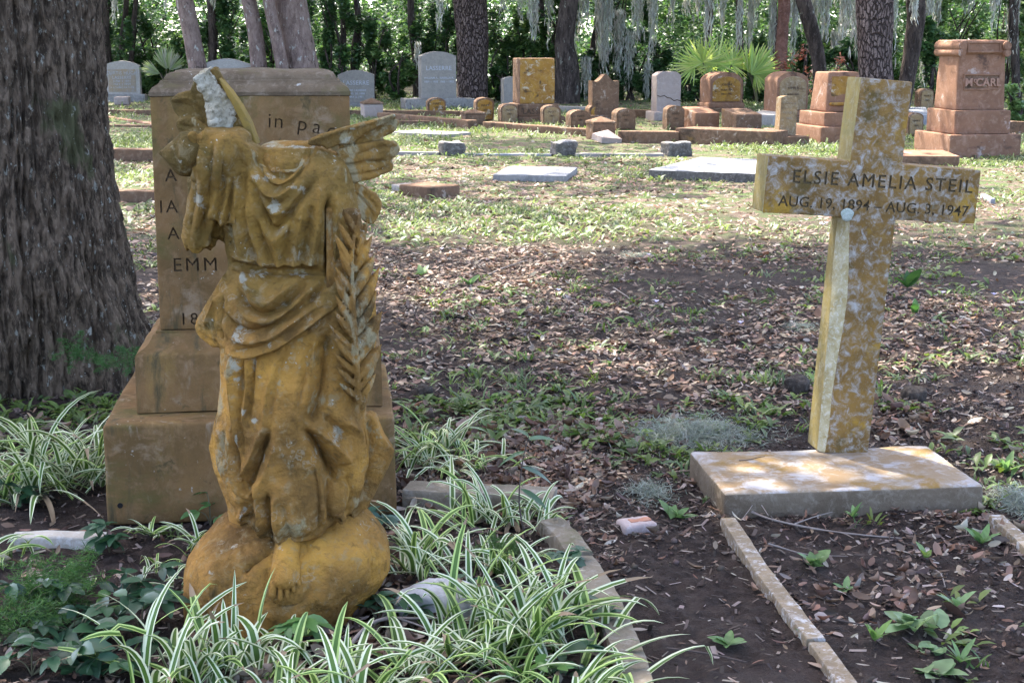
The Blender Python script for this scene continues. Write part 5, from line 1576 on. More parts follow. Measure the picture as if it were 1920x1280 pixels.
twig([(1440, 1035), (1510, 1040), (1590, 1045)], .003, M_TWIG, 'thin pale twig above the toothed weed', [])
twig([(1735, 1062), (1762, 1080), (1772, 1110)], .0028, M_TWIG, 'short curved pale twig on bare soil below the cross slab', [])
twig([(915, 515), (940, 505), (975, 500), (995, 490)], .006, M_TWIG, 'whitish stick lying in the weeds left of centre', [])
twig([(1150, 540), (1168, 552), (1182, 562)], .006, M_TWIG, 'short whitish stick between weeds in the middle ground', [])
twig([(1200, 430), (1225, 442), (1240, 440)], .006, M_TWIG, 'curved pale stick in the grass behind the weeds', [])
twig([(1560, 1180), (1620, 1186), (1690, 1190)], .003, M_TWIGD, 'dark straight twig by the leafy green weed', [])
twig([(1250, 1230), (1330, 1240), (1400, 1252)], .004, M_TWIGD, 'dark twig on the soil left of the long kerb', [])
twig([(778, 515), (800, 510), (830, 505), (850, 497)], .007, M_TWIGD, 'dark-ended stick right of the palm branch', [])
twig([(1385, 868), (1400, 862), (1432, 858)], .003, M_TWIGD, 'x', []) if False else None
# twig lying on the slab of the cross
s0 = np.array(G(1386, 868, .1)); L = [np.array(G(a, b, .1)) + np.array([0, 0, .006]) - s0 for a, b in ((1386, 866), (1405, 864), (1422, 860), (1434, 858))]
v, f, _ = tube_arrays(smooth_path(L, 16), np.linspace(.0025, .0012, 16), 6)
o = link('twig', npmesh('twig', v, f), M_TWIGD); o.location = s0; tag(o, 'little dark twig resting on top of the cross slab', 'twig', 'fallen twigs')
# ================================================================== PLANTS IN THE BED
M_STRIPG = plain_mat('strap_leaf_green', (.080, .150, .026), .42, .25, .3, 6)
M_STRIPW = plain_mat('strap_leaf_cream', (.66, .68, .44), .42, .25, .15, 6)
M_STRIPD = plain_mat('dead_strap_leaf', (.24, .17, .10), .8, .1, .3, 8)
M_STRIPY = plain_mat('strap_leaf_lime', (.42, .53, .16), .42, .25, .2, 6)
def strap_clump(n, L, wd, spread=.03, upright=.5, droop=1.0, azs=None):
    """variegated arching leaves; returns arrays with a material index per strip"""
    V, F, MI = [], [], []
    m = 11
    for q in range(n):
        az = RS.rand() * 2 * PI if azs is None else RS.uniform(*azs)
        inner = RS.rand()
        el = math.radians(22 + 55 * inner ** 1.1 * (.55 + .9 * upright)); el = min(el, 1.5)
        dead = RS.rand() < .06
        if dead: el *= .3
        kink = int(RS.uniform(4, 9)) if RS.rand() < .14 else -1
        l = L * RS.uniform(.5, 1.15); w = wd * 1.12 * RS.uniform(.65, 1.2)
        x0, y0 = RS.normal(0, spread, 2)
        x, z, a = 0.0, 0.0, el
        bend = droop * RS.uniform(1.1, 2.3) * (.55 + .65 * inner)
        side = RS.normal(0, .25)
        ca, sa = math.cos(az), math.sin(az)
        lat = 0.0
        base_i = len(V)
        tw = RS.normal(0, .35)
        for i in range(m):
            t = i / (m - 1)
            prof = w * min(1, .55 + t * 2.2) * (1 - t ** 3.2) ** .75 + .0004
            cx, cy = x0 + ca * x - sa * lat, y0 + sa * x + ca * lat
            up = np.array([-math.sin(a) * ca, -math.sin(a) * sa, math.cos(a)])
            sd = np.array([-sa, ca, 0.0])
            roll = tw * t
            s2 = sd * math.cos(roll) + up * math.sin(roll); u2 = up * math.cos(roll) - sd * math.sin(roll)
            for k_, lift in ((-1, .28), (-.52, .10), (0, 0), (.52, .10), (1, .28)):
                V.append(np.array([cx, cy, z]) + s2 * prof * k_ + u2 * prof * lift)
            x += math.cos(a) * l / (m - 1); z += math.sin(a) * l / (m - 1)
            if i == kink: a -= RS.uniform(.5, 1.1)
            lat += side * t * l / (m - 1)
            a -= bend * (.25 + 1.5 * t) / (m - 1)
        lime = 2 if RS.rand() < .35 else 1
        tipb = m - 1 - (int(RS.uniform(1, 3)) if RS.rand() < .3 else 0)
        for i in range(m - 1):
            for j in range(4):
                c = base_i + i * 5 + j
                F.append((c, c + 1, c + 6, c + 5)); MI.append(3 if (dead or i >= tipb) else (lime if j in (0, 3) else 0))
    V = np.array(V); V[:, 2] = np.maximum(V[:, 2], .004 + .012 * RS.rand(len(V)))
    return V, np.array(F), MI
GS = 'striped spider plants of the flower bed'
def strap(px, py, n, L, wd, label, upright=.5, droop=1.0, spread=.03):
    g = G(px, py)
    V, F, MI = strap_clump(int(n * .62), L * .87, wd, spread, upright, droop)
    o = link('spider_plant', npmesh('spider_plant', V, F, None, MI), [M_STRIPG, M_STRIPW, M_STRIPY, M_STRIPD], None, True)
    o.location = g
    return tag(o, label, 'spider plant', GS)
strap(95, 915, 130, .52, .0095, 'largest striped clump at the foot of the oak trunk, left of the monument plinth', .6, 1.0, .09)
strap(30, 935, 60, .34, .009, 'striped clump at the left edge of the photo under the oak', .5, 1.0, .06)
strap(175, 905, 40, .42, .009, 'striped clump reaching up over the left end of the monument plinth', .8, .8, .04)
strap(825, 850, 62, .33, .008, 'striped clump against the right side of the monument plinth', .6, 1.0, .06)
strap(880, 882, 50, .29, .008, 'flat striped clump just behind the long buff kerb', .3, 1.1, .07)
strap(790, 880, 36, .22, .008, 'small striped clump tight between plinth corner and kerb', .4, 1.1, .04)
strap(905, 985, 66, .32, .008, 'striped clump in front of the long buff kerb', .6, 1.0, .06)
strap(990, 980, 34, .22, .008, 'striped clump spilling over the end of the long buff kerb', .4, 1.1, .06)
strap(795, 1070, 66, .36, .009, 'striped clump touching the right flank of the rock base', .6, 1.0, .05)
strap(950, 1085, 44, .25, .009, 'striped clump leaning over the curved edging stones', .6, .95, .06)
strap(930, 1215, 150, .42, .0105, 'largest striped clump at the bottom centre, right of the rock', .6, .95, .10)
strap(1030, 1225, 60, .35, .0105, 'striped clump reaching over the soil at the right end of the bed', .6, .85, .07)
strap(835, 1275, 70, .34, .0095, 'low striped clump at the bottom edge left of the largest one', .3, 1.1, .08)
strap(1080, 1318, 60, .31, .010, 'striped clump cut by the bottom edge over the edging stones', .4, 1.0, .07)
strap(490, 1282, 90, .27, .0095, 'striped clump spreading right in front of the rock base', .55, 1.0, .10)
strap(425, 1262, 26, .28, .0105, 'striped clump with tall upright blades before the left side of the rock', 1.0, .5, .05)
strap(610, 1325, 44, .24, .009, 'striped clump below the bare foot at the bottom edge', .4, 1.1, .08)
strap(310, 1275, 50, .34, .0105, 'striped clump with spear-like leaves left of the rock', .9, .7, .07)
strap(690, 1330, 46, .30, .010, 'striped clump with broad blades at the bottom edge right of the statue', .8, .8, .05)
strap(285, 1005, 20, .15, .0070, 'tiny striped rosette in front of the monument plinth', .4, 1.0, .010)
strap(378, 1035, 26, .20, .0070, 'small striped clump between plinth and rock base', .5, 1.0, .03)
strap(330, 1085, 44, .16, .0055, 'low matted striped clump left of the rock base', .2, 1.2, .08)
strap(15, 1060, 24, .24, .0085, 'striped clump low at the left edge of the photo', .4, 1.0, .04)

# --- five-fingered creeper
M_CREEP = leaf_mat('creeper_leaf', .22, .4, .4)
def leaf_shape(n=7, wmax=.22, serr=.0):
    v, f = [], []
    for i in range(n):
        t = i / (n - 1)
        w = wmax * math.sin(PI * min(1, t ** .8)) ** .8 + .004
        if serr and i % 2: w *= 1 + serr
        z = .10 * t - .22 * t * t
        v += [[t, -w, z + w * .25], [t, 0, z], [t, w, z + w * .25]]
        if i:
            a = 3 * i
            f += [[a - 3, a - 2, a + 1, a], [a - 2, a - 1, a + 2, a + 1]]
    return np.array(v, float), np.array(f)
CL = leaf_shape(9, .24, .14)
M_STEM = plain_mat('green_brown_stem', (.10, .09, .045), .7)
def creeper(px, py, leaves, label, pal=((.030, .075, .034), (.040, .095, .040), (.026, .062, .032)), name='creeper', size=.075, h=.16, n5=5, cat='creeper'):
    """leaves: offsets in photo points from the root"""
    g = G(px, py); k = mpp(g)
    rt = thing(name, label, cat, g, 0, 'five-leaved creepers among the striped plants' if cat == 'creeper' else None)
    ar, st = [], []
    for dx, dy in leaves:
        hz = max(.03, -dy * k * .8 + RS.uniform(0, .03)); yy = RS.uniform(-.05, .05) - max(0, dy) * k
        c = np.array([dx * k, yy, hz])
        st.append(tube_arrays(smooth_path([(0, 0, 0), (dx * k * .35, yy * .4, hz * .75), tuple(c)], 8), np.linspace(.0022, .0012, 8), 5))
        s = size * RS.uniform(.75, 1.15)
        az = RS.rand() * 2 * PI
        fan = np.linspace(-1.9, 1.9, n5) + az if n5 == 5 else np.array([az - 1, az, az + 1])
        tilt = RS.normal(0, .3, 2)
        n = len(fan)
        sz = s * (1 - .22 * np.abs(np.linspace(-1, 1, n)))
        R = rotm(fan, np.full(n, tilt[0]) + RS.normal(0, .15, n), RS.normal(.15, .2, n))
        ar.append(scatter(CL[0], CL[1], np.repeat(c[None], n, 0), R, sz, pick(pal, n, .12)))
    v, f, c = merge(ar)
    link('foliage', npmesh('foliage', v, f, c), M_CREEP, rt, True)
    v, f, _ = merge(st)
    link('stem', npmesh('stem', v, f), M_STEM, rt, True)
    return rt
creeper(705, 1170, [(0, -50), (35, -25), (-18, -15), (55, -55), (80, -20)], 'dark five-leaved creeper against the lower right of the rock base')
creeper(560, 1215, [(-15, -55), (15, -70), (35, -50), (5, -30)], 'bright green five-leaved sprig at the foot of the rock', ((.075, .16, .040), (.09, .185, .05)))
creeper(205, 1035, [(0, -60), (20, -30), (-15, -20), (8, 10), (-25, -45)], 'small dark creeper in front of the left plinth corner')
creeper(140, 1200, [(0, -60), (60, -70), (-50, -40), (100, -90), (30, -20), (-20, 10), (90, -40), (-80, -10), (50, 10), (130, -100)], 'spreading dark creeper in the bottom left corner', size=.085)
creeper(60, 1265, [(0, -50), (50, -40), (-40, -30), (90, -20), (20, -80), (120, -40), (160, -20)], 'dark creeper along the bottom edge at the left', size=.085)
creeper(230, 1130, [(0, -50), (40, -40), (-40, -30), (70, -60), (20, -10)], 'dark creeper left of the rock base among striped leaves')
creeper(40, 1170, [(-20, -70), (30, -50), (60, -20), (-30, -20), (80, -55), (10, -10), (50, -85)], 'dark creeper among the feathery fern at the left edge', size=.08)
creeper(175, 1270, [(-30, -50), (20, -60), (60, -40), (-60, -30), (90, -20), (0, -10), (40, -90), (-10, -90), (110, -60)], 'dense dark creeper at the bottom edge left of the spear-like striped clump', size=.085)
creeper(265, 1180, [(0, -40), (40, -50), (-40, -45), (20, -80)], 'dark creeper between the spear-like striped clump and the rock base', size=.07)
creeper(25, 960, [(-20, -60), (15, -45), (-5, -20), (40, -30)], 'dark creeper at the left edge in front of the oak clump', size=.085)
creeper(1062, 1085, [(0, -30), (25, -45), (-20, -50)], 'dark five-leaved creeper leaf by the curved edging stones')
creeper(1105, 1200, [(0, -40), (40, -50), (-30, -60), (20, -20)], 'dark creeper under the right end of the largest striped clump')
creeper(1085, 1265, [(0, -30), (-30, -20), (15, -50)], 'dark creeper at the bottom edge by the edging stones')
creeper(880, 1130, [(0, -40), (30, -20), (-30, -30)], 'dark creeper inside the bed behind the largest striped clump')
creeper(700, 985, [(0, -30), (20, -15), (-15, -8)], 'bluish creeper between the statue robe and the plinth corner', ((.05, .11, .07), (.04, .09, .06)))
creeper(1005, 1290, [(0, -40), (40, -30), (-40, -30)], 'light green sprig at the bottom edge under the largest clump', ((.12, .22, .05), (.10, .19, .04)), size=.05)
creeper(395, 985, [(0, -40), (-25, -25), (20, -20), (-8, -60)], 'light green sprig in front of the monument plinth', ((.075, .15, .04), (.06, .13, .035)), size=.055, n5=3, name='sprig', cat='weed')
creeper(200, 1150, [(0, -40), (30, -20), (-20, -25)], 'light green three-leaved sprig beside the feathery fern', ((.10, .19, .05), (.08, .16, .04)), size=.055, n5=3, name='sprig', cat='weed')

# tall thin weed with drooping dark leaves
g = G(985, 1010)
wd_ = thing('slender_weed', 'slender dark weed with drooping leaves rising beside the end of the buff kerb', 'weed', g)
v, f, _ = tube_arrays(smooth_path([(0, 0, 0), (-.02, 0, .12), (-.012, .01, .24), (.01, .02, .34)], 16), np.linspace(.003, .0015, 16), 6); link('stem', npmesh('stem', v, f), M_TWIGD, wd_, True)
pp = np.array([(-.012, .01, .24), (.0, .015, .29), (.01, .02, .33), (-.016, .0, .17), (.01, .02, .34)])
R = rotm(np.array([.2, 2.9, .6, -.3, 2.3]), np.array([.3, -.3, .2, .3, 0]), np.array([.5, .5, .1, .6, -.2]))
v, f, c = scatter(leaf_shape(9, .13)[0], leaf_shape(9, .13)[1], pp, R, np.array([.13, .12, .12, .11, .09]), pick([(.035, .08, .035), (.05, .105, .04)], 5)); link('leaf', npmesh('leaf', v, f, c), M_CREEP, wd_, True)

# --- feathery asparagus fern
M_FERN = leaf_mat('feathery_fern', .3, .5, .2)
def fern(px, py, z0, n, L, label, pal, lean=(0, 0), y=None, el=(.5, 1.2)):
    g = G(px, py) if y is None else P(px, py, y)
    ar = []
    for q in range(n):
        az = RS.rand() * 2 * PI; e_ = RS.uniform(*el)
        d = np.array([math.cos(az) * math.cos(e_), math.sin(az) * math.cos(e_), math.sin(e_)]) + np.array([lean[0], lean[1], 0]); d /= np.linalg.norm(d)
        l = L * RS.uniform(.6, 1.1)
        m_ = 90
        t = RS.rand(m_) ** .7
        p = d[None] * (t * l)[:, None]; p[:, 2] -= .35 * l * t ** 2
        p += RS.normal(0, 1, (m_, 3)) * (.055 * l / .3) * (1.05 - t)[:, None]
        R = rotm(RS.rand(m_) * 2 * PI, RS.normal(0, .8, m_), RS.normal(0, .8, m_))
        s = np.stack([RS.uniform(.018, .040, m_), np.full(m_, .006), np.full(m_, .01)], 1)
        ar.append(scatter(LEAF4[0], LEAF4[1], p, R, s, pick(pal, m_, .2)))
    v, f, c = merge(ar)
    v[:, 2] = np.maximum(v[:, 2], .0) if y is None else v[:, 2]
    o = link('asparagus_fern', npmesh('asparagus_fern', v, f, c), M_FERN); o.location = g
    return tag(o, label, 'fern', 'feathery ferns')
FP = ((.060, .125, .030), (.045, .10, .026), (.085, .16, .040))
fern(95, 1140, 0, 44, .26, 'feathery green fern in the left of the bed among dark creeper', FP)
fern(15, 1200, 0, 24, .24, 'feathery fern at the left edge of the photo', FP)
fern(140, 655, 0, 10, .17, 'feathery fern sprig growing from the oak bark', ((.05, .11, .028), (.07, .14, .04)), (.5, -.8), 6.36, (-.3, .5))
fern(240, 680, 0, 11, .17, 'feathery fern sprig in the gap between oak and monument', ((.05, .11, .028), (.065, .13, .04)), (.1, -.5), 6.25, (.0, 1.0))
fern(930, 1060, 0, 14, .16, 'wisp of feathery fern inside the striped plants', ((.10, .17, .05), (.08, .14, .04)))

# --- single weeds of the bare soil at the lower right and the open ground
def weed(px, py, n, L, wmax, label, pal, el=(.15, .8), serr=.0, spread=.0):
    g = G(px, py)
    T = leaf_shape(9, wmax, serr or .10); n = int(n * 1.4)
    az = np.linspace(0, 2 * PI, n, endpoint=False) + RS.normal(0, .3, n)
    R = rotm(az, RS.normal(0, .2, n), -RS.uniform(*el, n))
    v, f, c = scatter(T[0], T[1], RS.normal(0, spread, (n, 3)) * np.array([1, 1, 0]) + np.array([0, 0, .005]), R, .72 * L * RS.uniform(.45, 1.2, n), pick(pal, n, .15))
    v[:, 2] = np.maximum(v[:, 2], .003)
    c = c * (.82 + .36 * RS.rand(len(c), 1))
    o = link('weed', npmesh('weed', v, f, c), M_WEED, None, True); o.location = (g.x, g.y, gheight(np.array([g.x]), np.array([g.y]))[0])
    return tag(o, label, 'weed', 'single weeds on the soil')
WP = ((.17, .25, .11), (.21, .29, .13), (.14, .21, .085))
WD = ((.12, .20, .065), (.145, .23, .08))
weed(1715, 1190, 10, .11, .30, 'leafy rosette weed with rounded grey-green leaves, largest on the right soil', WP, (.2, .9), 0, .03)
weed(1795, 1150, 4, .10, .30, 'upright four-leaved weed right of the large rosette', WP, (.5, 1.1))
weed(1745, 1225, 7, .08, .26, 'rosette weed just below the largest rosette', WP, (.1, .6), 0, .02)
weed(1765, 1262, 7, .12, .30, 'broad-leaved weed at the bottom edge right of the kerb', ((.19, .26, .12), (.16, .23, .10)), (.0, .5), 0, .02)
weed(1525, 1062, 6, .10, .30, 'toothed weed with wide leaves just right of the long kerb', WD, (.3, 1.0), .15)
weed(1585, 1100, 6, .08, .16, 'narrow-leaved weed below the toothed weed', WD, (.2, .8))
weed(1800, 1240, 9, .11, .10, 'drooping strap-leaved weed at the lower right', WD, (.5, 1.1))
weed(1840, 1020, 7, .10, .14, 'green weed near the right kerb', WD, (.3, 1.0))
weed(1270, 965, 8, .10, .20, 'leafy weed on the soil left of the cross slab', WD, (.3, 1.0), 0, .02)
weed(1735, 1045, 4, .08, .22, 'yellowish small seedling on bare soil below the cross slab', ((.20, .25, .06), (.17, .24, .08)), (.6, 1.1))
weed(1640, 1210, 7, .10, .13, 'light green tuft right of the long kerb', ((.15, .24, .06), (.12, .2, .06)), (.6, 1.2))
weed(1505, 1200, 4, .05, .34, 'round-leaved seedling against the long kerb', ((.10, .20, .05),), (.1, .7))
weed(1365, 1220, 6, .07, .26, 'small weed on the soil left of the short kerb', WD, (.2, .8))
weed(1600, 975, 6, .09, .18, 'sprig weed leaning on the front face of the cross slab', WD, (.6, 1.2))
weed(1715, 590, 5, .16, .18, 'tall broad-leaved weed right of the cross shaft', ((.05, .11, .03), (.07, .15, .035)), (.8, 1.3))
weed(1885, 880, 6, .12, .14, 'green weed at the right edge above the cross slab', WD, (.6, 1.2))
weed(1700, 545, 4, .22, .20, 'dark pointed-leaf plant standing in the open ground right of the cross', ((.04, .09, .025), (.055, .12, .03)), (.7, 1.3))
weed(1050, 980, 5, .07, .26, 'small round-leaved weed past the end of the buff kerb', WD, (.3, .9))
weed(790, 520, 6, .14, .20, 'leafy weed in the open ground right of the palm branch', WD, (.3, 1.0))
weed(880, 535, 6, .14, .16, 'upright weed left of the middle of the open ground', WD, (.6, 1.2))

# --- grey moss fallen on the ground
M_MOSS = leaf_mat('spanish_moss', .25, .8, .1)
MP = ((.22, .24, .18), (.27, .285, .22), (.17, .19, .14), (.31, .325, .27))
def moss_heap(px, py, wpx, hpx, n, label, thick=.06):
    g = G(px, py); k = mpp(g)
    ar = []
    r = RS.normal(0, .40, (n, 2))
    dep = hpx * k / math.sin(math.radians(15)) * .5
    p = np.stack([r[:, 0] * wpx * k * .62, r[:, 1] * dep, np.abs(RS.normal(0, .45, n)) * thick * np.exp(-(r ** 2).sum(1) * 1.6)], 1)
    yaw = RS.rand(n) * 2 * PI
    for seg in range(3):
        R = rotm(yaw, RS.normal(0, .5, n), RS.normal(0, .5, n))
        s = np.stack([RS.uniform(.03, .06, n), np.full(n, .006), np.full(n, .06)], 1)
        ar.append(scatter(LEAF4[0], LEAF4[1], p, R, s, pick(MP, n, .2)))
        p = p + np.stack([np.cos(yaw), np.sin(yaw), np.zeros(n)], 1) * .03; yaw = yaw + RS.normal(0, .8, n); p[:, 2] = np.abs(p[:, 2] + RS.normal(0, .006, n))
    v, f, c = merge(ar); v[:, 2] = np.maximum(v[:, 2], .002)
    o = link('moss_clump', npmesh('moss_clump', v, f, c), M_MOSS); o.location = g
    return tag(o, label, 'moss', 'grey moss fallen on the ground')
moss_heap(1290, 815, 250, 60, 2600, 'wide heap of grey-green moss on the soil behind the cross slab')
moss_heap(1220, 925, 60, 40, 260, 'wispy bit of grey moss left of the cross slab', .03)
moss_heap(1905, 945, 50, 50, 420, 'clump of grey moss at the right edge beside the cross slab')
moss_heap(1500, 615, 60, 20, 220, 'wisp of grey moss on the soil left of the cross shaft', .03)
moss_heap(1195, 460 + 20, 80, 20, 200, 'thin grey moss scrap in the open ground', .03)
moss_heap(1560, 282, 120, 16, 500, 'grey moss scattered in the grass before the slant monument', .06)
# ================================================================== TREES
def bark_mat(name, c1, c2, c3, vs=8.0, zs=.25, lich=None, bump=1.0, dist=.03):
    m, nt, b, out = newmat(name)
    vec = nd(nt, 'ShaderNodeTexCoord').outputs['Object']
    mp = nd(nt, 'ShaderNodeMapping', {'Vector': vec, 'Scale': (1, 1, zs)}).outputs[0]
    n1 = noise(nt, mp, vs, 6, .68, .3); n2 = noise(nt, mp, vs * 3.2, 5, .7)
    col = mixc(nt, ramp(nt, n1, .38, .62), c1, c2)
    col = mixc(nt, ramp(nt, n2, .52, .75), col, c3)
    if lich:
        for (lc, ls, th) in lich:
            col = mixc(nt, ramp(nt, noise(nt, nd(nt, 'ShaderNodeMapping', {'Vector': vec, 'Scale': (1, 1, .6), 'Location': (ls, 1, 2)}).outputs[0], ls, 5, .62), th, th + .05), col, lc)
    nt.links.new(col, b.inputs['Base Color']); b.inputs['Roughness'].default_value = .95; b.inputs['Specular IOR Level'].default_value = .15
    hh = nd(nt, 'ShaderNodeMath', {0: n1, 1: n2}, operation='ADD').outputs[0]
    nt.links.new(nd(nt, 'ShaderNodeBump', {'Height': hh, 'Strength': bump, 'Distance': dist}).outputs[0], b.inputs['Normal'])
    return m
M_OAK = bark_mat('oak_bark', (.050, .035, .022), (.19, .134, .086), (.31, .235, .155), 30, .33, [((.10, .095, .045), 2.2, .60), ((.32, .305, .24), 30, .62), ((.40, .39, .32), 62, .655)], 1.0, .025)
def plated_bark(name, dark, c1, c2):
    m, nt, b, out = newmat(name)
    vec = nd(nt, 'ShaderNodeTexCoord').outputs['Object']
    wv = mixc(nt, .11, vec, nd(nt, 'ShaderNodeTexNoise', {'Vector': vec, 'Scale': 4.0, 'Detail': 4.0}).outputs[1])
    mp = nd(nt, 'ShaderNodeMapping', {'Vector': wv, 'Scale': (1, 1, .33)}).outputs[0]
    v = nd(nt, 'ShaderNodeTexVoronoi', {'Vector': mp, 'Scale': 19.0}, feature='DISTANCE_TO_EDGE').outputs[0]
    vc = nd(nt, 'ShaderNodeTexVoronoi', {'Vector': mp, 'Scale': 19.0}).outputs[1]
    t = nd(nt, 'ShaderNodeSeparateColor', {0: vc}).outputs[0]
    col = mixc(nt, t, c1, c2)
    col = mixc(nt, ramp(nt, noise(nt, vec, 30, 5, .7), .4, .7), col, [x * .6 for x in c1])
    e_ = ramp(nt, v, .0, .14)
    col = mixc(nt, e_, dark, col)
    nt.links.new(col, b.inputs['Base Color']); b.inputs['Roughness'].default_value = .95; b.inputs['Specular IOR Level'].default_value = .15
    nt.links.new(nd(nt, 'ShaderNodeBump', {'Height': e_, 'Strength': 1.0, 'Distance': .06}).outputs[0], b.inputs['Normal'])
    return m
M_PINE = plated_bark('plated_pine_bark', (.050, .034, .028), (.115, .078, .066), (.23, .165, .14))
M_PINK_B = bark_mat('pinkish_smooth_bark', (.145, .098, .082), (.25, .175, .148), (.33, .255, .215), 9, .4, [((.36, .34, .30), 9, .60), ((.10, .07, .058), 6, .60)], .8, .03)
M_DARKB = bark_mat('dark_bark', (.030, .022, .018), (.085, .062, .050), (.16, .125, .105), 9, .3, [((.22, .21, .17), 7, .62)], 1.0, .04)
M_REDPALM = bark_mat('rust_palm_bark', (.13, .060, .042), (.24, .115, .085), (.32, .19, .15), 5, .9, None, 1.0, .05)
M_LEAF = leaf_mat('tree_leaf', .35, .4, .4)
G_DARK = [(.036, .078, .024), (.052, .104, .032), (.070, .130, .040), (.044, .092, .036), (.095, .16, .05)]
G_MID = [(.055, .11, .030), (.080, .145, .040), (.11, .18, .050), (.045, .09, .030), (.14, .21, .06)]
G_LIGHT = [(.14, .22, .065), (.18, .26, .09), (.11, .18, .055), (.22, .29, .12)]

def leaves(clumps, n, size, pal, flat=.5, up=.5):
    """clumps: rows of (x, y, z, rx, ry, rz, weight)"""
    C = np.array(clumps, float)
    w = C[:, 6] / C[:, 6].sum()
    idx = RS.choice(len(C), n, p=w)
    d = RS.normal(0, 1, (n, 3)); d /= np.linalg.norm(d, axis=1, keepdims=True)
    p = C[idx, :3] + d * (RS.rand(n, 1) ** .45) * C[idx, 3:6]
    R = rotm(RS.rand(n) * 2 * PI, RS.normal(0, up, n), RS.normal(0, up, n))
    s = size * RS.uniform(.6, 1.35, n)
    return scatter(LEAF4[0], LEAF4[1], p, R, np.stack([s, s * 1.15, s], 1), pick(pal, n, .22))

# ---- the big oak at the left edge
ob = G(45, 745)
OY = ob.y + .45
def edge_x(py): return P(np.interp(py, [-400, 0, 200, 330, 400, 470, 530, 580, 620, 700, 760], [170, 182, 191, 200, 211, 225, 240, 256, 272, 285, 290]), py, OY)[0]
oak = thing('oak_tree', 'massive oak with deeply furrowed lichen-flecked bark at the left edge of the photo', 'tree', (P(0, 400, OY)[0] - .0, OY, 0))
zs_ = np.concatenate([np.linspace(-.1, 2.6, 400), np.linspace(2.65, 6.5, 40)])
nth = 560
th = np.linspace(0, 2 * PI, nth, endpoint=False)
cx0 = oak.location.x
rows = []
for z in zs_:
    pyz = 640 - FPX * ((z - EYE) / OY + math.tan(PITCH)) / (1 - (z - EYE) / OY * math.tan(PITCH)) * 1.0
    r = edge_x(min(pyz, 760)) - cx0
    r *= 1.0
    flare = max(0, .55 - z)
    lob = 1 + (.10 * np.cos(3 * th + .5) + .07 * np.cos(5 * th + 2.0)) * np.clip(flare * 2.4, .08, 1) - .05 * np.clip(flare * 2.4, 0, 1)
    rr = r * lob
    if z > 3: rr = rr * (1 - .06 * (z - 3))
    rows.append(np.stack([rr * np.cos(th), rr * .92 * np.sin(th), np.full(nth, z)], 1))
Vt = np.array(rows).reshape(-1, 3)
ang = np.tile(th, len(zs_)); zz = Vt[:, 2]
q = np.stack([np.cos(ang) * 5.2, np.sin(ang) * 5.2, zz * 1.5], 1)
wob = fbm(q, .9, 2, 71) * .25
q2 = np.stack([np.cos(ang + wob * .2) * 24, np.sin(ang + wob * .2) * 24, zz * 6.0], 1)
rid = 1 - np.abs(fbm(q2, .95, 2, 72)) * 2.0
fine = fbm(np.stack([np.cos(ang) * 34, np.sin(ang) * 34, zz * 13], 1), 1, 3, 75)
nr = np.stack([np.cos(ang), np.sin(ang), np.zeros_like(ang)], 1)
Vt = Vt + nr * (np.clip(rid, -.7, .62) * .030 + fine * .012 + np.abs(fbm(np.stack([np.cos(ang) * 20, np.sin(ang) * 20, zz * 9], 1), 1, 2, 79)) * -.014 + fbm(q, .35, 2, 78) * .03)[:, None]
i = np.arange(len(zs_) - 1)[:, None]; j = np.arange(nth)[None, :]
a = i * nth + j; b_ = i * nth + (j + 1) % nth
Ft = np.stack([a, b_, b_ + nth, a + nth], -1).reshape(-1, 4)
tr = link('trunk', npmesh('trunk', Vt, Ft), M_OAK, oak, True)
limbs = []
for k_, (ax, ay, az_) in enumerate([(2.5, 1.0, 8.2), (3.2, 3.5, 8.6), (1.0, 4.5, 9), (-2, -1, 9), (4.2, 1.8, 8.6), (-3.4, 4.6, 8.4), (-3, 2, 9)]):
    v, f, _ = tube_arrays(smooth_path([(0, 0, 5.6), (ax * .3, ay * .3, 6.9), (ax * .7, ay * .7, az_ - .6), (ax, ay, az_)], 20), np.linspace(.30, .07, 20), 10, k_, .1)
    limbs.append((v, f, None))
v, f, _ = merge(limbs); link('limb', npmesh('limb', v, f), M_OAK, oak, True)
# crown: shades the graves in front
cl = []
for k_ in range(270):
    x = RS.uniform(-6.8, 5.4); y = RS.uniform(-1.0, 8.6)
    if CROWN_HOLE(x + cx0, y + OY): continue
    cl.append((x, y, RS.uniform(7.2, 9.8), RS.uniform(.7, 1.2), RS.uniform(.7, 1.2), RS.uniform(.4, .7), 1))
v, f, c = leaves(cl, CROWN_N, .16, G_DARK, up=.5)
link('crown', npmesh('crown', v, f, c), M_LEAF, oak)

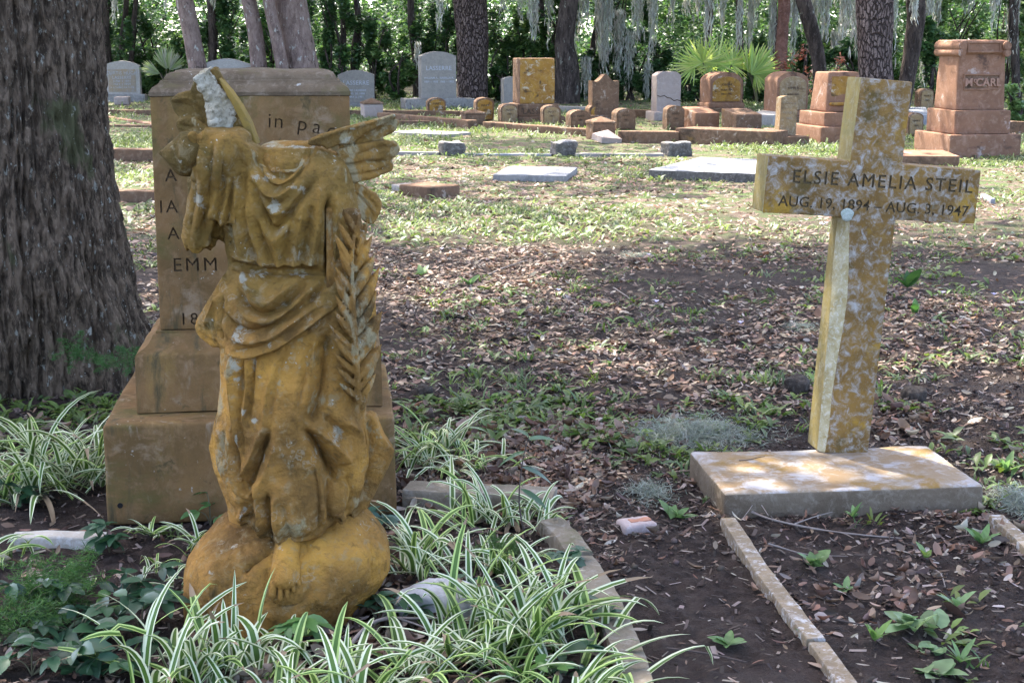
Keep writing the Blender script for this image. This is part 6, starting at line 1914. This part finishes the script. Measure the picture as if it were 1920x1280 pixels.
# ---- trunks standing behind the graves
def tree(name, label, pts, y_ground, mat, crown=None, n=10, namp=.06, ivy=False, top=9.0, group='trees behind the graves', seed=0):
    """pts: (px, py, width px) from the ground up; all at the distance where y_ground meets the ground"""
    g = G(pts[0][0], y_ground)
    t = thing(name, label, 'tree', g, 0, group)
    L, R_ = [], []
    k = mpp((g.x, g.y, .5))
    for px, py, w_ in [(pts[0][0], y_ground + 4, pts[0][2] * 1.12)] + list(pts):
        q = P(px, py, g.y) - g
        L.append(tuple(q)); R_.append(w_ * k / 2)
    d = (np.array(L[-1]) - np.array(L[-2])); d = d / max(1e-6, d[2]) if d[2] > 0 else np.array([0, 0, 1])
    z_ = L[-1][2]
    while L[-1][2] < top:
        e_ = np.array(L[-1]) + d * 1.0 + np.array([RS.normal(0, .05), RS.normal(0, .05), 0]); L.append(tuple(e_)); R_.append(R_[-1] * .95)
    sp = smooth_path(np.c_[np.array(L), R_], 14 * len(L))
    v, f, _ = tube_arrays(sp[:, :3], np.maximum(sp[:, 3], .01), 22, seed, namp, 5)
    link('trunk', npmesh('trunk', v, f), mat, t, True)
    if crown:
        cl_ = []
        tp = np.array(L[-1])
        for k_ in range(crown[0]):
            cl_.append((tp[0] + RS.uniform(-crown[1], crown[1]), tp[1] + RS.uniform(-crown[1], crown[1]), RS.uniform(crown[2], crown[3]), RS.uniform(.5, 1.1), RS.uniform(.5, 1.1), RS.uniform(.3, .7), 1))
        v, f, c = leaves(cl_, crown[4], .20, crown[5])
        link('crown', npmesh('crown', v, f, c), M_LEAF, t)
    return t
CR = (26, 2.6, 5.5, 9.5, 2200, G_DARK)
tree('hardwood_tree', 'slanting pinkish-barked trunk rising behind the left end of the tall monument', [(378, 195, 36), (371, 130, 34), (358, 60, 33), (346, 0, 33), (335, -60, 32)], 205, M_PINK_B, CR, seed=1)
tree('hardwood_tree', 'slim grey-pink trunk behind the middle of the tall monument', [(490, 195, 32), (486, 130, 30), (478, 60, 29), (466, 0, 28), (452, -60, 27)], 205, M_PINK_B, CR, seed=2)
tree('hardwood_tree', 'thin trunk leaning against the thickest pinkish trunk behind the monument', [(540, 195, 25), (530, 130, 24), (518, 70, 23), (505, 10, 22), (496, -60, 22)], 206, M_PINK_B, CR, seed=3)
tree('hardwood_tree', 'thickest pinkish-grey trunk, behind the right end of the tall monument', [(572, 195, 68), (568, 130, 60), (556, 60, 56), (545, 0, 60), (538, -60, 66)], 204, M_PINK_B, CR, seed=4)
tree('pine_tree', 'big pine with plated reddish bark behind the large grey granite headstone', [(886, 180, 60), (886, 120, 58), (885, 60, 60), (882, 0, 62), (880, -60, 62)], 190, M_PINE, (26, 2.6, 7, 11, 1500, G_DARK), seed=5)
tree('pine_tree', 'big grey-plated pine standing directly behind the stone cross', [(1646, 200, 66), (1642, 120, 64), (1640, 60, 66), (1640, 0, 68), (1640, -60, 70)], 226, M_PINE, (26, 2.6, 7, 11, 1500, G_DARK), seed=6)
tree('dark_tree', 'dark leaning trunk left of the pine behind the cross', [(1536, 190, 24), (1537, 130, 26), (1528, 80, 28), (1514, 30, 28), (1500, -20, 26), (1490, -70, 26)], 212, M_DARKB, CR, seed=7)
tree('dark_tree', 'dark upright trunk right of the pine behind the cross', [(1690, 210, 30), (1702, 140, 30), (1712, 80, 32), (1718, 30, 34), (1714, -40, 36)], 222, M_DARKB, CR, seed=8)
tree('palm_tree', 'palm trunk with rust-coloured leaf bases behind the peeling round-topped headstone', [(1462, 160, 26), (1464, 120, 24), (1468, 70, 22), (1470, 20, 22), (1472, -40, 22)], 196, M_REDPALM, None, seed=9, namp=.2)
tree('dark_tree', 'dark thin trunk nearest the oak at the far left', [(200, 150, 17), (196, 90, 18), (196, 30, 18), (194, -40, 18)], 184, M_DARKB, CR, seed=10)
tree('dark_tree', 'slender dark trunk above the tan-panelled granite headstone', [(246, 120, 10), (249, 70, 10), (252, 30, 9), (258, -30, 9)], 182, M_DARKB, CR, seed=11)
tree('dark_tree', 'slender curving trunk second above the tan-panelled granite headstone', [(226, 130, 12), (230, 70, 11), (236, 20, 10), (236, -30, 10)], 182, M_DARKB, CR, seed=12)
tree('dark_tree', 'blackish trunk between the slanting pinkish trunk and the slim one', [(398, 120, 16), (400, 60, 18), (398, 20, 18), (392, -40, 18)], 184, M_DARKB, CR, seed=13)
tree('dark_tree', 'forked dark trunk in the shrubs left of the large granite headstone', [(664, 140, 15), (668, 80, 16), (672, 40, 12), (664, -30, 10)], 184, M_DARKB, CR, seed=14)
tree('dark_tree', 'dark trunk just beyond the low granite headstone', [(642, 120, 12), (644, 60, 12), (644, 10, 12), (646, -40, 12)], 184, M_DARKB, CR, seed=15)
tree('dark_tree', 'dark trunk with a wisp of moss left of the large granite headstone', [(781, 175, 14), (780, 110, 14), (772, 50, 14), (768, -30, 12)], 184, M_DARKB, CR, seed=16)
tree('live_oak', 'moss-draped dark live oak behind the gabled headstone', [(1062, 190, 52), (1064, 130, 46), (1058, 80, 36), (1066, 20, 34), (1072, -40, 34)], 193, M_DARKB, CR, seed=17)
tree('live_oak', 'thin dark stem right of the moss-draped live oak', [(1108, 150, 12), (1112, 90, 12), (1120, 40, 12), (1124, -30, 12)], 186, M_DARKB, CR, seed=18)
tree('dark_tree', 'thin trunk left of the moss beards above the orange block', [(1022, 150, 12), (1020, 90, 12), (1016, 30, 12), (1010, -30, 12)], 186, M_DARKB, CR, seed=19)
tree('dark_tree', 'grey thin stem among the palmetto fans', [(1388, 190, 12), (1388, 110, 12), (1386, 40, 12), (1384, -30, 12)], 194, M_PINE, CR, seed=20)
tree('dark_tree', 'grey stem left of the palmetto fans', [(1326, 170, 12), (1326, 100, 14), (1330, 40, 14), (1330, -30, 14)], 188, M_PINE, CR, seed=21)
tree('dark_tree', 'grey mossy stem between palmetto and rust-coloured palm', [(1452, 130, 9), (1454, 70, 10), (1452, 20, 10), (1450, -30, 10)], 187, M_PINE, CR, seed=22)
tree('dark_tree', 'mossy trunk right of the big red monument', [(1905, 170, 16), (1903, 100, 16), (1900, 40, 18), (1905, -40, 18)], 190, M_DARKB, CR, seed=23)
tree('dark_tree', 'thin trunk between the dark upright trunk and the big red monument', [(1748, 160, 9), (1746, 100, 9), (1742, 40, 9), (1740, -40, 9)], 188, M_DARKB, CR, seed=24)

# ---- shrubs of the understorey, each a plant of its own
M_STEMB = M_DARKB
def shrub(px, py, wpx, hpx, label, pal, n=2600, size=.13, seed=0, yshift=0):
    g = G(px, py); k = mpp(g)
    t = thing('shrub', label, 'shrub', (g.x, g.y + yshift, 0), 0, 'evergreen shrubs along the wood edge')
    w_, h_ = wpx * k / 2, hpx * k
    cl_ = []
    for q in range(16):
        z = RS.uniform(.08, 1.0) * h_
        f_ = .75 + .25 * math.sin(PI * z / h_)
        cl_.append((RS.normal(0, .45) * w_ * f_, RS.normal(0, .35) * w_ * .8, z, RS.uniform(.16, .34) * w_, RS.uniform(.16, .34) * w_, RS.uniform(.10, .2) * h_, RS.uniform(.5, 1.5)))
    v, f, c = leaves(cl_, n, size, pal, up=.55)
    v[:, 2] = np.maximum(v[:, 2], 0)
    link('foliage', npmesh('foliage', v, f, c), M_LEAF, t)
    ar = []
    for q in range(5):
        ar.append(tube_arrays(smooth_path([(RS.normal(0, .1), RS.normal(0, .1), -.05), (RS.normal(0, .25) * w_, RS.normal(0, .2), h_ * .45), (RS.normal(0, .4) * w_, RS.normal(0, .3), h_ * .85)], 12), np.linspace(.035, .012, 12), 6))
    v, f, _ = merge(ar); link('stem', npmesh('stem', v, f), M_STEMB, t, True)
    return t
for a_ in [
    (270, 180, 120, 170, 'dark glossy shrub above the tan-panelled granite headstone', G_DARK), (330, 182, 110, 120, 'shrub between the tan-panelled headstone and the slanting trunk', G_MID),
    (420, 184, 120, 190, 'dark shrub between the slanting and the slim pinkish trunks', G_DARK), (512, 184, 90, 150, 'shrub glimpsed between the slim and thin pinkish trunks', G_MID),
    (625, 186, 90, 210, 'tall glossy shrub just right of the thickest pinkish trunk', G_DARK), (700, 185, 110, 150, 'glossy shrub between the low and the large granite headstones', G_DARK),
    (742, 187, 80, 110, 'bushy shrub at the left shoulder of the large granite headstone', G_MID), (830, 184, 110, 210, 'dark leafy shrub behind the large granite headstone', G_DARK),
    (935, 187, 100, 150, 'sunlit shrub right of the reddish pine trunk', G_MID), (990, 187, 90, 150, 'bright shrub behind the orange block', G_MID), (950, 189, 60, 60, 'low shrub at the foot of the reddish pine', G_DARK),
    (1180, 188, 110, 120, 'dark shrub between the gabled and the cracked pinkish headstones', G_DARK), (1230, 187, 90, 100, 'dark low shrub left of the palmetto fans', G_DARK), (1110, 188, 80, 90, 'shaded shrub at the foot of the live oak', G_DARK),
    (1300, 190, 90, 70, 'shaded shrub behind the cracked pinkish headstone', G_DARK), (1420, 190, 80, 110, 'dark shrub behind the palmetto fans', G_DARK), (1585, 196, 90, 110, 'dark shrub left of the pine behind the cross', G_DARK),
    (1500, 190, 70, 120, 'shaded shrub behind the dark leaning trunk', G_DARK), (1745, 192, 90, 140, 'grey-green shrub left of the big red monument', G_DARK), (1790, 188, 120, 210, 'tall pale shrub above the big red monument', G_LIGHT),
    (1890, 188, 130, 210, 'tall leafy shrub at the right edge above the big red monument', G_MID), (1905, 232, 70, 70, 'bright yellow-green bush right of the big red monument', G_LIGHT), (1660, 189, 90, 130, 'leafy shrub seen past the right side of the pine behind the cross', G_MID),
    (1050, 186, 130, 230, 'high dark foliage left of the live oak', G_DARK), (1160, 186, 130, 230, 'high dark foliage right of the live oak', G_DARK), (200, 184, 90, 210, 'dark foliage close to the oak trunk far behind', G_DARK)]:
    shrub(*a_, n=int(17 * a_[2] ** .5 * a_[3] ** .5 + 900), size=.15)

# ---- palmetto
M_FAN = leaf_mat('palmetto_frond', .4, .35, .5)
def fan(o_, c, Rm, nb, rad, pal, spread=2.6, droop=.12):
    ar = []
    an = np.linspace(-spread, spread, nb) + RS.normal(0, .03, nb)
    v0, f0 = leaf_shape(6, .030)
    v0 = v0 * np.array([1, 1, 1.0]); v0[:, 2] = -droop * v0[:, 0] ** 2 + np.abs(v0[:, 1]) * .6
    R = rotm(an, RS.normal(0, .05, nb), RS.normal(0, .05, nb))
    M3 = np.array(Rm)
    R = M3[None] @ R
    v, f, c_ = scatter(v0, f0, np.repeat(np.array(c)[None], nb, 0), R, rad * RS.uniform(.85, 1.05, nb) * (1 - .25 * (np.abs(an) / spread) ** 3), pick(pal, nb, .1))
    return v, f, c_
def palmetto(px, py, fans, label, pal, name='palmetto'):
    g = G(px, py); k = mpp(g)
    t = thing(name, label, 'palmetto', g, 0, 'palmettos at the wood edge')
    for (fx, fy, rad, az, el, spr) in fans:
        c = np.array(P(fx, fy, g.y + RS.uniform(-.3, .1)) - g)
        Rm = Matrix.Rotation(az, 3, 'Y') @ Matrix.Rotation(el, 3, 'X') @ Matrix.Rotation(PI / 2, 3, 'Z')
        v, f, c_ = fan(t, c, Rm, 30, rad * k, pal, spr)
        fr = link('frond', npmesh('frond', v, f, c_), M_FAN, t, True)
        vv, ff, _ = tube_arrays(smooth_path([(0, 0, 0), tuple(c * .55 + np.array([0, 0, .1])), tuple(c)], 10), np.linspace(.02, .012, 10), 6)
        link('stalk', npmesh('stalk', vv, ff), M_STEM, fr, True)
    return t
PP = ((.42, .50, .12), (.33, .43, .10), (.52, .56, .18), (.27, .37, .09))
palmetto(1345, 196, [(1303, 124, 52, -.35, PI / 2 - .25, 2.7), (1344, 118, 56, .1, PI / 2 - .1, 2.5), (1318, 118, 50, .2, PI / 2 + .2, 2.4), (1372, 122, 48, .3, PI / 2 - .2, 2.3)], 'bright green palmetto with wide fans behind the round-topped headstones', PP)
palmetto(1420, 197, [(1402, 136, 62, .75, PI / 2 - .2, 1.0), (1408, 140, 66, .95, PI / 2 - .1, .9), (1415, 138, 40, 2.2, PI / 2, 1.0)], 'yellow-green palmetto with slanting half fans between the round-topped headstones', PP)
palmetto(315, 190, [(312, 130, 44, -.1, PI / 2 - .1, .8), (318, 132, 36, .5, PI / 2, .8), (300, 138, 40, -1.2, PI / 2, .5)], 'thin pale palmetto sprouting left of the tall monument', ((.20, .26, .09), (.26, .30, .14), (.30, .30, .20)))
# rust-leaved sapling
g = G(1500, 200); t = thing('sapling', 'sapling with rust-red dead leaves beside the dark leaning trunk', 'tree', g)
v, f, c = leaves([(-.3, 0, 1.0, .35, .2, .3, 1), (.25, 0, .75, .3, .2, .25, 1), (.1, 0, 1.25, .25, .2, .2, 1), (-.55, 0, .6, .25, .2, .3, .7), (.9, 0, 1.0, .15, .1, .25, .5), (.35, 0, .3, .2, .2, .25, .6)], 230, .13, [(.30, .10, .06), (.25, .09, .055), (.36, .17, .11)])
link('foliage', npmesh('foliage', v, f, c), M_LEAF, t)
ar = [tube_arrays(smooth_path([(0, 0, 0), (x * .5, 0, z * .6), (x, 0, z)], 8), np.linspace(.02, .008, 8), 5) for x, z in ((-.3, 1.1), (.25, .9), (.1, 1.4), (.9, 1.1), (-.55, .7))]
v, f, _ = merge(ar); link('stem', npmesh('stem', v, f), M_DARKB, t, True)

# ---- hanging moss: every beard is a thing, hung from the branch above it
def beard(px, ytop, ybot, wpx, yg, label):
    g = G(px, yg); k = mpp(g)
    top_ = P(px, ytop, g.y); bot = P(px, ybot, g.y)
    H_ = top_.z - bot.z; W_ = wpx * k / 2
    n = int(np.clip(wpx * (ybot - ytop) * .10, 60, 700))
    ns = max(8, int(wpx * 1.1))
    ar = []
    u = RS.normal(0, .42, ns)
    ln = H_ * np.clip(RS.uniform(.45, 1.0, ns) * np.exp(-u ** 2 * .8), .15, 1)
    for s_ in range(ns):
        m_ = max(6, int(n / ns) + 5)
        t = np.sort(RS.rand(m_))
        x = u[s_] * W_ * (1 - .35 * t) + np.cumsum(RS.normal(0, .012, m_)); y = RS.normal(0, .3) * W_ * np.ones(m_) + RS.normal(0, .02, m_)
        p = np.stack([x, y, -t * ln[s_]], 1)
        R = rotm(RS.rand(m_) * 2 * PI, RS.normal(0, .25, m_), np.full(m_, PI / 2) + RS.normal(0, .3, m_))
        L_ = ln[s_] / m_ * 2.2 + .06
        s = np.stack([L_ * RS.uniform(.6, 1.3, m_), RS.uniform(.035, .08, m_), np.full(m_, .05)], 1)
        ar.append(scatter(LEAF4[0], LEAF4[1], p, R, s, pick(MOSSP, m_, .18)))
    v, f, c = merge(ar)
    o = link('hanging_moss', npmesh('hanging_moss', v, f, c), M_MOSS); o.location = top_
    return tag(o, label, 'hanging moss', 'moss beards hanging from the trees')
MOSSP = ((.40, .385, .315), (.47, .455, .38), (.33, .32, .255), (.53, .515, .445))
for (px, yt, yb, w_, yg, lab) in [
    (825, -60, 65, 18, 192, 'pale moss beard left of the reddish pine, above the large granite headstone'), (305, -50, 42, 12, 192, 'thin moss beard above the tan-panelled granite headstone'), (396, -40, 32, 12, 192, 'small moss beard in front of the blackish trunk left'),
    (456, -40, 45, 10, 194, 'moss strand left of the slim pinkish trunk'), (472, -40, 18, 10, 196, 'short moss strand at the top of the slim pinkish trunk'), (782, 80, 130, 14, 188, 'moss wisp on the dark trunk left of the large granite headstone'),
    (1000, -60, 108, 34, 192, 'long moss beard above the orange block'), (975, -60, 45, 20, 190, 'moss beard between pine and the long beard above the orange block'), (1030, -60, 96, 14, 191, 'narrow moss beard right of the orange block'),
    (1075, 20, 130, 24, 191, 'moss beard on the live oak trunk'), (1135, -40, 160, 50, 190, 'broad moss beard right of the live oak'), (1160, 20, 190, 30, 189, 'long moss curtain above the dark arched markers'),
    (1200, -60, 82, 40, 190, 'feathered moss beard over the gap left of the palmetto'), (1180, 60, 195, 26, 189, 'moss curtain reaching down beside the gabled headstone'), (1100, 110, 200, 30, 190, 'low moss curtain just behind the gabled headstone'),
    (1215, 120, 190, 22, 189, 'dim moss curtain behind the cracked pinkish headstone'), (1330, -60, 112, 20, 195, 'moss strip hanging in front of the palmetto, left one'), (1358, -60, 80, 18, 195, 'moss strip hanging over the middle of the palmetto'), (1390, -60, 140, 18, 196, 'long grey moss strip in front of the palmetto'),
    (1450, -60, 138, 22, 195, 'moss strip left of the rust-coloured palm trunk'), (1490, -60, 120, 34, 194, 'moss curtain right of the rust-coloured palm trunk'), (1478, -40, 60, 26, 193, 'moss beard over the rust-coloured palm trunk'),
    (1550, -60, 92, 44, 192, 'broad moss curtain right of the dark leaning trunk'), (1585, -60, 100, 40, 191, 'moss curtain left of the pine behind the cross'), (1570, 60, 130, 30, 190, 'dim lower moss curtain left of the pine behind the cross'),
    (1614, -40, 130, 16, 224, 'moss strip down the left side of the pine behind the cross'), (1678, -60, 140, 22, 194, 'moss strip between the pine and the dark upright trunk'), (1715, -20, 60, 18, 226, 'moss beard on the dark upright trunk'),
    (1745, -40, 90, 30, 190, 'moss beard left of the big red monument'), (1735, 90, 170, 22, 189, 'low moss wisp left of the big red monument'), (1905, -40, 140, 36, 190, 'moss curtain at the right edge of the photo'), (1870, -40, 60, 30, 190, 'moss beard above the right end of the big red monument'),
    (1420, -60, 70, 26, 190, 'moss beard between palmetto and the grey mossy stem'), (1262, -60, 60, 26, 189, 'moss beard left above the palmetto fans'), (212, -40, 50, 14, 192, 'moss wisp beside the oak trunk'), (1290, -60, 40, 30, 189, 'short moss fringe above the palmetto fans'),
    (1095, -60, 60, 46, 191, 'high moss fringe above the gabled headstone'), (1128, -60, 110, 24, 189, 'second moss beard right of the live oak, narrower than the broad one'), (1225, -60, 120, 30, 190, 'long pale moss beard straight above the cracked pinkish headstone'),
    (1310, -60, 62, 26, 194, 'moss fringe in front of the grey stem left of the palmetto'), (1410, -60, 110, 24, 193, 'moss beard between the two palmettos'), (1505, -60, 60, 40, 191, 'moss fringe behind the dark leaning trunk'),
    (1530, -60, 150, 26, 189, 'far moss curtain showing right beside the dark leaning trunk'), (1600, -60, 160, 22, 189, 'far moss strip reaching low beside the pine behind the cross'), (1668, -60, 80, 26, 189, 'moss fringe past the right side of the pine behind the cross'),
    (1760, -60, 60, 40, 189, 'wide moss fringe above the left scroll of the big red monument'), (1820, -60, 40, 40, 189, 'pale moss fringe above the middle of the big red monument'), (945, -60, 40, 28, 189, 'short moss fringe just right of the reddish pine')]:
    beard(px, yt, yb, w_, yg, lab)

# ---- the wood beyond and an added unseen shade canopy, one mass
def wall(n, y0, y1, zmax, rx, rz, thr, pw=1.0, seed=90, keep=.08):
    out = []
    while len(out) < n:
        y = RS.uniform(y0, y1); x = RS.uniform(-.44, .44) * y; z = zmax * RS.rand() ** pw
        if fbm(np.array([[x * .35, z * .55, y * .05]]), 1, 3, seed)[0] > thr and RS.rand() > keep: continue
        out.append((x, y, z, RS.uniform(.5, 1) * rx, RS.uniform(.5, 1) * rx, RS.uniform(.5, 1) * rz, RS.uniform(.5, 1.5)))
    return out
v, f, c = leaves(wall(800, 41, 56, 3.5, 1.0, .55, .40, .85, 90, .12), 120000, .17, G_DARK + G_MID[:3], up=.6)
v2, f2, c2 = leaves(wall(300, 56, 74, 4.5, 1.6, .9, .45, .9, 93, .3), 40000, .26, G_DARK + G_MID[:2], up=.6)
v4, f4, c4_ = leaves(wall(420, 76, 100, 5.0, 2.6, 1.5, .9, .8, 95, .5), 40000, .45, G_MID + G_DARK[2:] + G_LIGHT[:1], up=.6)
shade_canopy = [(RS.uniform(-28, 22), RS.uniform(43, 74), RS.uniform(6, 11), RS.uniform(1, 2.2), RS.uniform(1, 2.2), RS.uniform(.5, 1.1), 1) for _ in range(330)]
shade_canopy += [(RS.uniform(-20, 16), RS.uniform(17, 44), RS.uniform(8, 12), RS.uniform(1, 2), RS.uniform(1, 2), RS.uniform(.5, 1.0), .8) for _ in range(190)]  # unseen leaves added above the graves to dim the sun there
v3, f3, c3 = leaves(shade_canopy, 95000, .36, G_DARK + G_MID, up=.5)
v, f, c = merge([(v, f, c), (v2, f2, c2), (v3, f3, c3), (v4, f4, c4_)])
o = link('woods', npmesh('woods', v, f, c), M_LEAF); tag(o, 'dense green wood beyond the graves, and unseen leaves added over them for shade', 'wood', kind='stuff')
# ================================================================== CAMERA, SKY, SUN
cam = bpy.data.cameras.new('Camera'); co = bpy.data.objects.new('Camera', cam); COL.objects.link(co)
cam.sensor_width = 36; cam.lens = FPX / 1920 * 36; cam.clip_start = .05; cam.clip_end = 2000
co.location = (0, 0, EYE); co.rotation_euler = (PI / 2 - PITCH, 0, 0)
SC.camera = co
SUN_EL, SUN_AZ = math.radians(58), math.radians(-32)          # azimuth from +Y, negative to the left
w = bpy.data.worlds.new('World'); SC.world = w; w.use_nodes = True
nt = w.node_tree; nt.nodes.clear()
sky = nt.nodes.new('ShaderNodeTexSky'); sky.sky_type = 'NISHITA'; sky.sun_disc = False
sky.sun_elevation = SUN_EL; sky.sun_rotation = SUN_AZ
sky.air_density = .42; sky.dust_density = 2.0; sky.ozone_density = 0.0
bg = nt.nodes.new('ShaderNodeBackground'); bg.inputs[1].default_value = .15
wo = nt.nodes.new('ShaderNodeOutputWorld')
nt.links.new(sky.outputs[0], bg.inputs[0]); nt.links.new(bg.outputs[0], wo.inputs[0])
sl = bpy.data.lights.new('Sun', 'SUN'); sl.energy = 2.0; sl.angle = math.radians(.5); sl.color = (1, .95, .86)
so = bpy.data.objects.new('Sun', sl); COL.objects.link(so)
d = Vector((math.sin(SUN_AZ) * math.cos(SUN_EL), math.cos(SUN_AZ) * math.cos(SUN_EL), math.sin(SUN_EL)))
so.rotation_euler = d.to_track_quat('Z', 'Y').to_euler(); so.location = d * 30
SC.view_settings.view_transform = 'Standard'; SC.view_settings.look = 'None'
SC.view_settings.exposure = EXPOSURE; SC.view_settings.gamma = 1.0
try:
    SC.cycles.max_bounces = 6; SC.cycles.diffuse_bounces = 3; SC.cycles.transmission_bounces = 3; SC.cycles.glossy_bounces = 2
    SC.cycles.caustics_reflective = False; SC.cycles.caustics_refractive = False
    SC.cycles.sample_clamp_indirect = 6
except Exception:
    pass
